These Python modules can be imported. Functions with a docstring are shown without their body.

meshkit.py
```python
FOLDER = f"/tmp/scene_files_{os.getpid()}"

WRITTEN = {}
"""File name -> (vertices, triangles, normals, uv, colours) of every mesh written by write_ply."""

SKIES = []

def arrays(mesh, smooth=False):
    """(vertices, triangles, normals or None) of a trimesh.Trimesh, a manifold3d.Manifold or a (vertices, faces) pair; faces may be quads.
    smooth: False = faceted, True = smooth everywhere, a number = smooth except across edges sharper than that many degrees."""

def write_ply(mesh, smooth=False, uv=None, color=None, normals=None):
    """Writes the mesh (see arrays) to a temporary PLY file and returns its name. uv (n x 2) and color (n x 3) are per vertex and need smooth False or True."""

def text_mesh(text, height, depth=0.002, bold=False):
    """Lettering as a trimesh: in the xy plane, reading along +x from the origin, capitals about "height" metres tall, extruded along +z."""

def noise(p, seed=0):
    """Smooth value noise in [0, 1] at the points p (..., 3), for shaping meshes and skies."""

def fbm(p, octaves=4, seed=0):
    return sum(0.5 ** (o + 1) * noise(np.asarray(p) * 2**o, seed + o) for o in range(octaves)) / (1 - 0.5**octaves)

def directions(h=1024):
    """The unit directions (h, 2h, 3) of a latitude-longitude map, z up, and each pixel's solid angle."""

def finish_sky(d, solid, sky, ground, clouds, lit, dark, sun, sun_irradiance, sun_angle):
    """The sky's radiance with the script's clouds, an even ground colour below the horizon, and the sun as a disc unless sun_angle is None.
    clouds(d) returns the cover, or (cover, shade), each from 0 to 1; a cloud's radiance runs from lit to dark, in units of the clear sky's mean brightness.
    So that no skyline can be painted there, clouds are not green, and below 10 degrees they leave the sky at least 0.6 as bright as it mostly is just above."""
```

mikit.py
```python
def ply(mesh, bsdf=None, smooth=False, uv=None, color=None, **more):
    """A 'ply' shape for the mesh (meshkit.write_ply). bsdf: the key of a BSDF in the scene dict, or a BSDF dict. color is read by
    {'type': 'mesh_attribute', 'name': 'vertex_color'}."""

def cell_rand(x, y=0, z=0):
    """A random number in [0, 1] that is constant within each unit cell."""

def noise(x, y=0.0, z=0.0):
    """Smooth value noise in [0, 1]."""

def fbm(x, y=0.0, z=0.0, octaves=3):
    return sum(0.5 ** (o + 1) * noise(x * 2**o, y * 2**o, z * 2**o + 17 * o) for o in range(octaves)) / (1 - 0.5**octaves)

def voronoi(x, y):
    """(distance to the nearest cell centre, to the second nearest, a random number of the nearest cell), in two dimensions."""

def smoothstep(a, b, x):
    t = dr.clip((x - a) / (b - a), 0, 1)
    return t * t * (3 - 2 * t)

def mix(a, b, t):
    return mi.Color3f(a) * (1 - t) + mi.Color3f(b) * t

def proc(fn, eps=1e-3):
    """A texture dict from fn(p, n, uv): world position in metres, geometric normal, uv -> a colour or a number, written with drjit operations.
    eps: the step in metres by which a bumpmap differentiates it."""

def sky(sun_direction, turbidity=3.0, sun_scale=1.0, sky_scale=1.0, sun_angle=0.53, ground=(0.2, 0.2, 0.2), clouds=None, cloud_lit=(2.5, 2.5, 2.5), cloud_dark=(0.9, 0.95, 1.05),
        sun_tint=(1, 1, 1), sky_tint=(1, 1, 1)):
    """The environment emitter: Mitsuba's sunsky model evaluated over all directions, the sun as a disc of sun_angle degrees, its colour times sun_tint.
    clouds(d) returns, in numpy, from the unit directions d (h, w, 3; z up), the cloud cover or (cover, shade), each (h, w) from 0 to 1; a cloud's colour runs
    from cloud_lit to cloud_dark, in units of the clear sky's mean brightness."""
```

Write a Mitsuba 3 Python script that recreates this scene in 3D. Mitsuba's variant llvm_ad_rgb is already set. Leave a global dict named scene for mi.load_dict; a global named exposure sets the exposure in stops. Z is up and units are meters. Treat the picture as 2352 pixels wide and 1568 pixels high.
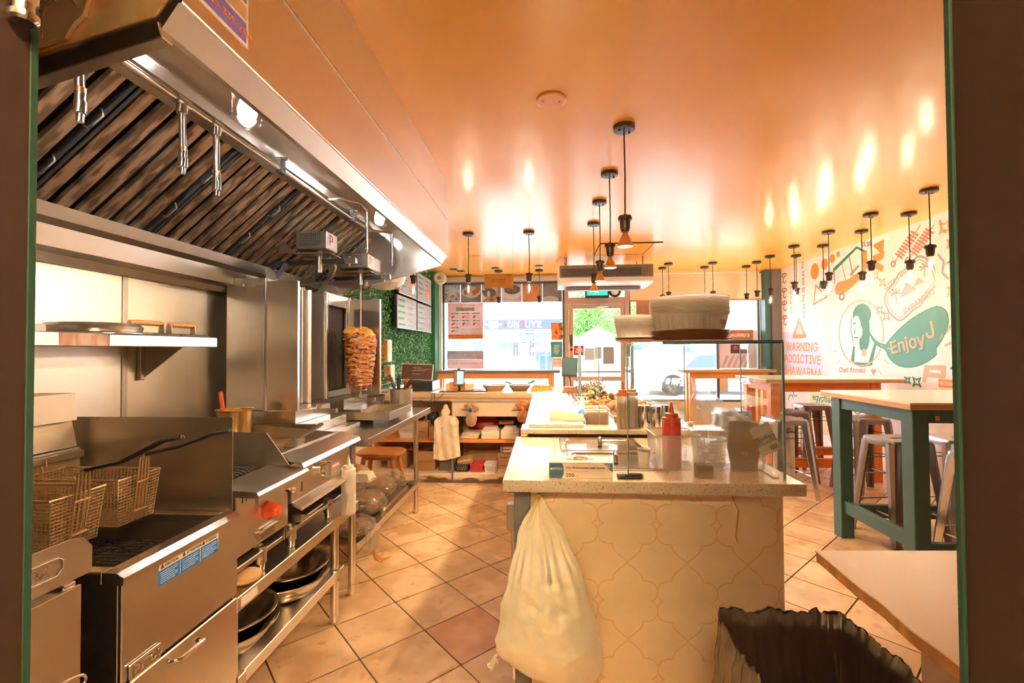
import math, random
import numpy as np, trimesh, mitsuba as mi, drjit as dr
import shapely, shapely.geometry as sg, shapely.affinity as sa
from scipy.spatial import ConvexHull
import mikit, meshkit
from mikit import noise, fbm, smoothstep, mix, cell_rand, voronoi, proc
random.seed(7); rng = np.random.default_rng(11)
scene, labels = {'type': 'scene'}, {}
T4 = mi.ScalarTransform4f
# ---------------------------------------------------------------- camera, sky, exposure
YAW, PITCH, ROLL, EYE = .0708, .0188, -.0062, 1.40      # radians, metres
_f = np.array([-math.sin(YAW)*math.cos(PITCH), math.cos(YAW)*math.cos(PITCH), math.sin(PITCH)])
_r = np.array([math.cos(YAW), math.sin(YAW), 0.0]); _u = np.cross(_r, _f)
_up = _u*math.cos(ROLL) - _r*math.sin(ROLL)
scene['camera'] = {'type': 'perspective', 'fov': 2*math.degrees(math.atan(1176/1039)), 'fov_axis': 'x', 'near_clip': .02, 'far_clip': 500.,
                   'to_world': T4().look_at(origin=[0, 0, EYE], target=[float(_f[0]), float(_f[1]), EYE+float(_f[2])], up=[float(v) for v in _up])}
exposure = 2.55
scene['sky'] = mikit.sky((.35, -.55, .62), turbidity=3.5, sun_scale=1.5, sky_scale=9.5, ground=(.45, .44, .42),
    clouds=lambda d: (np.clip(meshkit.fbm(d*3.0, 4)*1.6-.25, 0, 1), .25), cloud_lit=(2.2, 2.2, 2.2), cloud_dark=(1.2, 1.25, 1.3))
# ---------------------------------------------------------------- materials
def M(key, d, two=True):
    scene['mat_'+key] = {'type': 'twosided', 'bsdf': d} if two else d
def rgb(c): return {'type': 'rgb', 'value': [float(x) for x in c]}
def pr(key, c, r=.5, metal=0., spec=.5, two=True, **kw):
    d = {'type': 'principled', 'base_color': rgb(c) if isinstance(c, (tuple, list)) else proc(c), 'roughness': proc(r) if callable(r) else r, 'metallic': metal, 'specular': spec}
    d.update(kw); M(key, d, two)
def noise2(x, y):                                          # value noise in two dimensions
    i, j = dr.floor(x), dr.floor(y); u, v = x-i, y-j; u, v = u*u*(3-2*u), v*v*(3-2*v)
    return dr.lerp(dr.lerp(cell_rand(i, j), cell_rand(i+1, j), u), dr.lerp(cell_rand(i, j+1), cell_rand(i+1, j+1), u), v)
def fbm2(x, y, o=2): return sum(.5**(k+1)*noise2(x*2**k+17*k, y*2**k) for k in range(o))/(1-.5**o)
def C3(*c): return mi.Color3f(*c)
def wave(a, b): return .5+.28*dr.sin(a)+.22*dr.sin(b*1.7+2*dr.sin(a*.6))
pr('steel', (.67, .63, .57), .27, 1.)
pr('steel_wall', lambda p, n, uv: mix((.60, .55, .48), (.74, .70, .62), wave(p.y*7+p.z*2, p.z*9)), .36, 1.)
pr('chrome', (.78, .77, .75), .12, 1.)
pr('steel_dull', (.41, .365, .315), .4, 1.)
pr('grease', lambda p, n, uv: mix((.13, .095, .065), (.44, .34, .24), smoothstep(.25, .8, fbm2(p.x*14+p.z*9, p.y*60, 2))), .38, .9)
pr('dark_slot', (.012, .013, .016), .6)
def _hoodface(p, n, uv):
    return mix((.74, .70, .66), (.82, .78, .74), wave(p.y*3+p.z*5, p.z*9-p.y))
pr('steel_hood', _hoodface, .24, 1.)
pr('iron', (.035, .033, .032), .45, .3)
pr('griddle_plate', lambda p, n, uv: mix((.10, .055, .028), (.34, .22, .12), fbm2(p.x*9, p.y*9, 2)), .3, .6)
pr('black', (.018, .018, .02), .4)
pr('black_gloss', (.012, .012, .014), .15)
pr('dark_metal', (.03, .03, .034), .35, .4)
pr('gunmetal', (.265, .22, .185), .34, .95)
pr('ceiling', (.88, .435, .065), .24, 0., .7)
pr('white_wall', (.80, .78, .75), .55)
pr('white_paint', (.80, .79, .77), .4)
pr('cream', (.80, .68, .52), .5)
pr('jamb', (.015, .0078, .006), .6, 0., .15)
pr('green_paint', (.037, .10, .088), .42)
pr('green_wall', (.02, .17, .09), .5)
pr('jamb_edge', (.009, .025, .017), .6, 0., .1)
pr('orange_wood', (.73, .175, .018), .4)
pr('orange_light', (.72, .285, .06), .42)
pr('stool_wood', (.44, .175, .055), .35)
pr('knob_wood', (.54, .245, .065), .4)
def _tile(tint):
    def f(p, n, uv):
        a = fbm2(p.x*6, p.y*6, 3); b = fbm2(p.x*24+7, p.y*24, 2)
        return mix(mix((.50, .32, .17), (.66, .45, .26), smoothstep(.3, .7, a)), (.38, .21, .10), smoothstep(.62, .9, b)*.55)*tint
    return f
for k, t in (('tile_a', 1.), ('tile_b', .94), ('tile_c', 1.05)): pr(k, _tile(t), .34, 0., .5)
pr('tile_dark', lambda p, n, uv: mix((.20, .085, .045), (.30, .15, .085), fbm2(p.x*14, p.y*14, 2)), .35)
pr('grout', (.035, .028, .024), .8)
def _quartz(p, n, uv):
    q = noise2(p.x*330+p.z*60, p.y*330+p.z*330); s = smoothstep(.80, .87, q)
    a = .5
    return mix(mix((.74, .60, .42), (.80, .67, .49), a), (.34, .19, .07), s)
pr('quartz', _quartz, .2, 0., .5)
pr('quartz_plain', (.78, .74, .68), .15, 0., .5)
pr('laminate_edge', (.55, .305, .105), .5)
pr('ply_edge', lambda p, n, uv: mix((.50, .24, .06), (.30, .13, .03), fbm2(p.x*60, p.y*60, 2)), .7)
pr('ply_top', (.855, .67, .41), .35)
pr('grey_lam', (.14, .12, .11), .5)
pr('panel_paper', (.885, .69, .44), .45)
pr('panel_line', (.80, .55, .28), .5)
pr('red', (.62, .03, .02), .35); pr('red_knob', (.72, .10, .03), .35)
pr('blue_label', (.012, .10, .40), .6, 0., .15); pr('navy', (.03, .035, .10), .45); pr('yellow', (.80, .60, .08), .45)
pr('white_print', (.82, .82, .80), .5); pr('black_print', (.03, .03, .035), .5)
pr('orange_print', (.82, .26, .05), .5); pr('green_print', (.03, .20, .12), .5); pr('pink_print', (.86, .36, .20), .5)
pr('grey_print', (.30, .27, .25), .5); pr('brown_print', (.20, .12, .08), .5); pr('purple', (.12, .09, .34), .4)
pr('cardboard', (.46, .26, .125), .7)
pr('kraft', (.50, .30, .14), .6)
pr('foam', (.84, .74, .58), .6)
pr('white_plastic', (.80, .76, .70), .3)
pr('paper', (.80, .74, .66), .6)
M('glass', {'type': 'thindielectric', 'int_ior': 1.5, 'specular_transmittance': rgb((.97, .98, .98))}, False)
M('case_glass', {'type': 'thindielectric', 'int_ior': 1.55, 'specular_transmittance': rgb((.93, .975, .97))}, False)
M('bulb_glass', {'type': 'thindielectric', 'int_ior': 1.3}, False)
M('glass_edge', {'type': 'principled', 'base_color': rgb((.25, .42, .40)), 'roughness': .2, 'specular': .5})
M('clear_plastic', {'type': 'principledthin', 'base_color': rgb((.95, .93, .90)), 'roughness': .06, 'spec_trans': .78, 'diff_trans': 1.0, 'eta': 1.4}, False)
M('film', {'type': 'principledthin', 'base_color': rgb((.97, .95, .92)), 'roughness': .035, 'spec_trans': .90, 'diff_trans': .9, 'eta': 1.45}, False)
M('white_film', {'type': 'principledthin', 'base_color': rgb((.90, .80, .66)), 'roughness': .28, 'spec_trans': .05, 'diff_trans': .7, 'eta': 1.45}, False)
M('poster', {'type': 'principledthin', 'base_color': rgb((.62, .52, .46)), 'roughness': .5, 'spec_trans': 0., 'diff_trans': .9}, False)
pr('mullion', (.10, .11, .11), .4, .5); pr('bronze', (.52, .36, .27), .45); pr('blind', (.62, .52, .44), .7)
pr('valance', (.84, .66, .46), .6); pr('plate_paint', (.84, .36, .09), .3); pr('socket', (.05, .038, .03), .35, .6); pr('copper', (.80, .42, .20), .3, .6)
pr('ac_grey', (.16, .145, .15), .45); pr('ac_dark', (.05, .047, .05), .5); pr('exit_green', (.0, .45, .30), .5)
pr('orange_stain', lambda p, n, uv: mix((.88, .42, .09), (.93, .66, .34), smoothstep(.45, .75, fbm(p.x*11, p.z*11, 0, 4))), .5)
pr('rust', lambda p, n, uv: mix((.48, .16, .06), (.72, .50, .34), smoothstep(.35, .7, fbm(p.y*30, p.z*6, 0, 3))), .45)
pr('oil', (.03, .02, .012), .08); pr('basket_wire', (.74, .52, .30), .32, .9); M('lid_plastic', {'type': 'principledthin', 'base_color': rgb((.97, .94, .90)), 'roughness': .22, 'spec_trans': .2, 'diff_trans': .8, 'eta': 1.45}, False); pr('brass', (.72, .48, .20), .28, 1.); pr('red_wood', (.50, .08, .02), .35)
pr('bread', (.76, .49, .23), .6)
M('frosted', {'type': 'principledthin', 'base_color': rgb((.90, .85, .78)), 'roughness': .4, 'spec_trans': .08, 'diff_trans': .7, 'eta': 1.4}, False)
pr('liquid', (.62, .55, .50), .3); pr('burner', (.06, .045, .035), .5, .4)
def _meat(p, n, uv):
    a = fbm2(p.x*60+p.y*50, p.z*90, 3); b = fbm2(p.x*22-p.y*25, p.z*60, 2)
    return mix(mix((.055, .016, .006), (.46, .15, .035), smoothstep(.32, .68, a)), (.60, .25, .07), smoothstep(.5, .78, b)*.7)
pr('meat', _meat, .32, 0., .6); pr('meat_top', lambda p, n, uv: mix((.50, .18, .03), (.74, .38, .08), noise2(p.x*35+p.z*20, p.y*35+p.z*20)), .35, 0., .6)
pr('navy_teal', (.025, .065, .10), .45, 0., .3); pr('kraft_shine', (.46, .27, .15), .3, .3); pr('golden', (.55, .30, .04), .3)
M('ketchup', {'type': 'principled', 'base_color': rgb((.70, .045, .03)), 'roughness': .3, 'specular': .5}); pr('onion', lambda p, n, uv: mix((.30, .10, .03), (.72, .36, .13), fbm(p.x*120, p.y*120, p.z*50, 3)), .4)
pr('cloth', (.74, .60, .38), .8); pr('blue_cloth', lambda p, n, uv: mix((.08, .22, .48), (.80, .82, .82), smoothstep(.4, .6, fbm(p.x*30, p.y*12, 0, 3))), .8); pr('post_blue', (.20, .28, .34), .35, .5)
pr('falafel', (.44, .19, .065), .7); pr('carrot', (.78, .26, .05), .4); pr('olive', (.12, .06, .04), .3); pr('lettuce', (.36, .40, .16), .5); pr('dry_herb', (.30, .25, .19), .7)
M('white_film2', {'type': 'twosided', 'bsdf': {'type': 'principled', 'base_color': rgb((.86, .74, .56)), 'roughness': .3, 'specular': .5, 'clearcoat': .3}}, False)
pr('bin_bag', (.022, .015, .012), .22, 0., .9)
pr('grey_top', (.34, .33, .34), .3); pr('stool_silver', (.62, .63, .64), .25, 1.)
pr('quartz_tan', (.62, .46, .30), .25); pr('cream_tan', (.70, .54, .37), .5); pr('red_dark', (.50, .03, .05), .4); pr('carrier', (.80, .66, .48), .45); pr('book', (.34, .15, .09), .5)
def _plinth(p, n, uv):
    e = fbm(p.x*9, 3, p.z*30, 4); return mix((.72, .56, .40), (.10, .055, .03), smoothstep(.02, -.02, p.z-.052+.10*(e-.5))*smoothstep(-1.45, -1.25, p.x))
pr('plinth', _plinth, .7); pr('screen_brown', (.11, .055, .045), .25); pr('screen_blue', (.20, .38, .50), .3); pr('screen_teal', (.05, .10, .11), .25); pr('leaf_green', (.05, .22, .10), .5)
for _k, _c in (('tan_film', (.72, .52, .30)), ('orange_film', (.80, .40, .16))): M(_k, {'type': 'principledthin', 'base_color': rgb(_c), 'roughness': .22, 'spec_trans': .25, 'diff_trans': .8, 'eta': 1.45}, False)
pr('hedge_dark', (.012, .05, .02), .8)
for _k, _c in (('leaf_a', (.10, .38, .14)), ('leaf_b', (.50, .72, .46)), ('leaf_c', (.04, .18, .07)), ('tree_leaf', (.20, .42, .12))): M(_k, {'type': 'principledthin', 'base_color': rgb(_c), 'roughness': .4, 'spec_trans': 0., 'diff_trans': .6}, False)
pr('menu_grey', (.16, .145, .145), .3); pr('kraft_orange', (.60, .30, .09), .6); pr('pink_dark', (.55, .16, .12), .5); pr('grey_pale', (.52, .48, .46), .5); pr('red_line', (.74, .18, .10), .5); pr('bubble_green', (.05, .24, .18), .45)
pr('lilac', (.62, .60, .72), .5); pr('neon_orange', (.90, .28, .10), .4); pr('poster_cream', (.74, .62, .36), .5)
for _k, _c in (('p_grey', (.30, .28, .26)), ('p_brown', (.24, .19, .16)), ('p_pale', (.46, .38, .33)), ('p_white', (.62, .58, .54)), ('p_rust', (.44, .24, .14)), ('p_orange', (.72, .28, .09)), ('p_pink', (.62, .44, .40)), ('p_dim', (.36, .30, .29)), ('p_green', (.14, .30, .22))): M(_k, {'type': 'principledthin', 'base_color': rgb(_c), 'roughness': .5, 'spec_trans': 0., 'diff_trans': .75}, False)
pr('pavement', (.42, .41, .40), .8); pr('facade', (.80, .79, .77), .7); pr('sign_navy', (.035, .05, .09), .5); pr('sign_red', (.42, .02, .02), .5); pr('street_glass', (.06, .09, .12), .2); pr('street_grey', (.30, .31, .33), .6); pr('street_pale', (.60, .62, .64), .6); pr('street_brick', (.40, .26, .22), .8); pr('bin_blue', (.08, .14, .22), .5); pr('umbrella_green', (.20, .38, .17), .7); pr('car_grey', (.45, .46, .48), .25)
pr('steel_tan', (.52, .42, .32), .5, .7)
pr('cardboard_light', (.64, .44, .285), .7)
def lamp(c, k): return {'type': 'area', 'radiance': rgb([k*x for x in c])}
# ---------------------------------------------------------------- mesh helpers: a mesh is (vertices, triangles)
def cat(*ms):
    ms = [m for m in ms if len(m[0])]; at = np.cumsum([0]+[len(m[0]) for m in ms])
    return np.vstack([m[0] for m in ms]), np.vstack([m[1]+a for m, a in zip(ms, at)])
_S = np.array([[x, y, z] for x in (-1, 1) for y in (-1, 1) for z in (-1, 1)], float)
_K = np.repeat(_S, 3, 0)*(1-.2*np.tile(1-np.eye(3), (8, 1)).reshape(-1, 3)*0); _A = np.tile(np.eye(3), (8, 1))
_h = ConvexHull(_K*(1-.3*(1-_A))); _F = _h.simplices.copy(); _P = _K*(1-.3*(1-_A))
_nn = np.cross(_P[_F[:, 1]]-_P[_F[:, 0]], _P[_F[:, 2]]-_P[_F[:, 0]])
_F[np.einsum('ij,ij->i', _nn, _P[_F].mean(1)) < 0] = _F[np.einsum('ij,ij->i', _nn, _P[_F].mean(1)) < 0][:, ::-1]
_F8 = ConvexHull(_S).simplices.copy(); _n8 = np.cross(_S[_F8[:, 1]]-_S[_F8[:, 0]], _S[_F8[:, 2]]-_S[_F8[:, 0]])
_F8[np.einsum('ij,ij->i', _n8, _S[_F8].mean(1)) < 0] = _F8[np.einsum('ij,ij->i', _n8, _S[_F8].mean(1)) < 0][:, ::-1]
def box(x0, x1, y0, y1, z0, z1, b=.003):
    c = np.array([x0+x1, y0+y1, z0+z1])/2; h = np.abs(np.array([x1-x0, y1-y0, z1-z0]))/2
    if b <= 0: return c+_S*h, _F8
    b = min(b, h.min()*.45)
    return c+_K*(h-b*(1-_A)), _F
def bar(p, q, w, d=None, up=(0, 0, 1), b=.002):           # a square bar from p to q
    p, q = np.array(p, float), np.array(q, float); L = np.linalg.norm(q-p); z = (q-p)/L; d = d or w
    x = np.cross(up, z)
    if np.linalg.norm(x) < 1e-6: x = np.cross((1, 0, 0), z)
    x /= np.linalg.norm(x); v, f = box(-w/2, w/2, -d/2, d/2, 0, L, b)
    return p+v[:, :1]*x+v[:, 1:2]*np.cross(z, x)+v[:, 2:]*z, f
def tube(pts, r, n=8, closed=False):
    p = np.array(pts, float); r = np.broadcast_to(r, (len(p),))
    t = (np.roll(p, -1, 0)-np.roll(p, 1, 0)) if closed else np.gradient(p, axis=0)
    t /= np.linalg.norm(t, axis=1, keepdims=True)+1e-12
    a = np.cross(t[0], (0, 0, 1) if abs(t[0][2]) < .9 else (1, 0, 0)); A = []
    for k in range(len(p)):
        a = a-t[k]*a.dot(t[k]); a = a/(np.linalg.norm(a)+1e-12); A.append(a)
    A = np.array(A); B = np.cross(t, A); g = np.arange(n)*2*np.pi/n
    v = p[:, None]+r[:, None, None]*(np.cos(g)[None, :, None]*A[:, None]+np.sin(g)[None, :, None]*B[:, None])
    m = len(p); i, j = np.meshgrid(np.arange(m if closed else m-1), np.arange(n), indexing='ij'); i2 = (i+1) % m; j2 = (j+1) % n
    f = np.stack([i*n+j, i*n+j2, i2*n+j2, i*n+j, i2*n+j2, i2*n+j], -1).reshape(-1, 3); v = v.reshape(-1, 3)
    if not closed:
        k = np.arange(n); v = np.vstack([v, p[:1], p[-1:]])
        f = np.vstack([f, np.stack([k*0+m*n, (k+1) % n, k], 1), np.stack([k*0+m*n+1, (m-1)*n+k, (m-1)*n+(k+1) % n], 1)])
    return v, f
def cyl(p, q, r, r2=None, n=16): return tube([p, q], [r, r if r2 is None else r2], n)
def lathe(prof, c=(0, 0, 0), n=24, sx=1., sy=1.):
    pr_ = np.array(prof, float); g = np.arange(n)*2*np.pi/n; m = len(pr_)
    flip = (pr_[:-1, 0]+pr_[1:, 0])@np.diff(pr_[:, 1]) < 0
    v = np.stack([pr_[:, :1]*np.cos(g)*sx, pr_[:, :1]*np.sin(g)*sy, pr_[:, 1:]+0*g], -1).reshape(-1, 3)+np.array(c)
    i, j = np.meshgrid(np.arange(m-1), np.arange(n), indexing='ij'); j2 = (j+1) % n
    F_ = np.stack([i*n+j, i*n+j2, (i+1)*n+j2, i*n+j, (i+1)*n+j2, (i+1)*n+j], -1).reshape(-1, 3)
    return v, F_[:, ::-1] if flip else F_
def fr(m, o, x=(1, 0, 0), y=(0, 1, 0)):                   # mesh in a frame: origin, x axis, y axis
    x, y = np.array(x, float), np.array(y, float); x = x/np.linalg.norm(x); y = y-x*y.dot(x); y = y/np.linalg.norm(y)
    v = m[0]; return np.array(o)+v[:, :1]*x+v[:, 1:2]*y+v[:, 2:]*np.cross(x, y), m[1]
def rz(m, deg, o=(0, 0, 0)):
    a = math.radians(deg); v = m[0]-np.array(o); R = np.array([[math.cos(a), -math.sin(a), 0], [math.sin(a), math.cos(a), 0], [0, 0, 1]]); return v@R.T+np.array(o), m[1]
def mv(m, d): return m[0]+np.array(d), m[1]
def ext(poly, h, o=(0, 0, 0), x=(1, 0, 0), y=(0, 1, 0)):  # a 2-D shape extruded along x cross y
    if not hasattr(poly, 'geom_type'): poly = sg.Polygon(poly)
    out = []
    for g in getattr(poly, 'geoms', [poly]):
        if g.geom_type != 'Polygon' or g.area < 1e-9: continue
        t = trimesh.creation.extrude_polygon(g, h, engine='earcut'); out.append((np.array(t.vertices), np.array(t.faces)))
    return fr(cat(*out), o, x, y)
def text(s, h, o, x=(1, 0, 0), y=(0, 0, 1), bold=False, depth=.001, center=False, slant=0.):
    t = meshkit.text_mesh(s, h, depth, bold); v = np.array(t.vertices); v[:, 0] += slant*v[:, 1]
    if center: v[:, 0] -= (v[:, 0].min()+v[:, 0].max())/2
    return fr((v, np.array(t.faces)), o, x, y)
def grid(fn, nu, nv):                                     # fn(u, v) in 0..1 -> points
    u, v = np.meshgrid(np.linspace(0, 1, nu), np.linspace(0, 1, nv), indexing='ij'); P_ = fn(u, v).reshape(-1, 3)
    i, j = np.meshgrid(np.arange(nu-1), np.arange(nv-1), indexing='ij'); a = i*nv+j
    return P_, np.stack([a, a+nv, a+nv+1, a, a+nv+1, a+1], -1).reshape(-1, 3)
def sphere(c, r, n=2, s=(1, 1, 1)):
    t = trimesh.creation.icosphere(n); return np.array(c)+np.array(t.vertices)*r*np.array(s), np.array(t.faces)
def rough(m, amp, freq, seed=0):
    v = m[0]; t = trimesh.Trimesh(v, m[1], process=False); n = t.vertex_normals
    return v+n*((meshkit.fbm(v*freq, 3, seed)-.5)*2*amp)[:, None], m[1]
def rrect(w, d, r, n=5):                                  # rounded rectangle outline, centred
    return np.array(sg.box(-w/2+r, -d/2+r, w/2-r, d/2-r).buffer(r, n).exterior.coords)[:-1, :2]
def loft(rings):                                          # rings: equal-length (n,3) outlines, ends left open
    n = len(rings[0]); v = np.vstack(rings); i, j = np.meshgrid(np.arange(len(rings)-1), np.arange(n), indexing='ij'); j2 = (j+1) % n
    return v, np.stack([i*n+j, i*n+j2, (i+1)*n+j2, i*n+j, (i+1)*n+j2, (i+1)*n+j], -1).reshape(-1, 3)
def fan(ring, up=True):
    n = len(ring); k = np.arange(n); v = np.vstack([ring, ring.mean(0)]); f = np.stack([k, (k+1) % n, k*0+n], 1); return v, f if up else f[:, ::-1]
def ring(o2, z, c=(0, 0), s=1.): return np.c_[o2[:, 0]*s+c[0], o2[:, 1]*s+c[1], np.full(len(o2), float(z))]
# ---------------------------------------------------------------- scene entries
def num(name):
    if name not in scene and name not in labels and not any(k.startswith(name+'__') for k in scene): return name
    i = 1
    while True:
        k = f'{name}_{i:03d}'
        if k not in scene and k not in labels: return k
        i += 1
def tag(key, label=None, cat_=None, group=None, kind=None):
    d = labels.setdefault(key, {})
    for a, b in (('label', label), ('category', cat_), ('group', group), ('kind', kind)):
        if b: d[a] = b
def thing(name, label, cat_, group=None):
    key = num(name); tag(key, label, cat_, group); return key
_cnt = {}
def sub(parent, name):                                    # next free part name under a holder
    base = parent+'__'+name; i = _cnt.get(base, 0); _cnt[base] = i+1
    return base if i == 0 else f'{base}_{i:03d}'
def P(parent, name, mesh, m, smooth=False, label=None, kind=None, **kw):
    key = sub(parent, name); scene[key] = mikit.ply(mesh, 'mat_'+m, smooth, **kw)
    if label or kind: tag(key, label, kind=kind)
    return key
def S(name, mesh, m, label, cat_, group=None, smooth=False, **kw):
    key = thing(name, label, cat_, group); scene[key] = mikit.ply(mesh, 'mat_'+m, smooth, **kw); return key
def struct(name, mesh, m, smooth=False):
    scene[name] = mikit.ply(mesh, 'mat_'+m, smooth); tag(name, kind='structure'); return name
class Proto:                                              # parts built once, then placed any number of times
    def __init__(s): s.parts = []; s.c = {}
    def add(s, path, mesh, m, smooth=False, **kw):
        i = s.c.get(path, 0); s.c[path] = i+1
        s.parts.append((path if i == 0 else f'{path}_{i:03d}', mikit.ply(mesh, 'mat_'+m, smooth, **kw))); return s.parts[-1][0]
    def put(s, name, label, cat_, loc, deg=0., group=None, scale=1., key=None):
        key = key or thing(name, label, cat_, group); W = T4().translate([float(v) for v in loc]).rotate([0, 0, 1], float(deg)).scale(float(scale))
        for path, p in s.parts: scene[key+('__'+path if path else '')] = {**p, 'to_world': W}
        return key
# ================================================================ the room
ZC, XR, XL, YB = 2.70, 3.88, -1.90, 7.90
struct('ceiling', box(-3.2, 4.3, -2.6, 8.1, ZC, ZC+.12, 0), 'ceiling')
struct('floor', box(-3.2, 4.3, -2.6, 8.1, -.08, -.004, 0), 'grout')
# floor tiles laid on the diagonal
GA = -.8044; ga, gb = np.array([math.cos(GA), math.sin(GA)])*.33, np.array([-math.sin(GA), math.cos(GA)])*.33
room = sg.Polygon([(-1.89, .46), (XR-.01, .46), (XR-.01, YB-.01), (-1.89, YB-.01)])
def in_view(c):
    d = np.array([c[0], c[1], -EYE]); w = d@_f
    if w < .4: return False
    u, v = 1176+1039*(d@_r)/w, 784-1039*(d@_u)/w
    return -60 < u < 2400 and v < 1640
cells = []
for i in range(-30, 30):
    for j in range(-30, 30):
        o = np.array([-1.066, 2.732])+i*ga+j*gb; q = sg.Polygon([o+.006*(ga+gb)/.66, o+ga*.99+gb*.01, o+.99*(ga+gb), o+gb*.99+ga*.01]).intersection(room)
        if q.is_empty or q.area < .002: continue
        c = o+(ga+gb)/2
        vis = in_view(c) and not (-.02 < c[0] < .8 and 1.8 < c[1] < 4.6) and not (c[1] > 4.95 and c[0] < 0) and not (c[0] < -1.3)
        cells.append((0 if vis else 1, math.hypot(*c), i, j, q))
cells.sort(key=lambda t: t[:2])
def tile_mesh(q): return ext(q.buffer(-.0005), .009, (0, 0, -.009))
for n, (hid, _, i, j, q) in enumerate(cells[:300]):
    m = 'tile_dark' if (i, j) in ((2, 0), (9, 9), (0, 12)) else ('tile_a', 'tile_b', 'tile_c')[(i*7+j*13) % 3]
    P('floor', 'tile', tile_mesh(q), m)
P('floor', 'tile_field', cat(*[tile_mesh(q) for _, _, _, _, q in cells[300:]]), 'tile_a', kind='stuff')
# left wall: steel lined kitchen, then the hedge wall
struct('wall_left', box(XL-.14, XL-.012, -2.6, 8.05, 0, ZC, 0), 'white_wall')
for y0, y1 in ((.46, 1.915), (1.93, 3.56)): P('wall_left', 'steel_panel', box(XL-.012, XL, y0, y1, .02, 1.80, .002), 'steel_wall')
P('wall_left', 'seam_strip', box(XL-.004, XL+.004, 1.908, 1.937, .02, 1.79, .002), 'steel_dull')
struct('wall_right', box(XR, XR+.14, 4.70, 8.05, 0, ZC, 0), 'white_wall')
struct('wall_right_front', box(XR-.055, XR+.14, -2.6, 4.70, 0, ZC, 0), 'white_wall')
struct('baseboard_right', box(XR-.014, XR, 4.70, 7.7, 0, .10, .003), 'white_paint')
struct('trim_1', box(XR-.15, XR, 7.68, 7.9, 0, ZC, .004), 'grey_lam'); struct('trim_2', box(3.64, XR-.15, 7.72, 7.9, 0, ZC, .004), 'green_paint')
struct('trim_3', box(XL-.01, XL+.12, 7.30, 7.9, 0, ZC, .004), 'green_wall'); struct('trim_4', box(XL+.12, XL+.17, 7.55, 7.62, 0, 2.60, .004), 'white_paint')
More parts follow.
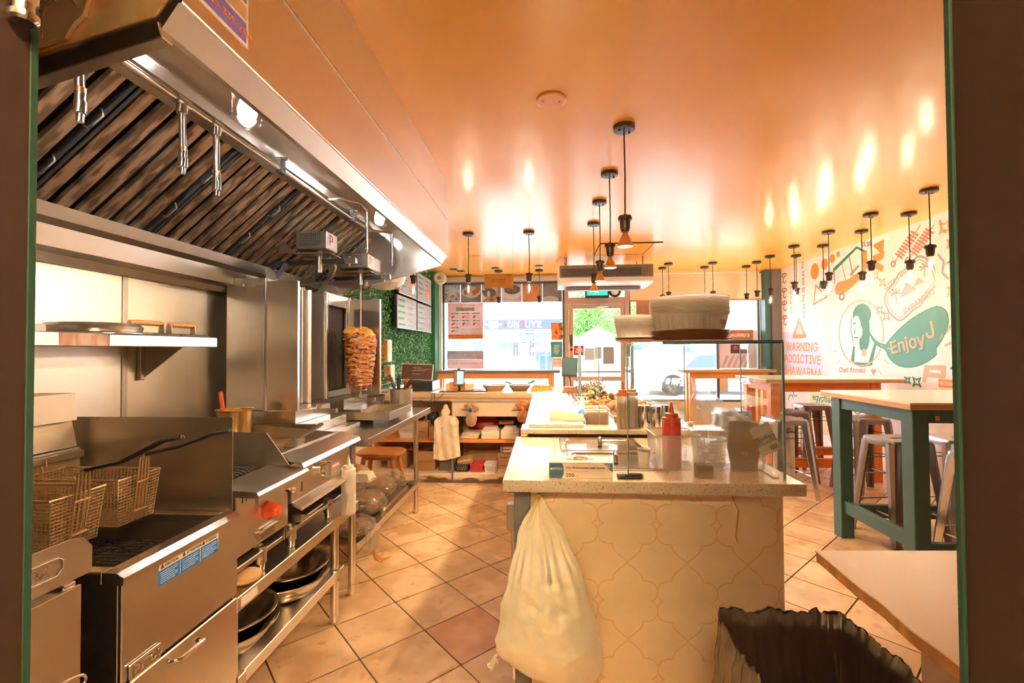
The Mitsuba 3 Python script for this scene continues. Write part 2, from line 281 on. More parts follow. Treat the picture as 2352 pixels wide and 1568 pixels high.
# the wall behind which the camera stands: an opening with dark jambs
struct('wall_front_left', box(-3.2, -.556, .25, .45, 0, ZC, .0), 'jamb'); struct('wall_front_right', box(.386, 4.3, .25, .45, 0, ZC, .0), 'jamb')
struct('trim_5', box(-.5575, -.5545, .448, .456, 0, ZC, .002), 'jamb_edge'); struct('trim_6', box(.3835, .3875, .449, .456, 0, ZC, .002), 'jamb_edge')
struct('wall_back_room', box(-3.2, 4.3, -2.75, -2.6, 0, ZC, 0), 'white_wall'); struct('wall_back_room_left', box(-3.3, -3.2, -2.6, .25, 0, ZC, 0), 'white_wall')
# shop front
struct('wall_back', cat(box(XL, .36, YB, YB+.14, 0, .46, 0), box(1.46, XR, YB, YB+.14, 0, .50, 0), box(XL, XR, YB, YB+.14, 2.60, ZC, 0), box(XL, -1.80, YB, YB+.14, .46, 2.60, 0), box(3.64, XR, YB, YB+.14, .5, 2.6, 0)), 'white_paint')
def frame_rect(x0, x1, z0, z1, y0, y1, w): return cat(box(x0, x0+w, y0, y1, z0, z1), box(x1-w, x1, y0, y1, z0, z1), box(x0+w, x1-w, y0, y1, z0, z0+w), box(x0+w, x1-w, y0, y1, z1-w, z1))
def sheet(x0, x1, z0, z1, y): return np.array([[x0, y, z0], [x1, y, z0], [x1, y, z1], [x0, y, z1]], float), np.array([[0, 1, 2], [0, 2, 3]])
for n, (x0, x1, z0, z1) in enumerate(((-1.80, .36, .46, 2.60), (1.46, 3.64, .50, 2.60)), 1):
    w = struct(f'window_{n}', frame_rect(x0, x1, z0, z1, YB+.02, YB+.10, .035), 'mullion')
    P(w, 'pane', sheet(x0+.03, x1-.03, z0+.03, z1-.03, YB+.06), 'glass')
    if n == 2:
        for x in (2.95,): P(w, 'mullion', box(x-.02, x+.02, YB+.03, YB+.09, .53, 2.57), 'mullion')
d = struct('door_1', cat(box(.36, .43, YB-.02, YB+.12, 0, 2.60), box(1.39, 1.46, YB-.02, YB+.12, 0, 2.60), box(.43, 1.39, YB-.02, YB+.12, 2.19, 2.30), box(.43, 1.39, YB-.02, YB+.12, 2.53, 2.60)), 'bronze')
P(d, 'transom_pane', sheet(.43, 1.39, 2.30, 2.53, YB+.05), 'glass')
P(d, 'leaf', cat(box(.435, .505, YB, YB+.05, .01, 2.185), box(1.315, 1.385, YB, YB+.05, .01, 2.185), box(.505, 1.315, YB, YB+.05, 2.11, 2.185), box(.505, 1.315, YB, YB+.05, .01, .22), box(.505, 1.315, YB, YB+.05, .86, .93)), 'bronze')
P(d, 'pane', sheet(.505, 1.315, .93, 2.11, YB+.025), 'glass'); P(d, 'lower_pane', sheet(.505, 1.315, .22, .86, YB+.025), 'glass')
P(d, 'lock', cat(box(.452, .488, YB-.012, YB, 1.46, 1.66), cyl((.47, YB-.02, 1.40), (.47, YB, 1.40), .022)), 'dark_metal')
P(d, 'closer', cat(box(.95, 1.22, YB-.07, YB-.01, 2.145, 2.20, .008), bar((1.10, YB-.06, 2.13), (.90, YB-.12, 2.12), .018), bar((.90, YB-.12, 2.12), (.72, YB-.03, 2.15), .014)), 'steel')
P(d, 'push_bar', cyl((.52, YB-.05, 1.02), (1.30, YB-.05, 1.02), .016), 'steel')
# roller blind above the left window, fabric valance above the right one
k = thing('roller_blind', 'rolled up beige blind along the top of the left shop window', 'blind')
P(k, 'roll', cyl((-1.80, 7.80, 2.645), (.28, 7.80, 2.645), .045, n=18), 'blind', 40); P(k, 'bracket', cat(box(-1.82, -1.80, 7.76, 7.9, 2.60, 2.69), box(.28, .30, 7.76, 7.9, 2.60, 2.69)), 'white_paint')
k = thing('window_valance', 'flat cream valance board above the right shop window', 'valance')
P(k, 'board', box(1.47, 3.63, 7.82, 7.85, 2.235, 2.66), 'valance'); P(k, 'hem_bar', cyl((1.47, 7.835, 2.225), (3.63, 7.835, 2.225), .016, n=10), 'knob_wood', 40)
# ---------------------------------------------------------------- ceiling fittings
def pl(x, y, r, lab):
    S('ceiling_cover_plate', cat(lathe([(0, ZC-.010), (r*.9, ZC-.010), (r, ZC-.006), (r, ZC)], (x, y, 0), 28), cyl((x-r*.55, y, ZC-.013), (x-r*.55, y, ZC-.01), .005, n=8), cyl((x+r*.55, y+.01, ZC-.013), (x+r*.55, y+.01, ZC-.01), .005, n=8)), 'plate_paint', lab, 'ceiling plate')
pl(.046, 2.335, .078, 'large round cover plate painted orange on the ceiling over the aisle')
pl(-.92, 6.18, .06, 'round ceiling plate beyond the pendant nearest the hood corner')
for x, y in ((-1.437, 7.14), (-.759, 7.10), (-.07, 6.98), (-1.355, 7.31)):
    S('ceiling_spot_ring', cat(lathe([(.045, ZC-.004), (.06, ZC-.008), (.068, ZC)], (x, y, 0), 20), lathe([(0, ZC-.002), (.045, ZC-.003)], (x, y, 0), 20)), 'dark_metal', {-1.437: 'dark spot ring in the ceiling, left of the first pendant by the window', -.759: 'dark spot ring in the ceiling just above the hanging orange card', -.07: 'dark spot ring in the ceiling left of the air conditioner', -1.355: 'dark spot ring in the ceiling nearest the left shop window blind'}[x], 'ceiling spot', 'spot rings along the left window')
k = thing('access_hatch', 'flush rectangular hatch in the ceiling before the air conditioner', 'hatch')
P(k, 'panel', box(.70, 1.345, 5.59, 6.25, ZC-.006, ZC, .002), 'ceiling'); P(k, 'edge_trim', cat(box(.69, 1.45, 5.575, 5.588, ZC-.012, ZC, .002), box(.69, .70, 5.59, 6.25, ZC-.008, ZC, .002), box(1.345, 1.355, 5.59, 6.25, ZC-.008, ZC, .002), box(.69, 1.355, 6.25, 6.26, ZC-.008, ZC, .002)), 'dark_metal')
k = thing('pipe_flange', 'chrome pipe flange at the top of the left door jamb', 'pipe flange')
P(k, 'flange', cat(lathe([(.0, 1.748), (.010, 1.747), (.0125, 1.750), (.0125, 1.756), (.009, 1.758), (.0085, 1.768), (.0115, 1.77), (.0115, 1.78), (.007, 1.782), (.007, 2.0), (0, 2.0)], (-.5435, .432, 0), 24)), 'chrome', 35)
# pendants
CAN = lathe([(0, ZC-.028), (.055, ZC-.028), (.062, ZC-.024), (.062, ZC)], n=28)
def pend_proto(kind, zs, hook=False):
    p = Proto(); p.add('canopy', CAN, 'dark_metal', 40)
    p.add('screw', cat(cyl((-.032, -.012, ZC-.036), (-.032, -.012, ZC-.027), .006, n=8), cyl((.036, .012, ZC-.036), (.036, .012, ZC-.027), .006, n=8)), 'black')
    p.add('cord', tube([(0, 0, ZC-.03), (.002, 0, ZC-.2), (.004, .001, (zs+ZC)/2), (.001, 0, zs+.05)], .0042, 6), 'black', True)
    p.add('socket', lathe([(0, zs+.062), (.009, zs+.058), (.011, zs+.05), (.036, zs+.048), (.040, zs+.040), (.040, zs+.024), (.030, zs+.022), (.028, zs-.028), (.024, zs-.032), (.024, zs-.045), (0, zs-.045)], n=20), 'socket', 30)
    if kind == 'globe':                                    # clear squirrel-cage bulb with a glowing core
        p.add('bulb', lathe([(.013, zs-.045), (.016, zs-.06), (.027, zs-.085), (.033, zs-.115), (.030, zs-.145), (.018, zs-.165), (0, zs-.172)], n=20), 'bulb_glass', True)
        p.add('filament', lathe([(0, zs-.07), (.006, zs-.075), (.013, zs-.10), (.014, zs-.125), (.008, zs-.145), (0, zs-.15)], n=8), 'white_print', True, emitter=lamp((1, .76, .50), 105.))
    elif kind == 'spot':
        p.add('reflector', cat(lathe([(.014, zs-.045), (.017, zs-.06), (.026, zs-.075), (.042, zs-.118), (.045, zs-.128), (.043, zs-.130)], n=24)), 'copper', 40)
        p.add('lens', lathe([(.043, zs-.1285), (.02, zs-.131), (0, zs-.132)], n=12), 'white_print', True, emitter=lamp((1, .76, .46), 190.))
    return p
SPOT, GLOBE, BARE = pend_proto('spot', 2.125), pend_proto('globe', 2.19), pend_proto('bare', 2.215)
for (x, y), w in zip(((.474, 2.655), (.488, 3.345), (.493, 3.99), (.515, 4.677)), ('nearest', 'second', 'third', 'farthest')):
    SPOT.put('pendant_lamp', f'pendant with copper spot bulb, {w} of the four over the food island', 'pendant lamp', (x, y, 0), 10, 'pendants')
for x, lab in ((-1.45, 'clear bulb pendant hanging before the menu boards'), (-.83, 'clear bulb pendant just right of the hood corner'), (-.158, 'clear bulb pendant left of the air conditioner')):
    GLOBE.put('pendant_lamp', lab, 'pendant lamp', (x, 4.95, 0), 20, 'pendants')
for x, lab in ((-.733, 'unlit bare socket pendant behind the hanging orange card'), (-.072, 'unlit bare socket pendant close to the left window, left of the air conditioner')):
    BARE.put('pendant_lamp', lab, 'pendant lamp', (x, 7.335, 0), 0, 'pendants')
for x, n in ((1.888, 'left'), (2.54, 'middle'), (3.18, 'right')):
    for y, w in ((7.335, 'rear'), (6.985, 'front')):
        BARE.put('pendant_lamp', f'unlit bare socket pendant before the right valance, {w} one of the {n} pair', 'pendant lamp', (x, y, 0), 0, 'pendants')
ords = ('nearest', 'second', 'third', 'fourth', 'fifth')
for i, y in enumerate((3.93, 4.597, 5.25, 5.945, 6.555)):
    GLOBE.put('pendant_lamp', f'clear bulb pendant {ords[i]} in the left row over the seating', 'pendant lamp', (3.165, y, 0), 15*i, 'pendants')
    if i: GLOBE.put('pendant_lamp', f'clear bulb pendant {ords[i-1]} in the right row beside the mural wall', 'pendant lamp', (3.515, y, 0), 15*i, 'pendants')
# ceiling cassette hanging before the door
k = thing('air_conditioner', 'white and grey air conditioner slung under the ceiling by the door', 'air conditioner')
sec = sg.box(6.25, 2.30, 6.92, 2.56).buffer(-.05).buffer(.05, 5)
P(k, 'body', ext(sg.Polygon([(6.25, 2.56), (6.25, 2.40), (6.27, 2.34), (6.34, 2.315), (6.86, 2.30), (6.92, 2.34), (6.92, 2.56)]), 1.29, (.208, 0, 0), (0, 1, 0), (0, 0, 1)), 'white_plastic', 30)
P(k, 'grille', box(.22, 1.485, 6.243, 6.255, 2.39, 2.555, .004), 'ac_grey')
for i in range(9): P(k, 'louvre_slat', box(.25, 1.33, 6.236, 6.246, 2.405+i*.0125, 2.4115+i*.0125, .001), 'ac_dark')
P(k, 'control_panel', cat(box(1.36, 1.40, 6.238, 6.246, 2.41, 2.50), box(1.41, 1.46, 6.234, 6.246, 2.41, 2.52)), 'brown_print')
P(k, 'badge', box(.28, .33, 6.239, 6.244, 2.475, 2.495, .001), 'red')
P(k, 'outlet_flap', ext(sg.Polygon([(6.55, 2.298), (6.60, 2.262), (6.86, 2.275), (6.86, 2.298)]), 1.06, (.32, 0, 0), (0, 1, 0), (0, 0, 1)), 'ac_grey')
for x in (.32, 1.38):
    for y in (6.4, 6.8): P(k, 'rod', cyl((x, y, 2.55), (x, y, ZC), .006, n=8), 'dark_metal')
# exit sign with twin lamps on the transom
k = thing('exit_sign', 'lit green running man exit sign over the door', 'exit sign')
P(k, 'housing', box(.70, 1.10, 7.70, 7.78, 2.275, 2.49, .006), 'dark_metal')
P(k, 'bracket', cat(cyl((.76, 7.74, 2.49), (.76, 7.74, ZC), .012), cyl((1.04, 7.74, 2.49), (1.04, 7.74, ZC), .012)), 'dark_metal')
P(k, 'lit_face', box(.725, 1.075, 7.695, 7.705, 2.31, 2.47, .002), 'exit_green', emitter=lamp((.01, .42, .26), .35))
man = cat(sphere((.90, 7.693, 2.445), .014, 1, (1, .3, 1)), bar((.905, 7.693, 2.43), (.89, 7.693, 2.375), .022, .004), bar((.905, 7.693, 2.42), (.945, 7.693, 2.40), .010, .004), bar((.90, 7.693, 2.42), (.865, 7.693, 2.40), .010, .004), bar((.89, 7.693, 2.375), (.925, 7.693, 2.345), .012, .004), bar((.925, 7.693, 2.345), (.92, 7.693, 2.32), .010, .004), bar((.89, 7.693, 2.375), (.855, 7.693, 2.335), .012, .004))
P(k, 'running_man', man, 'white_print', emitter=lamp((1, 1, 1), .3))
k = thing('emergency_light', 'round emergency lamp beside the exit sign', 'emergency light')
P(k, 'ring', tube([(1.20+.085*math.cos(a), 7.74, 2.385+.085*math.sin(a)) for a in np.linspace(0, 2*np.pi, 24, endpoint=False)], .022, 8, True), 'dark_metal', True)
P(k, 'lens', fr(lathe([(0, .03), (.05, .025), (.07, .0)], n=20), (1.20, 7.74, 2.385), (1, 0, 0), (0, 0, 1)), 'white_plastic', True)
P(k, 'arm', cyl((1.10, 7.74, 2.40), (1.13, 7.74, 2.395), .014), 'dark_metal')
# unseen ceiling lamp behind the opening, placed to light the jambs and counter front
k = thing('unseen_ceiling_lamp', 'unseen long ceiling lamp behind the opening, placed to light the counter front', 'ceiling lamp')
P(k, 'housing', box(-.55, 1.45, -.85, -.55, 2.62, ZC-.005, .006), 'white_paint'); P(k, 'diffuser', box(-.52, 1.42, -.83, -.57, 2.605, 2.622, .003), 'white_print', emitter=lamp((1, .66, .32), 56.))
# ================================================================ cooking line
def sec_y(pts, y0, y1): return ext(sg.Polygon(pts), y1-y0, (0, y1, 0), (1, 0, 0), (0, 0, 1))      # XZ outline swept along y
# ---- exhaust hood
k = thing('exhaust_hood', 'large stainless steel exhaust canopy over the cooking line', 'exhaust hood')
HX, H0, H1 = -.735, .86, 3.40
P(k, 'front_skin', cat(box(HX-.012, HX, H0, H1, 2.115, 2.40, .002), box(HX-.012, HX-.001, H0, H1, 2.404, ZC, .002)), 'steel_hood')
P(k, 'seam_trim', box(HX-.006, HX+.004, H0, H1, 2.398, 2.407, .002), 'steel_dull')
P(k, 'lip', cat(sec_y([(HX, 2.118), (-.775, 2.062), (-.795, 2.066), (HX-.03, 2.118)], H0, H1)), 'steel')
P(k, 'lip_bead', cyl((HX, H0, 2.116), (HX, H1, 2.116), .004, n=8), 'chrome')
for y0, y1 in ((H1-.016, H1), (H0, H0+.014)):
    P(k, 'end_panel', sec_y([(HX-.004, ZC), (HX-.004, 2.115), (-.78, 2.062), (-1.515, 1.875), (-1.86, 1.775), (-1.895, 1.775), (-1.895, ZC)], y0, y1), 'steel_hood')
lw = bar((-.78, H1-.008, 2.062), (-1.87, H1-.008, 1.777), .022, .03); P(k, 'end_rail', lw, 'steel')
P(k, 'end_rail', bar((-.775, H0+.01, 2.058), (-1.87, H0+.01, 1.772), .03, .034), 'steel')
P(k, 'liner', sec_y([(-.79, 2.075), (-.80, 2.16), (-.90, 2.27), (-1.08, 2.345), (-1.20, 2.30), (-1.20, 2.315), (-1.08, 2.36), (-.892, 2.282), (-.785, 2.165), (-.772, 2.07)], H0+.014, H1-.016), 'steel_dull', 30)
P(k, 'filter_rail', sec_y([(-1.195, 2.295), (-1.21, 2.268), (-1.305, 2.262), (-1.345, 2.29), (-1.20, 2.318)], H0+.014, H1-.016), 'steel')
P(k, 'filter_rail', sec_y([(-1.715, 1.925), (-1.735, 1.880), (-1.80, 1.858), (-1.86, 1.915), (-1.80, 1.935)], H0+.014, H1-.016), 'steel_dull')
P(k, 'back_ledge', sec_y([(-1.78, 1.868), (-1.80, 1.79), (-1.84, 1.775), (-1.895, 1.775), (-1.895, 1.90)], H0+.014, H1-.016), 'steel')
P(k, 'drip_trough', sec_y([(-1.84, 1.778), (-1.86, 1.745), (-1.893, 1.745), (-1.893, 1.778)], H0+.014, H1-.016), 'steel_dull')
fa, fb = np.array([-1.795, 1.882]), np.array([-1.315, 2.285]); fd = fb-fa; fl = np.linalg.norm(fd); fd = fd/fl; fn = np.array([fd[1], -fd[0]])
def fpt(t, h, y): return (float(fa[0]+fd[0]*t+fn[0]*h), y, float(fa[1]+fd[1]*t+fn[1]*h))
nF, span = 5, (H1-.05-H0-.03)/5
for q in range(nF):
    y0 = H0+.03+q*span+.004; y1 = y0+span-.008
    key = sub(k, 'baffle_filter'); tag(key, 'greasy brown baffle filter')
    scene[key] = mikit.ply(cat(fr(box(0, fl, y0, y1, .04, .05), (fa[0], 0, fa[1]), (fd[0], 0, fd[1]), (0, 1, 0)),
        fr(box(0, fl, y0, y0+.014, -.006, .05), (fa[0], 0, fa[1]), (fd[0], 0, fd[1]), (0, 1, 0)), fr(box(0, fl, y1-.014, y1, -.006, .05), (fa[0], 0, fa[1]), (fd[0], 0, fd[1]), (0, 1, 0))), 'mat_dark_slot')
    nb = 6; w = (y1-y0-.03)/nb
    for s in range(nb):
        yy = y0+.015+s*w
        sl = sg.Polygon([(yy+.006, -.012), (yy+.010, 0), (yy+w-.022, 0), (yy+w-.017, -.02), (yy+w-.020, -.02), (yy+w-.025, -.006), (yy+.014, -.006), (yy+.010, -.014)])
        m = ext(sl, fl-.012, (0, 0, .006))                 # local x = y, local y = height, local z = along filter
        v = m[0]; pts = np.stack([fa[0]+fd[0]*v[:, 2]+fn[0]*v[:, 1], v[:, 0], fa[1]+fd[1]*v[:, 2]+fn[1]*v[:, 1]], 1)
        P(key, 'baffle', (pts, m[1]), 'grease')
    for t in (.18, .40): P(key, 'handle', tube([fpt(t, .0, y1-.022), fpt(t+.01, .022, y1-.022), fpt(t+.07, .022, y1-.022), fpt(t+.08, .0, y1-.022)], .0035, 6), 'chrome', True)
P(k, 'end_filler', fr(box(-.02, fl+.02, H1-.05, H1-.017, -.004, .05), (fa[0], 0, fa[1]), (fd[0], 0, fd[1]), (0, 1, 0)), 'steel_dull')
# hood lamps in clear jars
for y, lab in ((1.39, 'near hood lamp in a clear jar'), (2.575, 'far hood lamp in a clear jar')):
    a = thing('hood_lamp', f'{lab} under the exhaust canopy', 'lamp', 'hood lamps'); c = (-.955, y, 0)
    P(a, 'base', lathe([(0, 2.30), (.05, 2.30), (.05, 2.245), (.045, 2.24)], c, 20), 'steel_dull', 30)
    P(a, 'jar', lathe([(.045, 2.245), (.047, 2.17), (.044, 2.148), (.03, 2.131), (0, 2.124)], c, 24), 'bulb_glass', True)
    P(a, 'bulb', lathe([(0, 2.148), (.018, 2.152), (.028, 2.168), (.030, 2.182), (.024, 2.205), (.014, 2.235), (0, 2.236)], c, 14), 'white_print', True, emitter=lamp((1, .93, .82), 95.))
# fire suppression pipe
k = thing('fire_suppression_pipe', 'chrome fire suppression pipe with drop nozzles along the hood filters', 'pipe')
PX, PZ = -1.18, 2.222
P(k, 'main_pipe', cyl((PX, .90, PZ), (PX, 3.0, PZ), .011, n=12), 'chrome', 40)
def nozzle(x, y, z0, z1, par):
    P(par, 'drop_pipe', cyl((x, y, z0), (x, y+.006, z1+.05), .0105, n=12), 'chrome', 40)
    P(par, 'nozzle', lathe([(0, z1), (.008, z1), (.009, z1+.02), (.014, z1+.022), (.014, z1+.052), (.0125, z1+.055), (.0125, z1+.075), (.009, z1+.078)], (x, y+.006, 0), 12), 'chrome', 30)
    P(par, 'thread_band', cyl((x, y+.006, z1+.074), (x, y+.006, z1+.088), .0125, n=10), 'copper', 40)
for y, z1 in ((1.06, 1.99), (1.39, 1.985), (1.545, 1.965)):
    P(k, 'tee', cat(cyl((PX, y-.026, PZ), (PX, y+.026, PZ), .0165, n=12), cyl((PX, y, PZ), (PX, y, PZ-.04), .016, n=12)), 'chrome', 40)
    nozzle(PX, y, PZ-.02, z1, k)
P(k, 'branch_pipe', tube([(PX, 2.40, PZ+.012), (PX+.03, 2.50, PZ+.05), (PX+.06, 2.68, PZ+.085), (PX+.06, 2.76, PZ+.085)], .007, 8), 'chrome', True)
P(k, 'elbow', tube([(PX+.05, 2.74, PZ+.085), (PX+.05, 2.80, PZ+.085), (PX+.05, 2.82, PZ+.06), (PX+.05, 2.82, PZ+.02)], .015, 10), 'chrome', True)
nozzle(PX+.05, 2.82, PZ+.04, 2.03, k); nozzle(PX+.06, 3.27, PZ+.05, 2.03, k); P(k, 'cross_pipe', tube([(PX, 2.98, PZ), (PX+.02, 3.10, PZ+.02), (PX+.06, 3.27, PZ+.05)], .007, 8), 'steel_dull', True)
for y in (1.95, 2.72): P(k, 'clamp', cat(box(PX-.012, PX+.012, y-.02, y+.02, PZ-.02, PZ+.05), box(PX-.03, PX+.03, y-.006, y+.006, PZ+.04, PZ+.055)), 'black')
# hood end seen from the doorway: stained boards with scorched print
k = thing('cardboard_sheet', 'torn brown cardboard sheet leaning on the near end of the hood', 'cardboard')
P(k, 'sheet', ext(sg.Polygon([(-1.16, 2.005), (-.975, 2.045), (-.955, 2.075), (-.935, 2.09), (-.92, 2.14), (-.915, 2.30), (-1.16, 2.30)]), .008, (0, .855, 0), (1, 0, 0), (0, 0, 1)), 'cardboard_light')
P(k, 'print', cat(text('Solution', .022, (-1.085, .8455, 2.085), (.78, 0, .62), (-.62, 0, .78)), text('& LAGER CO.', .020, (-1.075, .8455, 2.058), (.78, 0, .62), (-.62, 0, .78))), 'brown_print')
P(k, 'fold_crease', cat(tube([(-1.02, .846, 2.15), (-.985, .846, 2.145), (-.96, .846, 2.125), (-.945, .846, 2.105)], .0015, 5), tube([(-1.02, .846, 2.15), (-1.022, .846, 2.045)], .001, 5)), 'brown_print')
S('hood_end_board', sec_y([(HX-.02, ZC), (HX-.02, 2.13), (-.79, 2.085), (-1.2, 1.985), (-1.2, ZC)], .857, .8595), 'orange_stain', 'orange stained board closing the near end of the hood', 'board')
k = thing('hood_sticker', 'blue and white service sticker on the hood face', 'sticker')
P(k, 'sheet', box(HX, HX+.0012, .905, 1.07, 2.155, 2.36, 0), 'white_print'); P(k, 'field', cat(box(HX+.0012, HX+.0018, .913, 1.062, 2.165, 2.215, 0), box(HX+.0012, HX+.0018, .913, 1.062, 2.265, 2.352, 0)), 'purple')
P(k, 'phone_number', text('905-339-2324', .015, (HX+.0018, .925, 2.182), (0, 1, 0), (0, 0, 1), True), 'orange_print'); P(k, 'photo_band', box(HX+.0012, HX+.0016, .913, 1.062, 2.222, 2.258, 0), 'kraft')
# ---- wall shelf with presses
k = thing('wall_shelf', 'steel wall shelf with a rusty stain on its front lip', 'shelf')
P(k, 'deck', cat(box(XL+.004, -1.605, .60, 2.11, 1.462, 1.468, .001), box(-1.612, -1.60, .60, 2.112, 1.422, 1.470, .003), box(XL+.004, -1.60, 2.102, 2.112, 1.424, 1.468, .002)), 'steel')
P(k, 'stain', box(-1.600, -1.5992, 1.385, 1.56, 1.424, 1.468, 0), 'rust')
P(k, 'bracket', cat(ext(sg.Polygon([(XL+.004, 1.462), (-1.64, 1.462), (XL+.004, 1.27)]), .004, (0, 2.01, 0), (1, 0, 0), (0, 0, 1)), box(XL+.001, XL+.02, 1.985, 2.01, 1.27, 1.462)), 'steel_dull')
S('serving_tray', cat(lathe([(0, 1.478), (.175, 1.478), (.182, 1.474), (.184, 1.47)], (-1.745, 1.64, 0), 40), lathe([(.145, 1.478), (.15, 1.500), (.140, 1.512), (.09, 1.516), (0, 1.517)], (-1.745, 1.64, 0), 40)), 'steel', 'domed steel pan lid lying on the wall shelf', 'pan lid', smooth=30)
for y, w, lab in ((1.845, .165, 'larger steak press with a wooden handle on the wall shelf'), (2.035, .15, 'smaller steak press with a wooden handle near the shelf end')):
    a = thing('grill_press', lab, 'grill press', 'grill presses')
    P(a, 'plate', box(-1.80, -1.64, y-w*.62, y+w*.55, 1.470, 1.482, .003), 'iron')
    P(a, 'post', ext(sg.Polygon([(-.016, 0), (.016, 0), (.010, .045), (-.010, .045)]), .008, (-1.72, y-w/2+.008, 1.48), (1, 0, 0), (0, 0, 1)), 'gunmetal'); P(a, 'post', ext(sg.Polygon([(-.016, 0), (.016, 0), (.010, .045), (-.010, .045)]), .008, (-1.72, y+w/2, 1.48), (1, 0, 0), (0, 0, 1)), 'gunmetal')
    P(a, 'handle', (lambda m: (np.stack([m[0][:, 0]-1.72, m[0][:, 2]+y, m[0][:, 1]+1.527], 1), m[1][:, ::-1]))(lathe([(0, -.5*w), (.009, -.5*w), (.0115, -.3*w), (.0115, .3*w), (.009, .5*w), (0, .5*w)], n=14)), 'knob_wood', 40)
S('folded_paper', box(-1.80, -1.66, 1.26, 1.40, 1.470, 1.497, .004), 'paper', 'small white paper pack at the near end of the wall shelf', 'paper pack')
# ---- fryer with splash guard, flue and baskets
k = thing('deep_fryer', 'stainless floor fryer with a blue caution sticker on its front', 'deep fryer')
fx, fy0, fy1, fz = -1.045, 1.058, 1.482, .855
P(k, 'cabinet', cat(box(-1.68, fx-.012, fy0, fy0+.006, .10, fz-.01), box(-1.68, fx-.012, fy1-.006, fy1, .10, fz-.01), box(-1.68, -1.67, fy0, fy1, .10, fz)), 'steel')
P(k, 'front_panel', box(fx-.012, fx, fy0, fy1, .578, fz-.03, .003), 'steel'); P(k, 'door', box(fx-.012, fx+.002, fy0+.004, fy1-.004, .12, .570, .004), 'steel')
P(k, 'door_handle', tube([(fx, 1.20, .54), (fx+.03, 1.21, .545), (fx+.03, 1.29, .545), (fx, 1.30, .54)], .007, 8), 'chrome', True)
P(k, 'rim', cat(sec_y([(fx+.006, fz-.03), (fx+.008, fz-.012), (fx-.012, fz), (fx-.05, fz), (fx-.05, fz-.03)], fy0-.004, fy1+.004), box(-1.66, fx-.05, fy0-.004, fy0+.03, fz-.03, fz), box(-1.66, fx-.05, fy1-.03, fy1+.002, fz-.03, fz)), 'steel')
P(k, 'tank', cat(box(fx-.058, fx-.050, fy0+.03, fy1-.03, .70, fz-.01), box(-1.60, fx-.05, fy0+.025, fy0+.03, .70, fz-.01), box(-1.60, fx-.05, fy1-.03, fy1-.025, .70, fz-.01), box(-1.60, -1.59, fy0+.03, fy1-.03, .70, fz)), 'steel_dull')
P(k, 'oil', box(-1.595, fx-.056, fy0+.03, fy1-.03, .70, .715, 0), 'oil')
scr = []
for q in range(26): scr.append(bar((fx-.07-q*.02, fy0+.035, .765), (fx-.07-q*.02, fy1-.035, .765), .003, b=0))
for q in range(18): scr.append(bar((fx-.06, fy0+.04+q*.02, .768), (-1.585, fy0+.04+q*.02, .768), .003, b=0))
P(k, 'tube_screen', cat(*scr), 'iron')
P(k, 'splash_guard', cat(box(-1.672, fx-.022, fy1+.002, fy1+.005, fz, 1.175, .001), ext(sg.Polygon([(0, 0), (.03, -.035), (.034, -.033), (.004, .004)]), .60, (-1.67, fy1+.002, .90), (0, -1, 0), (0, 0, 1))), 'steel_dull')
P(k, 'flue', cat(box(-1.72, -1.60, fy0+.01, fy1-.02, .86, 1.075, .004), sec_y([(-1.72, 1.08), (-1.605, 1.08), (-1.625, 1.165), (-1.72, 1.165)], fy0+.012, fy1-.03), sec_y([(-1.74, 1.17), (-1.60, 1.17), (-1.61, 1.262), (-1.74, 1.262)], fy0-.02, fy1-.035)), 'steel_tan')
P(k, 'basket_hanger', cat(box(-1.60, -1.575, fy0+.02, fy1-.03, 1.045, 1.07, .003), box(-1.603, -1.599, 1.285, 1.30, 1.105, 1.14, .003)), 'steel_dull')
P(k, 'keyhole', cat(fr(lathe([(0, .0), (.011, 0), (.011, .001), (0, .001)], n=14), (-1.6125, 1.27, 1.108), (0, 1, 0), (-.23, 0, 1)), fr(box(-.003, .003, 0, .034, 0, .001, 0), (-1.6125, 1.27, 1.108), (0, 1, 0), (-.23, 0, 1))), 'dark_slot')
P(k, 'caution_label', box(fx, fx+.001, 1.163, 1.388, .765, .826, 0), 'blue_label', label='blue caution sticker with a cream header')
P(k, 'caution_header', box(fx+.001, fx+.0016, 1.163, 1.388, .807, .826, 0), 'cream')
for j, w in enumerate(('CAUTION', 'ATTENTION', 'CUIDADO')):
    y = 1.163+j*.075
    P(k, 'caution_word', text(w, .0070, (fx+.0016, y+.020, .8115), (0, 1, 0), (0, 0, 1), True, .0006), 'black_print')
    P(k, 'caution_triangle', ext(sg.Polygon([(0, 0), (.013, 0), (.0065, .012)]), .0007, (fx+.0016, y+.005, .8105), (0, 1, 0), (0, 0, 1)), 'black_print')
    ln = [box(fx+.001, fx+.0016, y+.006, y+.066-(.012 if r in (2, 5) else 0), .799-r*.0055, .8004-r*.0055, 0) for r in range(6)]
    P(k, 'caution_text', cat(*ln, box(fx+.001, fx+.0016, y+.0725, y+.0745, .767, .806, 0)), 'white_print', kind='stuff')
P(k, 'maker_plate', box(fx+.002, fx+.008, 1.074, 1.166, .578, .617, .003), 'chrome'); P(k, 'maker_field', box(fx+.008, fx+.009, 1.079, 1.161, .583, .612, .0), 'gunmetal')
P(k, 'maker_name', text('PITCO', .020, (fx+.009, 1.083, .588), (0, 1, 0), (0, 0, 1), True, .001), 'chrome')
for y in (fy0+.05, fy1-.05):
    for x in (fx-.08, -1.6): P(k, 'foot', cyl((x, y, -.004), (x, y, .11), .02), 'steel')
def wire(ps, r=.0017): return [bar(ps[i], ps[i+1], r*2, b=0) for i in range(len(ps)-1)]
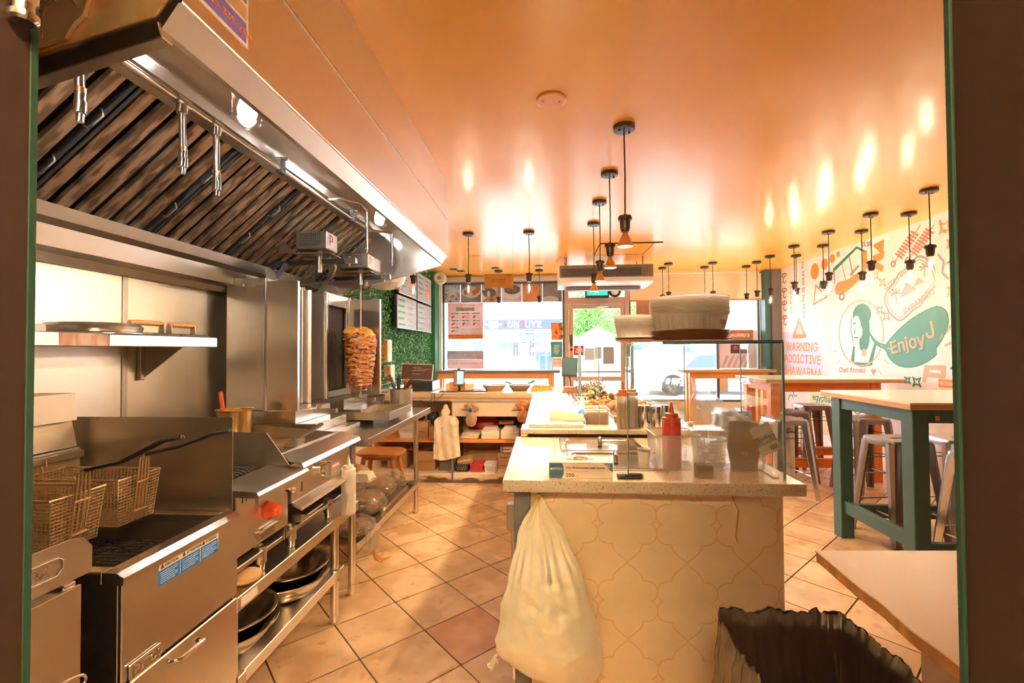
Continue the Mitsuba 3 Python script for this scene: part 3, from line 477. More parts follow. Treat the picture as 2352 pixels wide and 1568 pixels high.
def basket(y0, y1, lab, hy):
    a = thing('fry_basket', lab, 'fry basket', 'fry baskets'); x0, x1, z0, z1, t = -1.585, -1.255, .882, 1.021, .012
    w = []
    for q in range(1, 15):
        z = z0+(z1-z0)*q/15; s = t*(1-q/15); w += wire([(x0+s, y0+s, z), (x1-s, y0+s, z), (x1-s, y1-s, z), (x0+s, y1-s, z), (x0+s, y0+s, z)], .0011)
    for q in range(0, 28):
        x = x0+t+(x1-x0-2*t)*q/27; xx = x0+(x1-x0)*q/27; w += wire([(xx, y0, z1), (x, y0+t, z0), (x, y1-t, z0), (xx, y1, z1)], .0011)
    for q in range(0, 15):
        y = y0+t+(y1-y0-2*t)*q/14; yy = y0+(y1-y0)*q/14; w += wire([(x0, yy, z1), (x0+t, y, z0), (x1-t, y, z0), (x1, yy, z1)], .0011)
    P(a, 'mesh', cat(*w), 'basket_wire', kind='stuff')
    P(a, 'rim', tube([(x0, y0, z1), (x1, y0, z1), (x1, y1, z1), (x0, y1, z1)], .0035, 6, True), 'basket_wire')
    ym = (y0+y1)/2; sp = []
    for q in (-.018, -.006, .006, .018): sp += [tube([(x1-.03, ym+q, z0-.002), (x1-.004, ym+q, z0+.004), (x1+.010, ym+q, z1), (x1+.014, ym+q*.8, z1+.055), (x1+.03, ym+q*.5, z1+.066)], .0028, 6)]
    P(a, 'front_stem', cat(*sp), 'basket_wire', True); P(a, 'stem_band', box(x1+.003, x1+.012, ym-.022, ym+.022, z1-.022, z1-.016), 'basket_wire'); P(a, 'stem_band', box(x1-.004, x1+.005, ym-.022, ym+.022, z0+.03, z0+.036), 'basket_wire')
    P(a, 'handle', cat(tube([(x1+.025, ym-.008, z1+.064), (x1+.12, ym-.006, z1+.085), (x1+.24, ym-.010, z1+.118+hy), (x1+.29, ym-.004, z1+.125+hy)], .005, 8), tube([(x1+.025, ym+.008, z1+.064), (x1+.12, ym+.006, z1+.085), (x1+.24, ym+.010, z1+.118+hy), (x1+.29, ym+.004, z1+.125+hy)], .005, 8), sphere((x1+.29, ym, z1+.125+hy), .009, 1)), 'black_gloss', True, 'black dipped double wire handle')
    P(a, 'hook', tube([(x0+.004, ym, z1), (x0-.006, ym, z1+.03), (x0+.012, ym, z1+.04), (x0+.016, ym, z1+.02)], .003, 6), 'basket_wire', True)
basket(1.07, 1.215, 'nearer wire fry basket hanging over the fryer', .026); basket(1.255, 1.40, 'farther wire fry basket beside the splash guard', .010)
# ---- second fryer, cut by the door jamb
k = thing('fryer_cabinet', 'stainless fryer cabinet cut by the left door jamb', 'deep fryer')
P(k, 'side', box(-1.66, -1.08, .52, .99, .10, .86, .004), 'steel'); P(k, 'door', box(-1.08, -1.072, .53, .985, .12, .865, .004), 'steel')
lipm = ext(sg.Polygon([(.50, .885), (1.005, .885), (1.005, .945), (.985, .972), (.955, .978), (.50, .978)]), .006, (-1.075, 0, 0), (0, 1, 0), (0, 0, 1))
P(k, 'splash_lip', lipm, 'steel'); P(k, 'embossed_border', tube([(-1.067, .70, .912), (-1.067, .925, .912), (-1.067, .938, .925), (-1.067, .938, .942), (-1.067, .928, .950), (-1.067, .70, .950)], .002, 6), 'steel', True)
P(k, 'embossed_name', text('RINOX', .022, (-1.069, .815, .9205), (0, 1, 0), (0, 0, 1), False, .0022), 'steel_dull')
P(k, 'side_rim', box(-1.66, -1.09, .52, .55, .84, .87), 'steel'); P(k, 'side_rim', box(-1.66, -1.09, .96, .99, .84, .87), 'steel')
P(k, 'drain_valve', cat(cyl((-1.07, .78, .62), (-.985, .78, .62), .022), cyl((-.985, .78, .62), (-.97, .78, .62), .034), sphere((-1.0, .83, .52), .06, 2, (1, 1.1, .8)), cyl((-1.07, .83, .56), (-1.0, .83, .54), .03)), 'chrome', 40, 'chrome drain valve with a ring pull')
P(k, 'valve_ring', tube([(-.99+.0*a, .87+.05*math.cos(a), .70+.022*math.sin(a)) for a in np.linspace(0, 2*np.pi, 20, endpoint=False)], .003, 6, True), 'chrome', True)
# ---- equipment stand, charbroiler, griddle
k = thing('equipment_stand', 'low stainless equipment stand under the charbroiler and griddle', 'equipment stand')
P(k, 'top', cat(box(-1.76, -1.055, 1.492, 2.50, .548, .556, .001), box(-1.065, -1.052, 1.492, 2.505, .505, .557, .004), box(-1.76, -1.055, 2.495, 2.505, .508, .556, .002)), 'steel')
P(k, 'lower_shelf', cat(box(-1.72, -1.06, 1.50, 2.29, .272, .279, .001), box(-1.072, -1.06, 1.50, 2.29, .232, .280, .004)), 'steel')
for x in (-1.09, -1.70):
    for y in (1.515, 2.29): P(k, 'leg', cat(cyl((x, y, .05), (x, y, .55), .0205, n=18), lathe([(0, -.004), (.017, -.004), (.024, .01), (.022, .05), (.0205, .055)], (x, y, 0), 16)), 'steel', 40)
P(k, 'corner_bracket', cat(box(-1.115, -1.05, 1.497, 1.54, .225, .285), box(-1.115, -1.05, 2.262, 2.318, .225, .285)), 'steel_dull'); P(k, 'data_label', box(-1.052, -1.0515, 1.51, 1.60, .515, .548, 0), 'paper')
k = thing('charbroiler', 'small charbroiler with a red knob between fryer and griddle', 'charbroiler')
P(k, 'control_panel', box(-1.075, -1.062, 1.495, 1.815, .685, .905, .003), 'steel'); P(k, 'shelf', sec_y([(-1.15, .928), (-.985, .916), (-.978, .905), (-.978, .876), (-.99, .874), (-.99, .895), (-1.15, .905)], 1.492, 1.825), 'steel')
P(k, 'body', cat(box(-1.70, -1.075, 1.497, 1.503, .62, .92), box(-1.70, -1.075, 1.809, 1.815, .62, .92), box(-1.70, -1.08, 1.503, 1.809, .62, .64), box(-1.70, -1.69, 1.50, 1.81, .62, 1.06)), 'steel_dull')
P(k, 'side_guard', ext(sg.Polygon([(-1.70, .90), (-1.055, .928), (-1.155, 1.062), (-1.70, 1.07)]), .004, (0, 1.815, 0), (1, 0, 0), (0, 0, 1)), 'steel_dull')
for q in range(12): P(k, 'grate_bar', ext(sg.Polygon([(0, .012)]+[(.5*j/24, .012+(.006 if j % 2 else 0)) for j in range(25)]+[(.5, 0), (0, 0)]), .012, (-1.67, 1.532+q*.0225, .915), (1, 0, 0), (0, 0, 1)), 'iron')
P(k, 'vent_slot', cat(*[box(-1.0625, -1.0615, 1.525+q*.022, 1.531+q*.022, .868, .888, 0) for q in range(5)]), 'dark_slot', kind='stuff')
kn = P(k, 'knob', (lambda m: (np.stack([-1.062+m[0][:, 2], 1.668+m[0][:, 0], .795+m[0][:, 1]], 1), m[1]))(lathe([(.036, 0), (.036, .012), (.030, .018), (.026, .045), (.020, .052), (0, .053)], n=8)), 'red_knob', 35, 'red control knob')
P(k, 'off_mark', text('OFF', .010, (-1.0615, 1.628, .852), (0, 1, 0), (0, 0, 1)), 'black_print')
P(k, 'badge', box(-1.062, -1.060, 1.715, 1.80, .868, .888, .0005), 'red'); P(k, 'badge_print', cat(*[box(-1.06, -1.0594, 1.722+q*.012, 1.729+q*.012, .872, .884, 0) for q in range(6)]), 'black_print', kind='stuff')
P(k, 'pilot_cover', cat(box(-1.07, -1.05, 1.61, 1.705, .702, .73), box(-1.06, -1.045, 1.635, 1.72, .728, .736)), 'gunmetal')
for x in (-1.10, -1.66): P(k, 'foot', lathe([(0, .558), (.016, .558), (.017, .585), (.023, .586), (.023, .65)], (x, 1.69, 0), 14), 'steel', 40)
k = thing('griddle', 'flat top griddle with a brown seasoned plate and a steel front ledge', 'griddle')
P(k, 'plate', box(-1.70, -1.16, 1.83, 2.385, .905, .925, .002), 'griddle_plate')
P(k, 'grease_trough', cat(box(-1.16, -1.125, 1.84, 2.39, .87, .876), box(-1.165, -1.158, 1.84, 2.39, .87, .915)), 'grease')
P(k, 'front_ledge', sec_y([(-1.135, .958), (-1.10, .962), (-1.008, .935), (-1.000, .915), (-1.004, .913), (-1.012, .928), (-1.10, .950), (-1.135, .945)], 1.822, 2.41), 'steel')
P(k, 'trough_wall', box(-1.14, -1.125, 1.822, 2.40, .87, .962, .002), 'steel')
P(k, 'side_splash', ext(sg.Polygon([(-1.72, .90), (-1.72, 1.005), (-1.16, .962), (-1.10, .962), (-1.10, .90)]), .008, (0, 2.40, 0), (1, 0, 0), (0, 0, 1)), 'steel_dull'); P(k, 'back_splash', box(-1.725, -1.715, 1.825, 2.40, .90, 1.01, .002), 'steel_dull')
P(k, 'control_panel', box(-1.075, -1.055, 1.825, 2.395, .765, .925, .003), 'steel'); P(k, 'body', cat(box(-1.70, -1.075, 1.825, 1.832, .62, .905), box(-1.70, -1.075, 2.388, 2.395, .62, .905), box(-1.70, -1.08, 1.83, 2.39, .62, .64)), 'steel_dull')
P(k, 'drip_ledge', sec_y([(-1.06, .765), (-1.015, .738), (-1.018, .732), (-1.06, .752)], 1.84, 2.40), 'steel')
P(k, 'grease_drawer', cat(box(-1.08, -1.035, 1.87, 2.02, .672, .705, .004), box(-1.06, -1.01, 1.875, 2.015, .70, .706)), 'steel')
for y in (1.835, 2.085):
    P(k, 'knob', (lambda m: (np.stack([-1.055+m[0][:, 2], y+m[0][:, 0], .845+m[0][:, 1]], 1), m[1]))(cat(lathe([(.034, 0), (.034, .010), (.030, .014), (.030, .03), (0, .031)], n=24), box(-.009, .009, -.034, .034, .02, .046, .004))), 'chrome', 35)
P(k, 'badge', box(-1.055, -1.053, 2.17, 2.27, .815, .838, .0005), 'red'); P(k, 'badge_print', cat(*[box(-1.053, -1.0524, 2.178+q*.014, 2.187+q*.014, .82, .833, 0) for q in range(6)]), 'white_print', kind='stuff')
for x in (-1.10, -1.66):
    for y in (1.90, 2.24): P(k, 'foot', lathe([(0, .558), (.016, .558), (.017, .585), (.023, .586), (.023, .65)], (x, y, 0), 14), 'steel', 40)
# things on griddle and stand
k = thing('utensil_pot', 'brass coloured steel pot standing at the back of the griddle', 'pot')
P(k, 'body', lathe([(0, .927), (.066, .927), (.070, .932), (.083, 1.09), (.092, 1.096), (.092, 1.099), (.081, 1.095), (.068, .935), (0, .934)], (-1.625, 2.28, 0), 28), 'brass', 35)
S('wooden_brush', tube([(-1.645, 2.24, .95), (-1.66, 2.23, 1.12), (-1.668, 2.225, 1.195)], [.007, .011, .010], 8), 'red_wood', 'red wooden handle standing in the pot on the griddle', 'utensil handle', smooth=True)
k = thing('griddle_scraper', 'steel griddle scraper lying across the griddle front', 'scraper')
P(k, 'blade', ext(sg.Polygon([(-.045, 0), (.045, 0), (.03, .12), (-.03, .12)]), .003, (-1.22, 2.13, .935), (.95, .3, 0), (-.3, .85, .14)), 'steel'); P(k, 'handle', bar((-1.255, 2.24, .952), (-1.225, 2.42, 1.0), .026, .012), 'gunmetal', label='dark riveted handle')
S('bread_roll', sphere((-1.10, 1.60, .578), .05, 3, (1.1, 1.15, .42)), 'bread', 'tan bread roll lying on the stand below the charbroiler', 'bread roll', smooth=True)
def bottle(name, x, y, z, r, h, body, capm, lab, cat_, fill=None, group=None):
    a = thing(name, lab, cat_, group)
    P(a, 'body', lathe([(0, z), (r*.93, z), (r, z+.006), (r, z+h*.66), (r*.97, z+h*.70), (r*.9, z+h*.71)], (x, y, 0), 24), body, 40)
    P(a, 'cap', lathe([(r*.98, z+h*.70), (r*.98, z+h*.765), (r*.72, z+h*.775), (r*.70, z+h*.83), (r*.30, z+h*.845), (r*.26, z+h*.87), (r*.10, z+h), (0, z+h)], (x, y, 0), 24), capm, 35)
    if fill: P(a, 'liquid', lathe([(0, z+.004), (r*.94, z+.004), (r*.94, z+h*fill), (0, z+h*fill)], (x, y, 0), 20), 'liquid', 40)
    return a
bottle('squeeze_bottle', -1.02, 2.30, .557, .0365, .30, 'frosted', 'white_plastic', 'frosted squeeze bottle standing on the corner of the equipment stand', 'squeeze bottle', .40)
def bowl_mesh(x, y, z, r, h): return lathe([(0, z), (r*.42, z), (r*.72, z+h*.3), (r*.92, z+h*.7), (r*.98, z+h), (r*1.05, z+h+.003), (r*1.05, z+h-.003), (r*.96, z+h-.008), (r*.88, z+h*.68), (r*.68, z+h*.31), (r*.4, z+.006), (0, z+.005)], (x, y, 0), 40)
for i, (x, y, lab) in enumerate(((-1.21, 1.64, 'left nest'), (-1.19, 2.02, 'right nest'))):
    S('mixing_bowl', bowl_mesh(x, y, .2795, .18, .105), 'chrome', f'lower wide steel mixing bowl of the {lab} on the stand', 'bowl', 'steel mixing bowls', 40)
    S('mixing_bowl', bowl_mesh(x+.005, y+.01, .305, .165, .115), 'chrome', f'upper steel mixing bowl of the {lab} on the stand', 'bowl', 'steel mixing bowls', 40)
# ---- long prep table
k = thing('prep_table', 'long stainless prep table carrying the two shawarma broilers', 'table')
P(k, 'top', cat(box(-1.86, -1.00, 2.515, 3.92, .892, .900, .001), box(-1.012, -1.000, 2.512, 3.92, .855, .901, .004), box(-1.86, -1.0, 3.91, 3.922, .856, .900, .003), box(-1.86, -1.0, 2.51, 2.518, .856, .900, .003)), 'steel')
P(k, 'undershelf', cat(box(-1.78, -1.085, 2.56, 3.86, .272, .279, .001), box(-1.098, -1.085, 2.56, 3.86, .236, .280, .004)), 'steel')
for x in (-1.115, -1.78):
    for y in (2.56, 3.87): P(k, 'leg', cat(cyl((x, y, .05), (x, y, .893), .0205, n=18), lathe([(0, -.004), (.016, -.004), (.024, .012), (.023, .06), (.0205, .065)], (x, y, 0), 16)), 'steel', 40)
# ---- vertical broilers
def broiler(y0, nm, wl, wr, hanging):
    a = thing('vertical_broiler', f'{nm} upright steel shawarma broiler with folding side wings', 'broiler', 'shawarma broilers')
    y1, xb, xf, zb, zt = y0+.40, -1.84, (-1.56 if hanging else -1.60), 1.06, 1.825
    P(a, 'base', cat(box(-1.84, -1.42, y0-.005, y1+.02, .985, 1.058, .003), box(-1.80, -1.30, y0, y1, .932, .985, .003)), 'steel'); P(a, 'foot_frame', box(-1.78, -1.22, y0+.03, y1+.03, .9005, .932, .003), 'steel')
    P(a, 'side_panel', box(xb, xf, y0, y0+.012, zb, zt, .003), 'steel_hood'); P(a, 'side_panel', box(xb, xf, y1-.012, y1, zb, zt, .003), 'steel_hood')
    P(a, 'back_panel', box(xb, xb+.012, y0, y1, zb, zt, .003), 'steel'); P(a, 'top_panel', box(xb, xf, y0, y1, zt-.006, zt, .002), 'steel')
    P(a, 'burner_frame', cat(box(xf-.02, xf, y0+.012, y0+.05, zb, zt), box(xf-.02, xf, y1-.05, y1-.012, zb, zt), box(xf-.02, xf, y0+.05, y1-.05, zt-.09, zt), box(xf-.02, xf, y0+.05, y1-.05, zb, zb+.05)), 'steel')
    mesh_ = [bar((xf-.03, y0+.05, zb+.06+q*.022), (xf-.03, y1-.05, zb+.06+q*.022), .003, b=0) for q in range(28)]+[bar((xf-.03, y0+.06+q*.02, zb+.05), (xf-.03, y0+.06+q*.02, zt-.09), .003, b=0) for q in range(15)]
    P(a, 'burner_grid', cat(box(xf-.05, xf-.04, y0+.05, y1-.05, zb+.05, zt-.09, 0), *mesh_), 'burner')
    P(a, 'corner_post', cyl((xf, y0, zb), (xf, y0, zt), .014, n=14), 'chrome', 40); P(a, 'corner_post', cyl((xf, y1, zb), (xf, y1, zt), .014, n=14), 'chrome', 40)
    for nm_, yy, (dx, dy) in (('wing', y0, wl), ('wing', y1, wr)):
        q = np.array([dx, dy]); L = np.linalg.norm(q); q = q/L
        P(a, nm_, cat(fr(box(.01, L, -.006, .006, 0, zt-zb-.02, .002), (xf, yy, zb), (q[0], q[1], 0), (-q[1], q[0], 0)), fr(box(L-.004, L+.004, -.004, .018, 0, zt-zb-.02, .002), (xf, yy, zb), (q[0], q[1], 0), (-q[1], q[0], 0))), 'steel_hood')
    P(a, 'top_deflector', cat(ext(sg.Polygon([(y0+.03, 0), (y0+.05, .075), (y1-.12, .075), (y1-.06, 0)]), .003, (xf-.02, 0, zt), (0, 1, 0), (-.35, 0, 1)), bar((xf-.02, y1-.08, zt), (xf-.04, y1-.08, zt+.085), .012)), 'steel_dull')
    P(a, 'skewer_arm', box(-1.66, -1.27, y0+.185, y0+.215, 1.022, 1.048, .003), 'steel'); P(a, 'skewer_socket', cyl((-1.385, y0+.2, 1.045), (-1.385, y0+.2, 1.075), .014), 'chrome', 40)
    my = y0+.2; mx = -1.40
    P(a, 'motor_arm', cat(bar((-1.70, my+.05, 1.955), (-1.18, my+.05, 1.965), .022, .028), bar((-1.70, my+.05, 1.955), (-1.80, my+.05, 1.82), .022, .028)), 'dark_metal')
    P(a, 'arm_grip', bar((-1.585, my-.02, 1.945), (-1.635, my-.03, 1.865), .024, .02), 'navy'); P(a, 'arm_clamp', cat(bar((-1.24, my+.05, 1.965), (-1.17, my+.05, 1.966), .034), cyl((-1.215, my+.05, 1.93), (-1.215, my+.05, 1.995), .006)), 'steel')
    P(a, 'motor_tray', cat(box(-1.50, -1.28, my-.085, my+.085, 1.988, 1.994), ext(sg.Polygon([(0, 0), (.10, -.105), (.0, -.105)]), .003, (-1.60, my-.07, 2.10), (1, 0, 0), (0, 0, 1))), 'steel_dull')
    ms = sub(a, 'motor'); scene[ms] = mikit.ply(box(-1.495, -1.30, my-.075, my+.065, 2.015, 2.125, .005), 'mat_steel_dull')
    P(ms, 'grille', cat(*[box(-1.465+q*.013, -1.457+q*.013, my-.0762, my-.0745, 2.038+r*.013, 2.046+r*.013, 0) for q in range(10) for r in range(6)]), 'dark_slot', kind='stuff')
    P(ms, 'badge', box(-1.30, -1.2985, my-.07, my+.06, 2.02, 2.12, 0), 'white_print'); P(ms, 'badge_letter', text('P', .06, (-1.2984, my-.05, 2.047), (0, 1, 0), (0, 0, 1), True), 'red')
    P(a, 'spindle_sleeve', cyl((-1.385, my, 2.015), (-1.385, my, 1.90 if hanging else 1.885), .0165, n=14), 'steel', 40)
    P(a, 'gas_hose', tube([(-1.33, my+.06, 1.985), (-1.315, my+.07, 1.93), (-1.34, my+.09, 1.88), (-1.42, y1-.06, 1.85), (-1.55, y1-.04, 1.84), (-1.66, y1-.04, 1.83)], .0085, 8), 'steel_dull', True)
    P(a, 'heat_sign', ext(sg.Polygon([(0, 0), (.042, 0), (.021, .036)]).difference(sg.Polygon([(.008, .0045), (.034, .0045), (.021, .027)])), .001, (-1.755, y0-.001, 1.775), (1, 0, 0), (0, 0, 1)), 'brown_print'); P(a, 'heat_sign_field', ext(sg.Polygon([(.006, .003), (.036, .003), (.021, .03)]), .0006, (-1.755, y0-.0006, 1.775), (1, 0, 0), (0, 0, 1)), 'cream')
    return a, my
broiler(2.50, 'nearer', (.195, -.012), (.055, -.025), False)
B2, my = broiler(3.13, 'farther', (-.20, -.016), (.28, -.085), True)
k = thing('drip_tray', 'wide greasy steel drip tray on the prep table below the meat', 'tray')
P(k, 'pan', cat(box(-1.40, -1.035, 2.975, 3.46, .933, .938, .001), box(-1.045, -1.035, 2.97, 3.46, .933, .985, .002), box(-1.56, -1.035, 2.97, 2.98, .933, .985, .002), box(-1.56, -1.035, 3.45, 3.46, .933, .985, .002)), 'steel_dull')
P(k, 'juice', box(-1.40, -1.045, 2.985, 3.445, .938, .941, 0), 'griddle_plate')
k = thing('shawarma_skewer', 'tall cone of stacked roasted meat on an upright spit at the farther broiler', 'meat')
P(k, 'spit', cyl((-1.385, my, 1.07), (-1.385, my, 1.91), .0065, n=10), 'chrome', 40); P(k, 'base_disc', lathe([(0, 1.105), (.05, 1.105), (.05, 1.112), (0, 1.112)], (-1.385, my, 0), 20), 'steel')
def meat(u, v):
    a = u*2*np.pi; z = 1.125+v*.43; r = np.interp(v, [0, .02, .25, .55, .82, .93, .985, 1], [0, .082, .094, .108, .120, .108, .055, 0])
    lay = np.abs(((z*33+.35*np.sin(a*3+z*20)+.8*meshkit.noise(np.stack([np.cos(a)*3, np.sin(a)*3, z*9], -1))) % 1)-.5)
    p0 = np.stack([np.cos(a)*r, np.sin(a)*r, z], -1); q = np.stack([np.cos(a)*r, np.sin(a)*r, z*1.6], -1)
    rr = r*(1+.17*(meshkit.fbm(q*np.array([24, 24, 40]), 4, 3)-.5)*2+.035*(lay-.25)*2+.07*(meshkit.fbm(q*9, 2, 5)-.5)*2)
    return np.stack([-1.385+np.cos(a)*rr, my+np.sin(a)*rr, z+.012*(meshkit.fbm(q*12, 2, 9)-.5)], -1)
mm = grid(meat, 121, 150); P(k, 'meat_cone', mm, 'meat', True)
P(k, 'chicken_piece', rough(sphere((-1.435, my-.045, 1.545), .055, 3, (1.1, 1, .62)), .008, 30), 'meat_top', True); P(k, 'chicken_piece', rough(sphere((-1.335, my-.03, 1.525), .062, 3, (1, 1, .75)), .008, 26), 'meat_top', True); P(k, 'chicken_piece', rough(sphere((-1.39, my+.05, 1.55), .06, 3, (1, 1, .6)), .008, 28), 'meat_top', True)
drips = [tube([(-1.385+.075*math.cos(a), my+.075*math.sin(a), 1.14), (-1.385+.078*math.cos(a), my+.078*math.sin(a), 1.135-l)], [.006, .002], 6) for a, l in ((4.0, .05), (4.6, .03), (5.2, .06), (5.6, .045), (.2, .04), (3.6, .045))]
P(k, 'fat_drip', cat(*drips), 'meat', kind='stuff')
# utensils behind the tray
k = thing('knife_bucket', 'steel bucket full of knives at the far end of the prep table', 'bucket')
P(k, 'body', lathe([(0, .9005), (.088, .9005), (.09, .905), (.092, 1.078), (.096, 1.083), (.088, 1.083), (.086, .91), (0, .908)], (-1.195, 3.72, 0), 32), 'steel', 35)
for i, (dx, dy, tx, ty, z1, m, r) in enumerate(((-.055, .0, -.05, 0, 1.20, 'black', .014), (-.015, -.03, .01, 0, 1.205, 'black', .016), (.02, .01, .03, .02, 1.165, 'red', .012), (.02, -.02, .075, .02, 1.17, 'black', .008), (.06, 0, .025, 0, 1.11, 'knob_wood', .011))):
    S('kitchen_knife', tube([(-1.195+dx*.6, 3.72+dy, .95), (-1.195+dx, 3.72+dy, 1.07), (-1.195+dx+tx*.5, 3.72+dy+ty*.5, 1.07+(z1-1.07)*.6), (-1.195+dx+tx, 3.72+dy+ty, z1)], [r*.5, r*.8, r, r*.8], 8), m, ('leftmost black knife handle in the bucket', 'taller black knife handle in the bucket', 'red utensil handle in the bucket', 'slanted thin black handle in the bucket', 'short wooden handle at the right rim of the bucket')[i], 'utensil', 'utensils in the bucket', smooth=True)
for i in range(4):
    S('serving_tongs', cat(bar((-1.66+.02*i, 3.66, 1.03+.02*i), (-1.27, 3.60+.04*i, 1.06+.035*i), .018, .006), bar((-1.66+.02*i, 3.70, 1.03+.02*i), (-1.27, 3.62+.04*i, 1.065+.035*i), .018, .006)), ('chrome', 'steel_dull', 'chrome', 'black')[i], ('lowest', 'second', 'third', 'topmost')[i]+' of the tongs piled beside the knife bucket', 'tongs', 'tongs beside the bucket')
S('plastic_tub', cat(lathe([(0, .9005), (.07, .9005), (.085, 1.02), (.088, 1.03)], (-1.42, 3.70, 0), 24)), 'grey_lam', 'dark plastic tub under the tongs on the prep table', 'tub', smooth=35)
# ================================================================ food island
k = thing('food_island', 'white patterned food island in the middle of the room', 'counter')
P(k, 'front_panel', box(-.055, .845, 1.685, 1.70, 0, .888, .002), 'panel_paper')
P(k, 'end_board', box(-.115, -.056, 1.68, 1.72, 0, .888, .002), 'ac_dark', label='dark grey cabinet edge')
P(k, 'side_board', cat(box(.83, .845, 1.70, 4.60, 0, .888, .002), box(-.115, -.10, 1.72, 4.60, .05, .888, .002)), 'panel_paper'); P(k, 'under_shelf', box(-.10, .83, 1.70, 4.60, .05, .07, .002), 'grey_lam'); P(k, 'back_board', box(-.10, .83, 4.58, 4.60, .05, .888), 'panel_paper')
P(k, 'side_door', cat(box(-.135, -.116, 1.80, 2.35, .10, .70, .003)), 'steel'); P(k, 'dial', cyl((-.116, 1.77, .865), (-.145, 1.77, .865), .021, n=16), 'black', 30); P(k, 'bracket', box(-.150, -.116, 1.76, 1.80, .70, .80, .003), 'steel_dull')
# quatrefoil lines of the paper
def cell(cx, cz, a=.1065, b=.1385):
    q = [(.80, 0), (.93, .06), (1.0, .20), (.985, .33), (.90, .45), (.72, .52), (.50, .53), (.49, .61), (.42, .71), (.24, .84), (.06, .94), (0, 1.0)]
    h = [(x*a, z*b) for x, z in q]; full = h+[(-x, z) for x, z in h[::-1]]+[(-x, -z) for x, z in h]+[(x, -z) for x, z in h[::-1]]
    return sg.Polygon([(cx+x, cz+z) for x, z in full])
pan = sg.box(-.053, .003, .843, .886)
for r in range(-1, 6):
    for c in range(-1, 6):
        g = cell(.0845+.2115*c, .765-.277*r)
        ln = g.boundary.buffer(.0026).intersection(pan)
        if not ln.is_empty: P(k, 'pattern_line', ext(ln, .0006, (0, 1.685, 0), (1, 0, 0), (0, 0, 1)), 'panel_line')
P(k, 'scratch', tube([(.665, 1.684, .887), (.672, 1.684, .86), (.690, 1.684, .82), (.684, 1.684, .775), (.68, 1.684, .73), (.686, 1.684, .70)], [.001, .002, .0022, .003, .0022, .0005], 6), 'ply_edge')
P(k, 'hook', cat(cyl((-.025, 1.685, .865), (-.025, 1.66, .865), .007, n=10), cyl((-.025, 1.663, .865), (-.025, 1.655, .865), .010, n=10)), 'knob_wood', 30)
k = thing('countertop', 'thick speckled stone worktop at the near end of the food island', 'countertop')
P(k, 'slab', box(-.154, .90, 1.635, 2.46, .888, .93, .003), 'quartz'); P(k, 'seam', box(.045, .047, 1.66, 2.45, .93, .9304, 0), 'brown_print')
k = thing('counter_ledge', 'raised speckled stone ledge across the food island', 'ledge')
P(k, 'slab', box(-.130, .95, 2.445, 2.62, .948, .972, .003), 'quartz'); P(k, 'end_leg', box(-.130, -.095, 2.447, 2.62, .9305, .948, .002), 'quartz'); P(k, 'riser', box(-.09, .94, 2.50, 2.60, .9305, .948, .002), 'grey_lam')
k = thing('serving_counter', 'steel topped serving counter behind the ledge of the food island', 'counter')
P(k, 'top', box(-.12, .86, 2.63, 4.62, .925, .955, .003), 'steel'); P(k, 'pan_rail', cat(box(.24, .26, 2.66, 4.55, .955, .975), box(.70, .72, 2.66, 4.55, .955, .975)), 'steel')
k = thing('cutting_board', 'long white cutting board along the kitchen side of the island', 'cutting board'); P(k, 'board', box(-.088, .215, 2.50, 4.30, .9725, .992, .004), 'white_plastic'); P(k, 'stone_front', box(-.087, .214, 2.497, 2.503, .9725, .985, .001), 'cream')
def lid(x0, x1, y0, y1, lab):
    a = thing('food_pan', lab, 'food pan', 'covered food pans'); z = .9305
    o = rrect(x1-x0, y1-y0, .03); c = ((x0+x1)/2, (y0+y1)/2)
    P(a, 'lid', cat(loft([ring(o, z, c), ring(o, z+.006, c), ring(o*.985, z+.008, c), ring(o*np.array([.88, .80]), z+.008, c), ring(o*np.array([.85, .76]), z+.002, c)]), fan(ring(o*np.array([.85, .76]), z+.002, c))), 'chrome', 25)
    P(a, 'handle', tube([(c[0]-.005, c[1]-.05, z+.004), (c[0]-.002, c[1]-.035, z+.026), (c[0]+.006, c[1]+.025, z+.030), (c[0]+.008, c[1]+.04, z+.006)], [.009, .010, .010, .009], 8), 'gunmetal', True)
lid(.075, .46, 2.10, 2.42, 'farther covered steel food pan below the ledge'); lid(.09, .50, 1.79, 2.085, 'nearer covered steel food pan behind the glove box')
# glove box
k = thing('glove_box', 'cream and blue box of clear vinyl gloves at the front of the worktop', 'box'); gb = (.015, .245, 1.668, 1.765, .9305, .992)
P(k, 'carton', box(*gb[:4], gb[4], gb[5]-.004, .002), 'cream')
P(k, 'top_print', box(gb[0], gb[1], gb[2], gb[3], gb[5]-.004, gb[5]-.003, 0), 'paper'); P(k, 'opening', ext(sa.scale(sg.Point(0, 0).buffer(1), .052, .018), .0006, (.13, 1.722, gb[5]-.003)), 'brown_print')
P(k, 'glove_tuft', rough(sphere((.135, 1.722, gb[5]-.001), .02, 2, (1.4, .7, .5)), .006, 60), 'white_film', True)
fz = (0, gb[2]-.0006, 0); zx = dict(x=(1, 0, 0), y=(0, 0, 1))
P(k, 'blue_field', (ext(sg.Polygon([(.0155, .932), (.060, .932), (.068, .948), (.068, .972), (.062, .986), (.0155, .986)]), .0005, fz, (1, 0, 0), (0, 0, 1))), 'navy_teal'); P(k, 'blue_field', (ext(sg.Polygon([(.212, .9865), (.2445, .9865), (.2445, .955)]), .0005, fz, (1, 0, 0), (0, 0, 1))), 'navy_teal')
P(k, 'print', cat(text('Vinyl Multipurpose Clear Gloves', .0068, (.074, gb[2]-.0006, .967), bold=True, depth=.0005), text('100', .012, (.074, gb[2]-.0006, .937), bold=True, depth=.0005)), 'black_print')
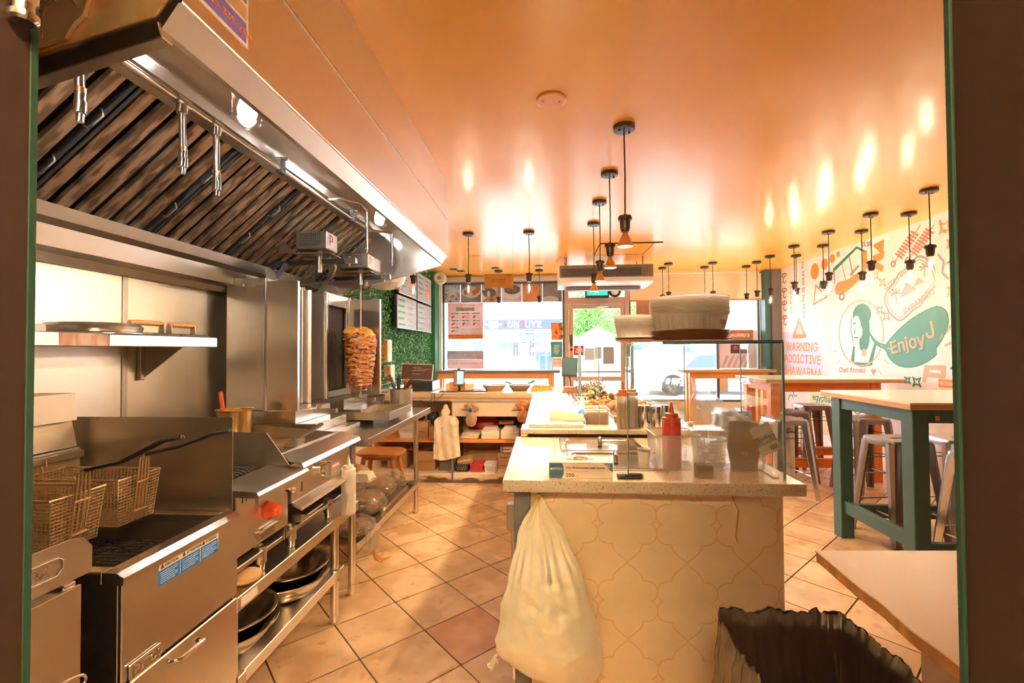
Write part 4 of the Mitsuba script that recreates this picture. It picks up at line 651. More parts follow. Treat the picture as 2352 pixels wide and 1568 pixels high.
P(k, 'small_print', cat(text('GLOVES', .0045, (.098, gb[2]-.0006, .937), depth=.0005), *[box(.076+.009*i, .083+.009*i, gb[2]-.0006, gb[2], .956, .9575, 0) for i in range(9)]), 'orange_print')
P(k, 'size_mark', text('XL', .012, (.218, gb[2]-.0012, .972), bold=True, depth=.0006), 'white_print'); P(k, 'name_band', cat(text('RONCO', .0065, (.030, gb[2]-.0012, .963), bold=True, depth=.0006), ext(sg.Point(.0235, .9655).buffer(.0042), .0006, (0, gb[2]-.0006, 0), (1, 0, 0), (0, 0, 1))), 'white_print')
k = thing('tool_case', 'black case lying on the worktop between glove box and glass case', 'case'); P(k, 'case', cat(box(.262, .352, 1.672, 1.694, .9306, .948, .007), box(.275, .325, 1.669, 1.673, .935, .942, .001)), 'black_gloss', True); P(k, 'metal_tip', box(.335, .36, 1.690, 1.71, .9305, .945, .002), 'steel')
# glass display case on the worktop
k = thing('display_case', 'glass display case with black top edge on the worktop', 'display case'); cx0, cx1, cy0, cy1, cz0, cz1 = .305, .857, 1.70, 2.05, .9308, 1.424
P(k, 'front_pane', sheet(cx0, cx1, cz0, cz1-.004, cy0), 'case_glass')
P(k, 'side_pane', (np.array([[cx1, cy0, cz0], [cx1, cy1, cz0], [cx1, cy1, cz1-.004], [cx1, cy0, cz1-.004]], float), np.array([[0, 1, 2], [0, 2, 3]])), 'case_glass')
P(k, 'top_pane', (np.array([[cx0, cy0, cz1-.002], [cx1, cy0, cz1-.002], [cx1, cy1, cz1-.002], [cx0, cy1, cz1-.002]], float), np.array([[0, 1, 2], [0, 2, 3]])), 'case_glass')
P(k, 'black_edge', cat(box(.435, cx1+.004, cy0-.004, cy0+.004, cz1-.006, cz1+.006, .001)), 'navy_teal'); P(k, 'corner_edge', box(cx1-.002, cx1+.006, cy0-.005, cy0+.004, cz0, cz1, .001), 'glass_edge'); P(k, 'pane_edge', cat(box(cx0-.002, cx0+.002, cy0-.002, cy0+.002, cz0, cz1-.006, 0), box(cx1-.001, cx1+.003, cy1-.002, cy1+.002, cz0, cz1, 0)), 'glass_edge'); P(k, 'floor_strip', box(cx1-.03, cx1-.012, cy0+.01, cy1, .9305, .934, .001), 'white_plastic')
for x in (.40, .56, .72):
    for z in (1.02, 1.19): P(k, 'hole_ring', (lambda m: (np.stack([x+m[0][:, 0], cy0-.001+m[0][:, 2], z+m[0][:, 1]], 1), m[1]))(lathe([(.006, 0), (.009, -.003), (.0095, .003)], n=16)), 'clear_plastic', True)
P(k, 'foot_clip', box(.549, .608, 1.690, 1.725, .9306, .978, .002), 'gunmetal')
# on top: domed lids and foil trays
for i in range(7): S('foil_tray', lathe([(0, 1.430+i*.0066), (.135, 1.430+i*.0066), (.155, 1.434+i*.0066), (.157, 1.4355+i*.0066), (.13, 1.4335+i*.0066), (0, 1.4335+i*.0066)], (.605+.003*math.sin(i*2), 1.93, 0), 40), ('kraft_shine'), ('lowest', 'second', 'third', 'fourth', 'fifth', 'sixth', 'topmost')[i]+' brown foil platter in the stack under the large clear lids', 'platter', 'large stack on the display case', 30)
def ribbed(x, y, z, r, h, n=72):
    return grid(lambda u, v: np.stack([x+np.cos(u*2*np.pi)*(r*(1-.10*(1-v))*(1+.012*np.sign(np.sin(u*2*np.pi*n))*(v < .9))), y+np.sin(u*2*np.pi)*(r*(1-.10*(1-v))*(1+.012*np.sign(np.sin(u*2*np.pi*n))*(v < .9))), z+v*h], -1), n*2+1, 4)
for i in range(9):
    z = 1.480+i*.0085
    a = S('dome_lid', cat(ribbed(.601, 1.93, z, .150, .058), lathe([(.150, z+.058), (.156, z+.060), (.157, z+.064), (.150, z+.064)], (.601+.001*math.sin(i), 1.93, 0), 40), lathe([(0, z), (.134, z)], (.601, 1.93, 0), 30)), 'lid_plastic', ('lowest', 'second', 'third', 'fourth', 'fifth', 'sixth', 'seventh', 'eighth', 'topmost')[i]+' large clear ribbed lid stacked on the display case', 'lid', 'large stack on the display case', 30)
P('dome_lid', 'paper_label', fr(box(-.022, .022, 0, .017, 0, .0012, 0), (.601+.148*.667, 1.93-.148*.745, 1.497), (.745, .667, 0), (0, 0, 1)), 'kraft')
for i in range(2): S('foil_tray', lathe([(0, 1.432+i*.008), (.085, 1.432+i*.008), (.100, 1.440+i*.008), (.101, 1.442+i*.008), (.08, 1.437+i*.008), (0, 1.437+i*.008)], (.405, 1.99, 0), 36), 'kraft_shine', ('lower', 'upper')[i]+' small brown foil platter under the small clear lids', 'platter', 'small stack on the display case', 30)
for i in range(5):
    z = 1.452+i*.009
    S('dome_lid', cat(ribbed(.395, 1.99, z, .085, .05, 52), lathe([(.085, z+.05), (.090, z+.052), (.091, z+.056), (.085, z+.056)], (.395, 1.99, 0), 32)), 'lid_plastic', ('lowest', 'second', 'third', 'fourth', 'topmost')[i]+' small clear ribbed lid at the left end of the display case', 'lid', 'small stack on the display case', 30)
# in the case
bottle('ketchup_bottle', .507, 1.86, .9306, .036, .255, 'ketchup', 'red_knob', 'red ketchup squeeze bottle in the clear tub of the display case', 'ketchup bottle')
def tub(name, x0, x1, y0, y1, z0, z1, lab, cat_, m='clear_plastic', flare=.92, rim=.006, fill=None):
    a = thing(name, lab, cat_); o = rrect(x1-x0, y1-y0, .025); c = ((x0+x1)/2, (y0+y1)/2)
    P(a, 'body', cat(loft([ring(o*flare, z0, c), ring(o*(flare*.4+.6), z0+(z1-z0)*.72, c), ring(o, z1-.004, c)]), fan(ring(o*flare, z0, c))), m, 30); P(a, 'rim', tube(ring(o*1.02, z1-.002, c), rim*.5, 6, True), 'white_plastic', True)
    if fill:
        g = ring(o*.90, z0+(z1-z0)*fill, c); P(a, 'food', cat(loft([ring(o*flare*.96, z0+.003, c), g]), fan(g)), 'onion', 30)
    return a
tub('food_tub', .43, .60, 1.79, 1.98, .9306, 1.065, 'clear tub holding the ketchup bottle in the display case', 'tub')
k = thing('paper_cup', 'small lidded paper soup cup beside the clear tub', 'cup'); P(k, 'cup', lathe([(0, .9306), (.021, .9306), (.0255, .985)], (.405, 1.90, 0), 24), 'foam', 35); P(k, 'lid', lathe([(.0265, .983), (.028, .986), (.026, .993), (.02, .991), (0, .991)], (.405, 1.90, 0), 24), 'film', 35)
for i in range(9): S('kraft_bowl', lathe([(0, .932+i*.0125), (.047, .932+i*.0125), (.0585, 1.0+i*.0125), (.0605, 1.002+i*.0125), (.0605, 1.0045+i*.0125), (.057, 1.003+i*.0125), (.046, .936+i*.0125), (0, .936+i*.0125)], (.785+.0008*i, 1.86, 0), 36), 'kraft', ('bottom', 'second', 'third', 'fourth', 'fifth', 'sixth', 'seventh', 'eighth', 'top')[i]+' brown paper bowl of the bagged stack in the display case', 'paper bowl', 'bagged paper bowls', 35)
for i in range(8): S('cup_lid', lathe([(0, .934+i*.014), (.052, .934+i*.014), (.060, .940+i*.014), (.062, .946+i*.014), (.058, .946+i*.014)], (.655, 1.87, 0), 28), 'film', ('bottom', 'second', 'third', 'fourth', 'fifth', 'sixth', 'seventh', 'top')[i]+' white cup lid of the bagged stack in the display case', 'cup lid', 'bagged cup lids', 30)
def bagfn(u, v):
    a = u*2*np.pi; w = np.interp(v, [0, .5, .72, .85, 1], [.96, 1.0, .92, .66, .52]); r0 = np.stack([np.cos(a), np.sin(a)], -1); r0 = r0*(np.abs(r0).max(-1, keepdims=True)**-.55)
    x = .725+(.136*w)*r0[..., 0]*.95-.075*np.clip(v-.55, 0, 1)*2.0; y = 1.865+(.085*w)*r0[..., 1]; z = .932+.295*v-.05*np.cos(a)*np.clip(v-.45, 0, 1)*2.2
    q = np.stack([x, y, z], -1); n = meshkit.fbm(q*24, 3, 4)-.5; n2 = meshkit.fbm(q*np.array([60, 60, 14]), 2, 8)-.5
    return q+np.stack([np.cos(a), np.sin(a), 0*a], -1)*(n*.020+n2*.010)[..., None]
S('plastic_bag', grid(bagfn, 90, 60), 'film', 'crumpled clear plastic bag around the paper bowls and cup lids', 'bag', smooth=True)
k = thing('price_tag', 'white tag with a dark band on the bag of bowls', 'label'); tx, ty = np.array([.062, -.012, .030]), np.array([.036, .0, -.075])
P(k, 'card', fr(box(-.038, .038, -.055, .055, 0, .0008, 0), (.818, 1.752, 1.062), (.86, 0, .42), (-.42, 0, .86)), 'paper'); P(k, 'band', fr(box(-.038, .038, -.018, .018, -.0006, .0014, 0), (.818, 1.752, 1.062), (.86, 0, .42), (-.42, 0, .86)), 'grey_lam')
P(k, 'band_print', cat(text('Kraft Bowl', .009, (.793, 1.7505, 1.061), (.86, 0, .42), (-.42, 0, .86), True), text('16oz', .009, (.806, 1.7505, 1.049), (.86, 0, .42), (-.42, 0, .86), True)), 'white_print')
P(k, 'bar_code', fr(cat(*[box(.002+i*.003, .0035+i*.003, -.045, -.028, -.0006, .0012, 0) for i in range(9)]), (.818, 1.752, 1.062), (.86, 0, .42), (-.42, 0, .86)), 'black_print', kind='stuff')
# on the ledge
bottle('oil_bottle', .425, 2.50, .9725, .034, .25, 'clear_plastic', 'orange_wood', 'squeeze bottle of golden oil with an orange cap on the ledge', 'oil bottle', .55); scene['oil_bottle__liquid']['bsdf'] = {'type': 'ref', 'id': 'mat_golden'}
bottle('oil_bottle', .478, 2.53, .9725, .034, .25, 'clear_plastic', 'white_plastic', 'squeeze bottle of pale sauce with a white cap on the ledge', 'oil bottle', .6)
for i, (x, y) in enumerate(((.545, 2.53), (.60, 2.50), (.655, 2.55))):
    a = thing('shaker_jar', ('left', 'middle', 'right')[i]+' chrome shaker jar on the ledge behind the ketchup bottle', 'shaker', 'chrome shakers'); z = .9725
    P(a, 'body', lathe([(0, z), (.032, z), (.033, z+.005), (.033, z+.085)], (x, y, 0), 24), 'chrome', 35); P(a, 'cap', lathe([(.0335, z+.082), (.0345, z+.084), (.033, z+.112), (.028, z+.120), (0, z+.121)], (x, y, 0), 24), 'chrome', 35); P(a, 'handle', tube([(x-.034, y, z+.03), (x-.046, y, z+.035), (x-.048, y, z+.09), (x-.034, y, z+.105)], .004, 6), 'black', True)
tub('onion_tub', .235, .375, 2.635, 2.80, .9555, 1.052, 'clear tub of browned onions beside the folded cloth', 'tub', fill=.86)
k = thing('folded_cloth', 'folded cream cloth lying on the near end of the cutting board', 'cloth')
def clo(u, v): 
    x = .03+.195*u; h = (.05*(1-.75*np.clip(u-.25, 0, 1)**1.3))*np.sin(np.pi*np.clip(v, 0, 1))**.55; q = np.stack([x, 2.60+.14*v+.02*u, .9925+h], -1); q[..., 2] += .010*(meshkit.fbm(q*22, 3, 2)-.5)*(h > .01); return q
P(k, 'upper_fold', grid(clo, 40, 30), 'cloth', True); P(k, 'lower_fold', tube([(.10, 2.597, .997), (.14, 2.592, .999), (.18, 2.594, .996), (.228, 2.61, .9945)], [.004, .008, .008, .003], 8), 'cloth', True)
S('cleaning_towel', grid(lambda u, v: (lambda q: q+np.stack([0*u, 0*u, .02*meshkit.fbm(q*18, 3, 6)], -1))(np.stack([.225+.07*v+.02*np.sin(u*9), 2.85+.75*u, .957+.03*np.sin(v*np.pi)], -1)), 40, 12), 'blue_cloth', 'blue and white towel lying along the cutting board', 'towel', smooth=True)
# sneeze guards
k = thing('sneeze_guard', 'clear glass guard standing on the ledge behind the shakers', 'glass guard')
P(k, 'pane', sheet(.310, .95, .974, 1.41, 2.615), 'case_glass'); P(k, 'pane_edge', box(.308, .312, 2.612, 2.618, .973, 1.41, .0005), 'glass_edge'); P(k, 'clip', cat(box(.50, .53, 2.60, 2.63, .9725, .99), box(.80, .83, 2.60, 2.63, .9725, .99)), 'steel')
k = thing('sneeze_guard', 'tall glass guard on steel posts along the customer side of the island', 'glass guard')
P(k, 'pane', (np.array([[.80, 2.66, .98], [.80, 4.55, .98], [.80, 4.55, 1.42], [.80, 2.66, 1.42]], float), np.array([[0, 1, 2], [0, 2, 3]])), 'case_glass')
P(k, 'end_pane', sheet(.33, .80, .98, 1.42, 4.2), 'case_glass')
P(k, 'pane_edge', box(.798, .802, 2.657, 2.663, .98, 1.42, .0005), 'glass_edge')
for x, y in ((.325, 4.2), (.80, 4.2)): P(k, 'post', box(x-.013, x+.013, y-.013, y+.013, .956, 1.435, .003), 'post_blue')
# food in the serving counter
def heap(name, x, y, z, r, n, m, lab, cat_, rad, seed, sx=1., sy=1.):
    g = np.random.default_rng(seed); out = []
    for i in range(n):
        a, q = g.uniform(0, 2*np.pi), math.sqrt(g.uniform(0, 1)); out.append(rough(sphere((x+sx*r*q*math.cos(a), y+sy*r*q*math.sin(a), z+rad*.8+(1-q)*r*.7*g.uniform(.3, 1)), rad*g.uniform(.8, 1.15), 1), rad*.12, 40, i))
    return out
g = np.random.default_rng(5); n_f = 0
for i in range(34):
    a, q = g.uniform(0, 6.28), math.sqrt(g.uniform(0, 1)); px, py = .565+.125*q*math.cos(a), 3.05+.20*q*math.sin(a); pz = .985+.028+(1-q)*.075*g.uniform(.4, 1)
    S('falafel_ball', rough(sphere((px, py, pz), .027*g.uniform(.85, 1.1), 2), .003, 60, i), 'falafel', 'crisp brown falafel ball heaped in the pan behind the glass guard', 'falafel', 'falafel heap', True)
tub('falafel_pan', .42, .71, 2.82, 3.28, .9555, .99, 'steel pan under the heap of falafel', 'food pan', 'chrome')
for i, (y, m, lab) in enumerate(((3.42, 'carrot', 'pan of orange pickles in the serving counter'), (3.75, 'olive', 'pan of dark olives in the serving counter'), (4.05, 'lettuce', 'pan of shredded greens in the serving counter'))):
    tub('food_pan', .28, .69, y, y+.27, .9555, .985, lab, 'food pan', 'chrome')
    scene[sub('food_pan_%03d' % (i+2) if i+2 > 1 else 'food_pan', 'filling')] = mikit.ply(cat(*heap('', .485, y+.135, .962, .12, 46, m, '', '', .014, i+20, 1.5, 1.)), 'mat_'+m); 
for i, (x, y, z, s) in enumerate(((.36, 4.35, .97, 1.), (.50, 4.38, .985, .8), (.47, 4.30, .965, .9))):
    S('herb_bunch', cat(*[(lambda c, d: ext(sg.Polygon([(0, 0), (.011, .014), (.007, .03), (0, .036), (-.007, .03), (-.011, .014)]), .001, c, np.cross(d, (0, 0, 1))+1e-3, d))(np.array([x, y, z])+g.normal(0, .035, 3)*np.array([1, 1, .8])+np.array([0, 0, .05]), g.normal(0, 1, 3)+np.array([0, 0, .8])) for _ in range(90)]), 'dry_herb', ('left', 'right', 'low')[i]+' bunch of dull green herbs at the far end of the serving counter', 'herbs', 'herb bunches')
# the hanging bag on the counter front
def tb(u, v):
    a = u*2*np.pi; zz = .86-.66*v
    cx = np.interp(v, [0, .12, .35, .6, .8, .95, 1], [-.022, -.022, -.005, .002, .01, .03, .045]); w = np.interp(v, [0, .05, .16, .35, .55, .75, .84, .92, .98, 1], [.006, .022, .072, .118, .160, .190, .183, .130, .060, .01]); d = np.interp(v, [0, .1, .4, .75, .92, 1], [.006, .014, .045, .065, .05, .008])
    q = np.stack([cx+w*np.cos(a), 1.674-d+d*np.sin(a), zz+.05*np.cos(a)*np.clip(v-.55, 0, 1)*-1.2], -1)
    rib = np.sin(a*17+4*meshkit.noise(np.stack([np.cos(a)*2, np.sin(a)*2, v*3], -1)))*.006*np.clip(1.1-v*1.5, 0, 1)+np.sin(a*9+2)*.004*np.clip(.8-v, 0, 1)
    n = (meshkit.fbm(q*16, 4, 3)-.5)*.030*np.clip(v*2, 0, 1)+rib
    q = q+np.stack([np.cos(a)*n, np.sin(a)*n, 0*n], -1); q[..., 1] = np.minimum(q[..., 1], 1.681); return q
k = thing('trash_bag', 'white plastic bag hanging from a hook on the island front', 'bag'); P(k, 'sack', grid(tb, 150, 110), 'white_film2', True)
P(k, 'knot_ears', cat(grid(lambda u, v: np.stack([.075+.085*u+.012*np.sin(v*9), 1.655-.02*np.sin(u*7+v*3)-.014*v, .50-.06*u+.055*v-.04*u*u], -1), 16, 10), grid(lambda u, v: np.stack([-.175-.03*u+.006*np.sin(v*7), 1.62+.02*np.sin(u*6), .285-.02*u+.03*v], -1), 10, 8)), 'white_film2', True)
# ================================================================ bin, desk, mat
k = thing('trash_can', 'tall bin lined with a shiny black bag in front of the island', 'trash can'); bo = rrect(.36, .37, .07, 10); bc = (.655, 1.175)
P(k, 'bin', cat(loft([ring(bo*.82, .0, bc), ring(bo*.97, .62, bc)]), fan(ring(bo*.82, .0, bc))), 'black', 30)
def lin(side):
    N = 220
    def f(u, v):
        R_ = sg.LinearRing(bo); pts = np.array([R_.interpolate(t, normalized=True).coords[0] for t in np.linspace(0, 1, u.shape[0])]); p_ = pts[:, None, :]
        a = u*2*np.pi
        if side: sc = np.interp(v, [0, .12, 1], [1.0, 1.045, 1.06]); z = .655-.42*v; amp = .006+.016*v
        else: sc = np.interp(v, [0, .06, .14, 1], [1.0, .92, .90, .66]); z = .655-.60*v; amp = .012*np.clip(v*4, 0, 1)
        fold = (np.abs(meshkit.fbm(np.stack([np.cos(a)*9, np.sin(a)*9, v*1.5+a*0], -1), 3, 12)-.5)*4-.6)*amp+np.sin(a*31+9*meshkit.noise(np.stack([np.cos(a)*4, np.sin(a)*4, v*2], -1)))*amp*.25+(meshkit.fbm(np.stack([np.cos(a)*3, np.sin(a)*3, v*3], -1)*2.4, 4, 5)-.5)*amp*2.4
        x, y = p_[..., 0]*sc, p_[..., 1]*sc; L = np.hypot(x, y); top = .022*(meshkit.fbm(np.stack([np.cos(a)*6, np.sin(a)*6, 0*a], -1), 4, 9)-.5)*2*(1-v)
        return np.stack([bc[0]+x*(1+fold/L), bc[1]+y*(1+fold/L), z+top+(meshkit.fbm(np.stack([np.cos(a)*14, np.sin(a)*14, v*6], -1), 2, 3)-.5)*.02], -1)
    return grid(f, N, 46)
P(k, 'liner_outside', lin(True), 'bin_bag', True); P(k, 'liner_inside', lin(False), 'bin_bag', True); P(k, 'bin_floor', (lambda r: fan(r))(ring(bo*.80, .06, bc)), 'black')
k = thing('plywood_desk', 'pale plywood desk top with a rough cut edge beside the right jamb', 'desk')
g = np.random.default_rng(3); ed = [(.667-.040*t+.006*(meshkit.fbm(np.array([t*9, 0, 0]), 3, 1)-.5)*2, 1.178-.715*t) for t in np.linspace(0, 1, 40)]
P(k, 'top', ext(sg.Polygon(ed+[(1.30, .46), (1.30, 1.212)]), .003, (0, 0, .897)), 'ply_top'); P(k, 'core', ext(sg.Polygon([(x+.002, y) for x, y in ed]+[(1.299, .46), (1.299, 1.211)]), .024, (0, 0, .873)), 'ply_edge')
P(k, 'side_panel', box(.66, .676, .46, .86, 0, .873, .002), 'brown_print'); P(k, 'panel_face', box(.676, 1.25, .845, .86, 0, .873, .002), 'cream')
S('floor_mat', cat(*[box(.855+.021*i, .869+.021*i, 1.62, 2.20, .0, .012, .002) for i in range(9)], box(.85, 1.04, 1.62, 2.20, -.001, .004, 0)), 'black', 'black ribbed mat on the floor beside the island', 'mat')
# ================================================================ dining side
def table(name, lab, x0, x1, y0, y1, z, leg, wood, edge, lx=(.06, .06), top_m='quartz_plain', group=None, low=True, apron=.095):
    a = thing(name, lab, 'table', group); X0, X1, Y0, Y1 = x0+lx[0], x1-lx[1], y0+.05, y1-.05
    P(a, 'top', box(x0, x1, y0, y1, z-.012, z, .002), top_m); P(a, 'top_edge', box(x0+.001, x1-.001, y0+.001, y1-.001, z-.042, z-.012, .002), edge)
    for x in (X0, X1-leg):
        for y in (Y0, Y1-leg): P(a, 'leg', box(x, x+leg, y, y+leg, -.004, z-.042, .004), wood)
    for y in (Y0+.01, Y1-.045): P(a, 'apron', box(X0+leg, X1-leg, y, y+.035, z-.042-apron, z-.043, .003), wood)
    for x in (X0+.01, X1-.045): P(a, 'apron', box(x, x+.035, Y0+leg, Y1-leg, z-.042-apron, z-.043, .003), wood)
    if low:
        P(a, 'rail', box(X0+leg, X1-leg, Y0+.02, Y0+.06, .14, .235, .003), wood)
        if leg > .085:
            P(a, 'rail', box(X0+leg, X1-leg, Y1-.06, Y1-.02, .14, .235, .003), wood)
            for x in (X0+.02, X1-.06): P(a, 'rail', box(x, x+.04, Y0+leg, Y1-leg, .185, .275, .003), wood)
        else: P(a, 'rail', box((X0+X1)/2-.02, (X0+X1)/2+.02, Y0+.06, Y1-.05, .14, .235, .003), wood)
    return a
table('bar_table', 'tall dark green timber bar table with a white top near the right jamb', 2.125, 3.42, 2.80, 3.66, 1.077, .092, 'green_paint', 'laminate_edge', (.05, .05), apron=.085)
P('bar_table', 'knot_patch', box(2.30, 2.325, 2.8485, 2.8505, .965, .995, 0), 'orange_print')
table('bar_table', 'tall orange timber bar table standing out from the mural wall', 2.32, 3.70, 4.93, 5.70, 1.077, .10, 'orange_wood', 'laminate_edge', (.07, .20))
table('window_bar', 'narrow orange window bar with a grey top below the left window', -1.88, .255, 7.36, 7.70, 1.068, .09, 'orange_light', 'grey_lam', (.10, .10), 'grey_top')
table('window_bar', 'orange window bar below the right window', 2.20, 3.60, 7.30, 7.66, 1.068, .09, 'orange_light', 'laminate_edge', (.10, .10), 'orange_light')
def stool_proto(m):
    p = Proto(); H = .73; sq = rrect(.30, .30, .045, 5)
    seat = sg.Polygon(sq).difference(sa.scale(sg.Point(0, 0).buffer(1, 8), .045, .017))
    p.add('seat', ext(seat, .004, (0, 0, H-.004)), m); p.add('seat_rim', cat(loft([ring(sq, H-.001, s=1.0), ring(sq, H-.012, s=1.03), ring(sq, H-.045, s=1.045), ring(sq, H-.05, s=1.03)])), m, 40)
    for sx in (-1, 1):
        for sy in (-1, 1):
            t, b = np.array([sx*.135, sy*.135, H-.02]), np.array([sx*.195, sy*.195, 0.]); d = np.array([sx, sy, 0])/math.sqrt(2); e = np.array([-sy, sx, 0])/math.sqrt(2)
            rs = []
            for q, w in ((0, .062), (.08, .058), (.55, .044), (.94, .034), (.945, .030), (1, .030)):
                c = t+(b-t)*q; rs.append(np.array([c+e*w-d*w*.62, c+e*w*.55+d*.004, c+d*.016, c-e*w*.55+d*.004, c-e*w-d*w*.62, c-e*w*.9-d*w*.70, c+d*.006-d*.004, c+e*w*.9-d*w*.70]))
            p.add('leg', loft(rs), m, 30)
    for s in (-1, 1):
        p.add('foot_bar', cyl((-.165, s*.165, .24), (.165, s*.165, .24), .007, n=8), m, 40); p.add('foot_bar', cyl((s*.172, -.172, .20), (s*.172, .172, .20), .007, n=8), m, 40)
        p.add('brace', bar((-.14, s*.14, .56), (.14, s*.14, .56), .012, .005), 'black')
        p.add('cross_brace', bar((-.14, -s*.14, .60), (.14, s*.14, .60), .012, .004), 'black')
    return p
SB, SSV = stool_proto('gunmetal'), stool_proto('stool_silver')
SB.put('bar_stool', 'brown metal stool beside the glass case at the orange table', 'stool', (2.62, 5.10, 0), 3, 'metal stools')
SB.put('bar_stool', 'brown metal stool tucked far under the orange table by the mural poster', 'stool', (3.17, 5.64, 0), -4, 'metal stools')
SB.put('bar_stool', 'brown metal stool seen between the two green table legs, farther back', 'stool', (3.08, 4.62, 0), 2, 'metal stools')
SB.put('bar_stool', 'brown metal stool with an oval seat slot under the green table, nearest the camera', 'stool', (2.60, 3.56, 0), 6, 'metal stools')
SSV.put('bar_stool', 'bright steel stool under the right half of the green table', 'stool', (3.06, 3.60, 0), -5, 'metal stools')
SSV.put('bar_stool', 'bright steel stool in front of the green table, cut by the right jamb', 'stool', (2.76, 3.02, 0), 8, 'metal stools')
SSV.put('bar_stool', 'steel stool seen through the glass case, left of the orange table leg', 'stool', (2.06, 5.15, 0), -3, 'metal stools')
SSV.put('bar_stool', 'steel stool seen through the glass case, close behind its right pane', 'stool', (2.30, 4.55, 0), 5, 'metal stools')
# ================================================================ till counter across the back of the kitchen
BY = 4.75
k = thing('till_counter', 'long till counter with open shelves across the back of the kitchen', 'counter')
P(k, 'top', box(-1.86, -.02, BY-.02, 5.42, .905, .948, .003), 'quartz_tan'); P(k, 'top_edge', box(-1.86, -.02, BY-.024, BY-.018, .893, .905, .002), 'laminate_edge')
P(k, 'fascia', cat(box(-1.86, -.02, BY-.005, BY+.012, .862, .905, .002)), 'cream_tan'); P(k, 'grey_rail', cat(box(-.975, -.06, BY-.007, BY, .845, .868, .001), box(-1.86, -1.0, BY-.007, BY, .862, .875, .001)), 'grey_print')
P(k, 'drawer', box(-.975, -.06, BY-.012, BY+.01, .702, .845, .003), 'cream_tan')
for x0, x1 in ((-.875, -.69), (-.34, -.16)): P(k, 'drawer_handle', cat(box(x0, x1, BY-.032, BY-.022, .770, .778, .002), box(x0+.01, x0+.018, BY-.03, BY-.01, .771, .777), box(x1-.018, x1-.01, BY-.03, BY-.01, .771, .777)), 'brown_print')
P(k, 'upright', box(-.985, -.968, BY-.01, 5.35, .02, .86, .002), 'grey_lam'); P(k, 'upright', box(-1.85, -1.83, BY, 5.35, .02, .90), 'cream_tan'); P(k, 'side', box(-.06, -.03, BY, 5.35, .02, .90), 'cream_tan')
P(k, 'shelf', box(-1.85, -.05, BY, 5.33, .425, .443, .002), 'orange_light'); P(k, 'back_board', box(-1.85, -.03, 5.34, 5.36, .02, .90), 'cream_tan'); P(k, 'bottom_shelf', box(-1.85, -.05, BY+.005, 5.33, .085, .10, .002), 'cream')
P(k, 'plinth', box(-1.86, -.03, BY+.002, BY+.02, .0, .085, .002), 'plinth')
def carton(name, x0, x1, y0, y1, z0, z1, lab, m='cardboard', flaps=True, group=None, mark=None, cat_='carton'):
    a = thing(name, lab, cat_, group); t = .004
    P(a, 'body', cat(box(x0, x1, y0, y0+t, z0, z1, .0008), box(x0, x1, y1-t, y1, z0, z1, .0008), box(x0, x0+t, y0, y1, z0, z1, .0008), box(x1-t, x1, y0, y1, z0, z1, .0008), box(x0, x1, y0, y1, z0, z0+t, .0008)), m)
    if flaps == 'open':
        P(a, 'flap', fr(box(x0, x1, 0, .10, 0, .003, 0), (0, y0, z1), (1, 0, 0), (0, -.35, -.93)), m); P(a, 'flap', fr(box(0, y1-y0, 0, .07, 0, .003, 0), (x0, y0, z1), (0, 1, 0), (-.9, 0, .25)), m)
        P(a, 'contents', rough(sphere(((x0+x1)/2, (y0+y1)/2, z1-.02), min(x1-x0, y1-y0)*.4, 3, (1, 1, .35)), .02, 26), 'film', True)
    elif flaps: P(a, 'lid', cat(box(x0, x1, y0, (y0+y1)/2-.001, z1-.003, z1, .0008), box(x0, x1, (y0+y1)/2+.001, y1, z1-.003, z1, .0008)), m)
    if mark: P(a, 'print', cat(*[box(x0+.03+i*.02, x0+.045+i*.02, y0-.0006, y0, z0+(z1-z0)*.35, z0+(z1-z0)*.35+.014, 0) for i in range(mark)]), 'brown_print', kind='stuff')
    return a
carton('cardboard_box', -1.42, -1.19, 4.86, 5.10, .10, .305, 'open cardboard box with a folded down flap below the white carrier bag', flaps='open')
carton('cardboard_box', -1.74, -1.52, 4.92, 5.15, .10, .312, 'open cardboard box behind the wooden stool', flaps='open')
carton('cardboard_box', -1.42, -1.275, 4.88, 5.10, .443, .62, 'upright cardboard box on the upper shelf left of the carrier bag', mark=5)
carton('cardboard_box', -1.268, -1.18, 4.90, 5.08, .443, .565, 'narrow cardboard box half hidden behind the carrier bag on the upper shelf')
carton('cardboard_box', -.87, -.53, 5.04, 5.26, .10, .25, 'wide printed cardboard carton behind the three small baskets', mark=9)
carton('cardboard_box', -.515, -.24, 4.95, 5.20, .10, .185, 'lower cardboard carton at the right end of the bottom shelf', mark=4)
carton('cardboard_box', -.52, -.24, 4.96, 5.20, .186, .27, 'upper cardboard carton at the right end of the bottom shelf', mark=4)
k = carton('flat_box', -.49, -.22, 4.94, 5.16, .286, .345, 'flat pale box with a checked corner just under the upper shelf', 'foam', mark=4); P(k, 'check', cat(*[box(-.49+.012*(i % 3), -.478+.012*(i % 3), 4.9385, 4.94, .288+.012*(i//3), .30+.012*(i//3), 0) for i in range(0, 15, 2)]), 'navy', kind='stuff'); P(k, 'ledge', box(-.52, -.2, 4.95, 5.25, .271, .285, .002), 'grey_lam')
carton('storage_box', -1.142, -.995, 4.86, 5.10, .10, .21, 'plain dark grey box under the carrier bag', 'grey_lam', cat_='box')
carton('paper_box', -1.585, -1.44, 4.88, 5.02, .443, .50, 'small pale tissue box at the left end of the upper shelf', 'white_plastic', cat_='box')
S('sleeve_of_paper', box(-1.66, -1.44, 5.06, 5.10, .443, .62, .004), 'foam', 'white board leaning at the left end of the upper shelf', 'board')
S('black_bag', rough(sphere((-1.42, 4.98, .68), .085, 3, (1.0, .8, .75)), .03, 14), 'black', 'crumpled black bag on top of the upright cardboard box', 'bag', smooth=True)
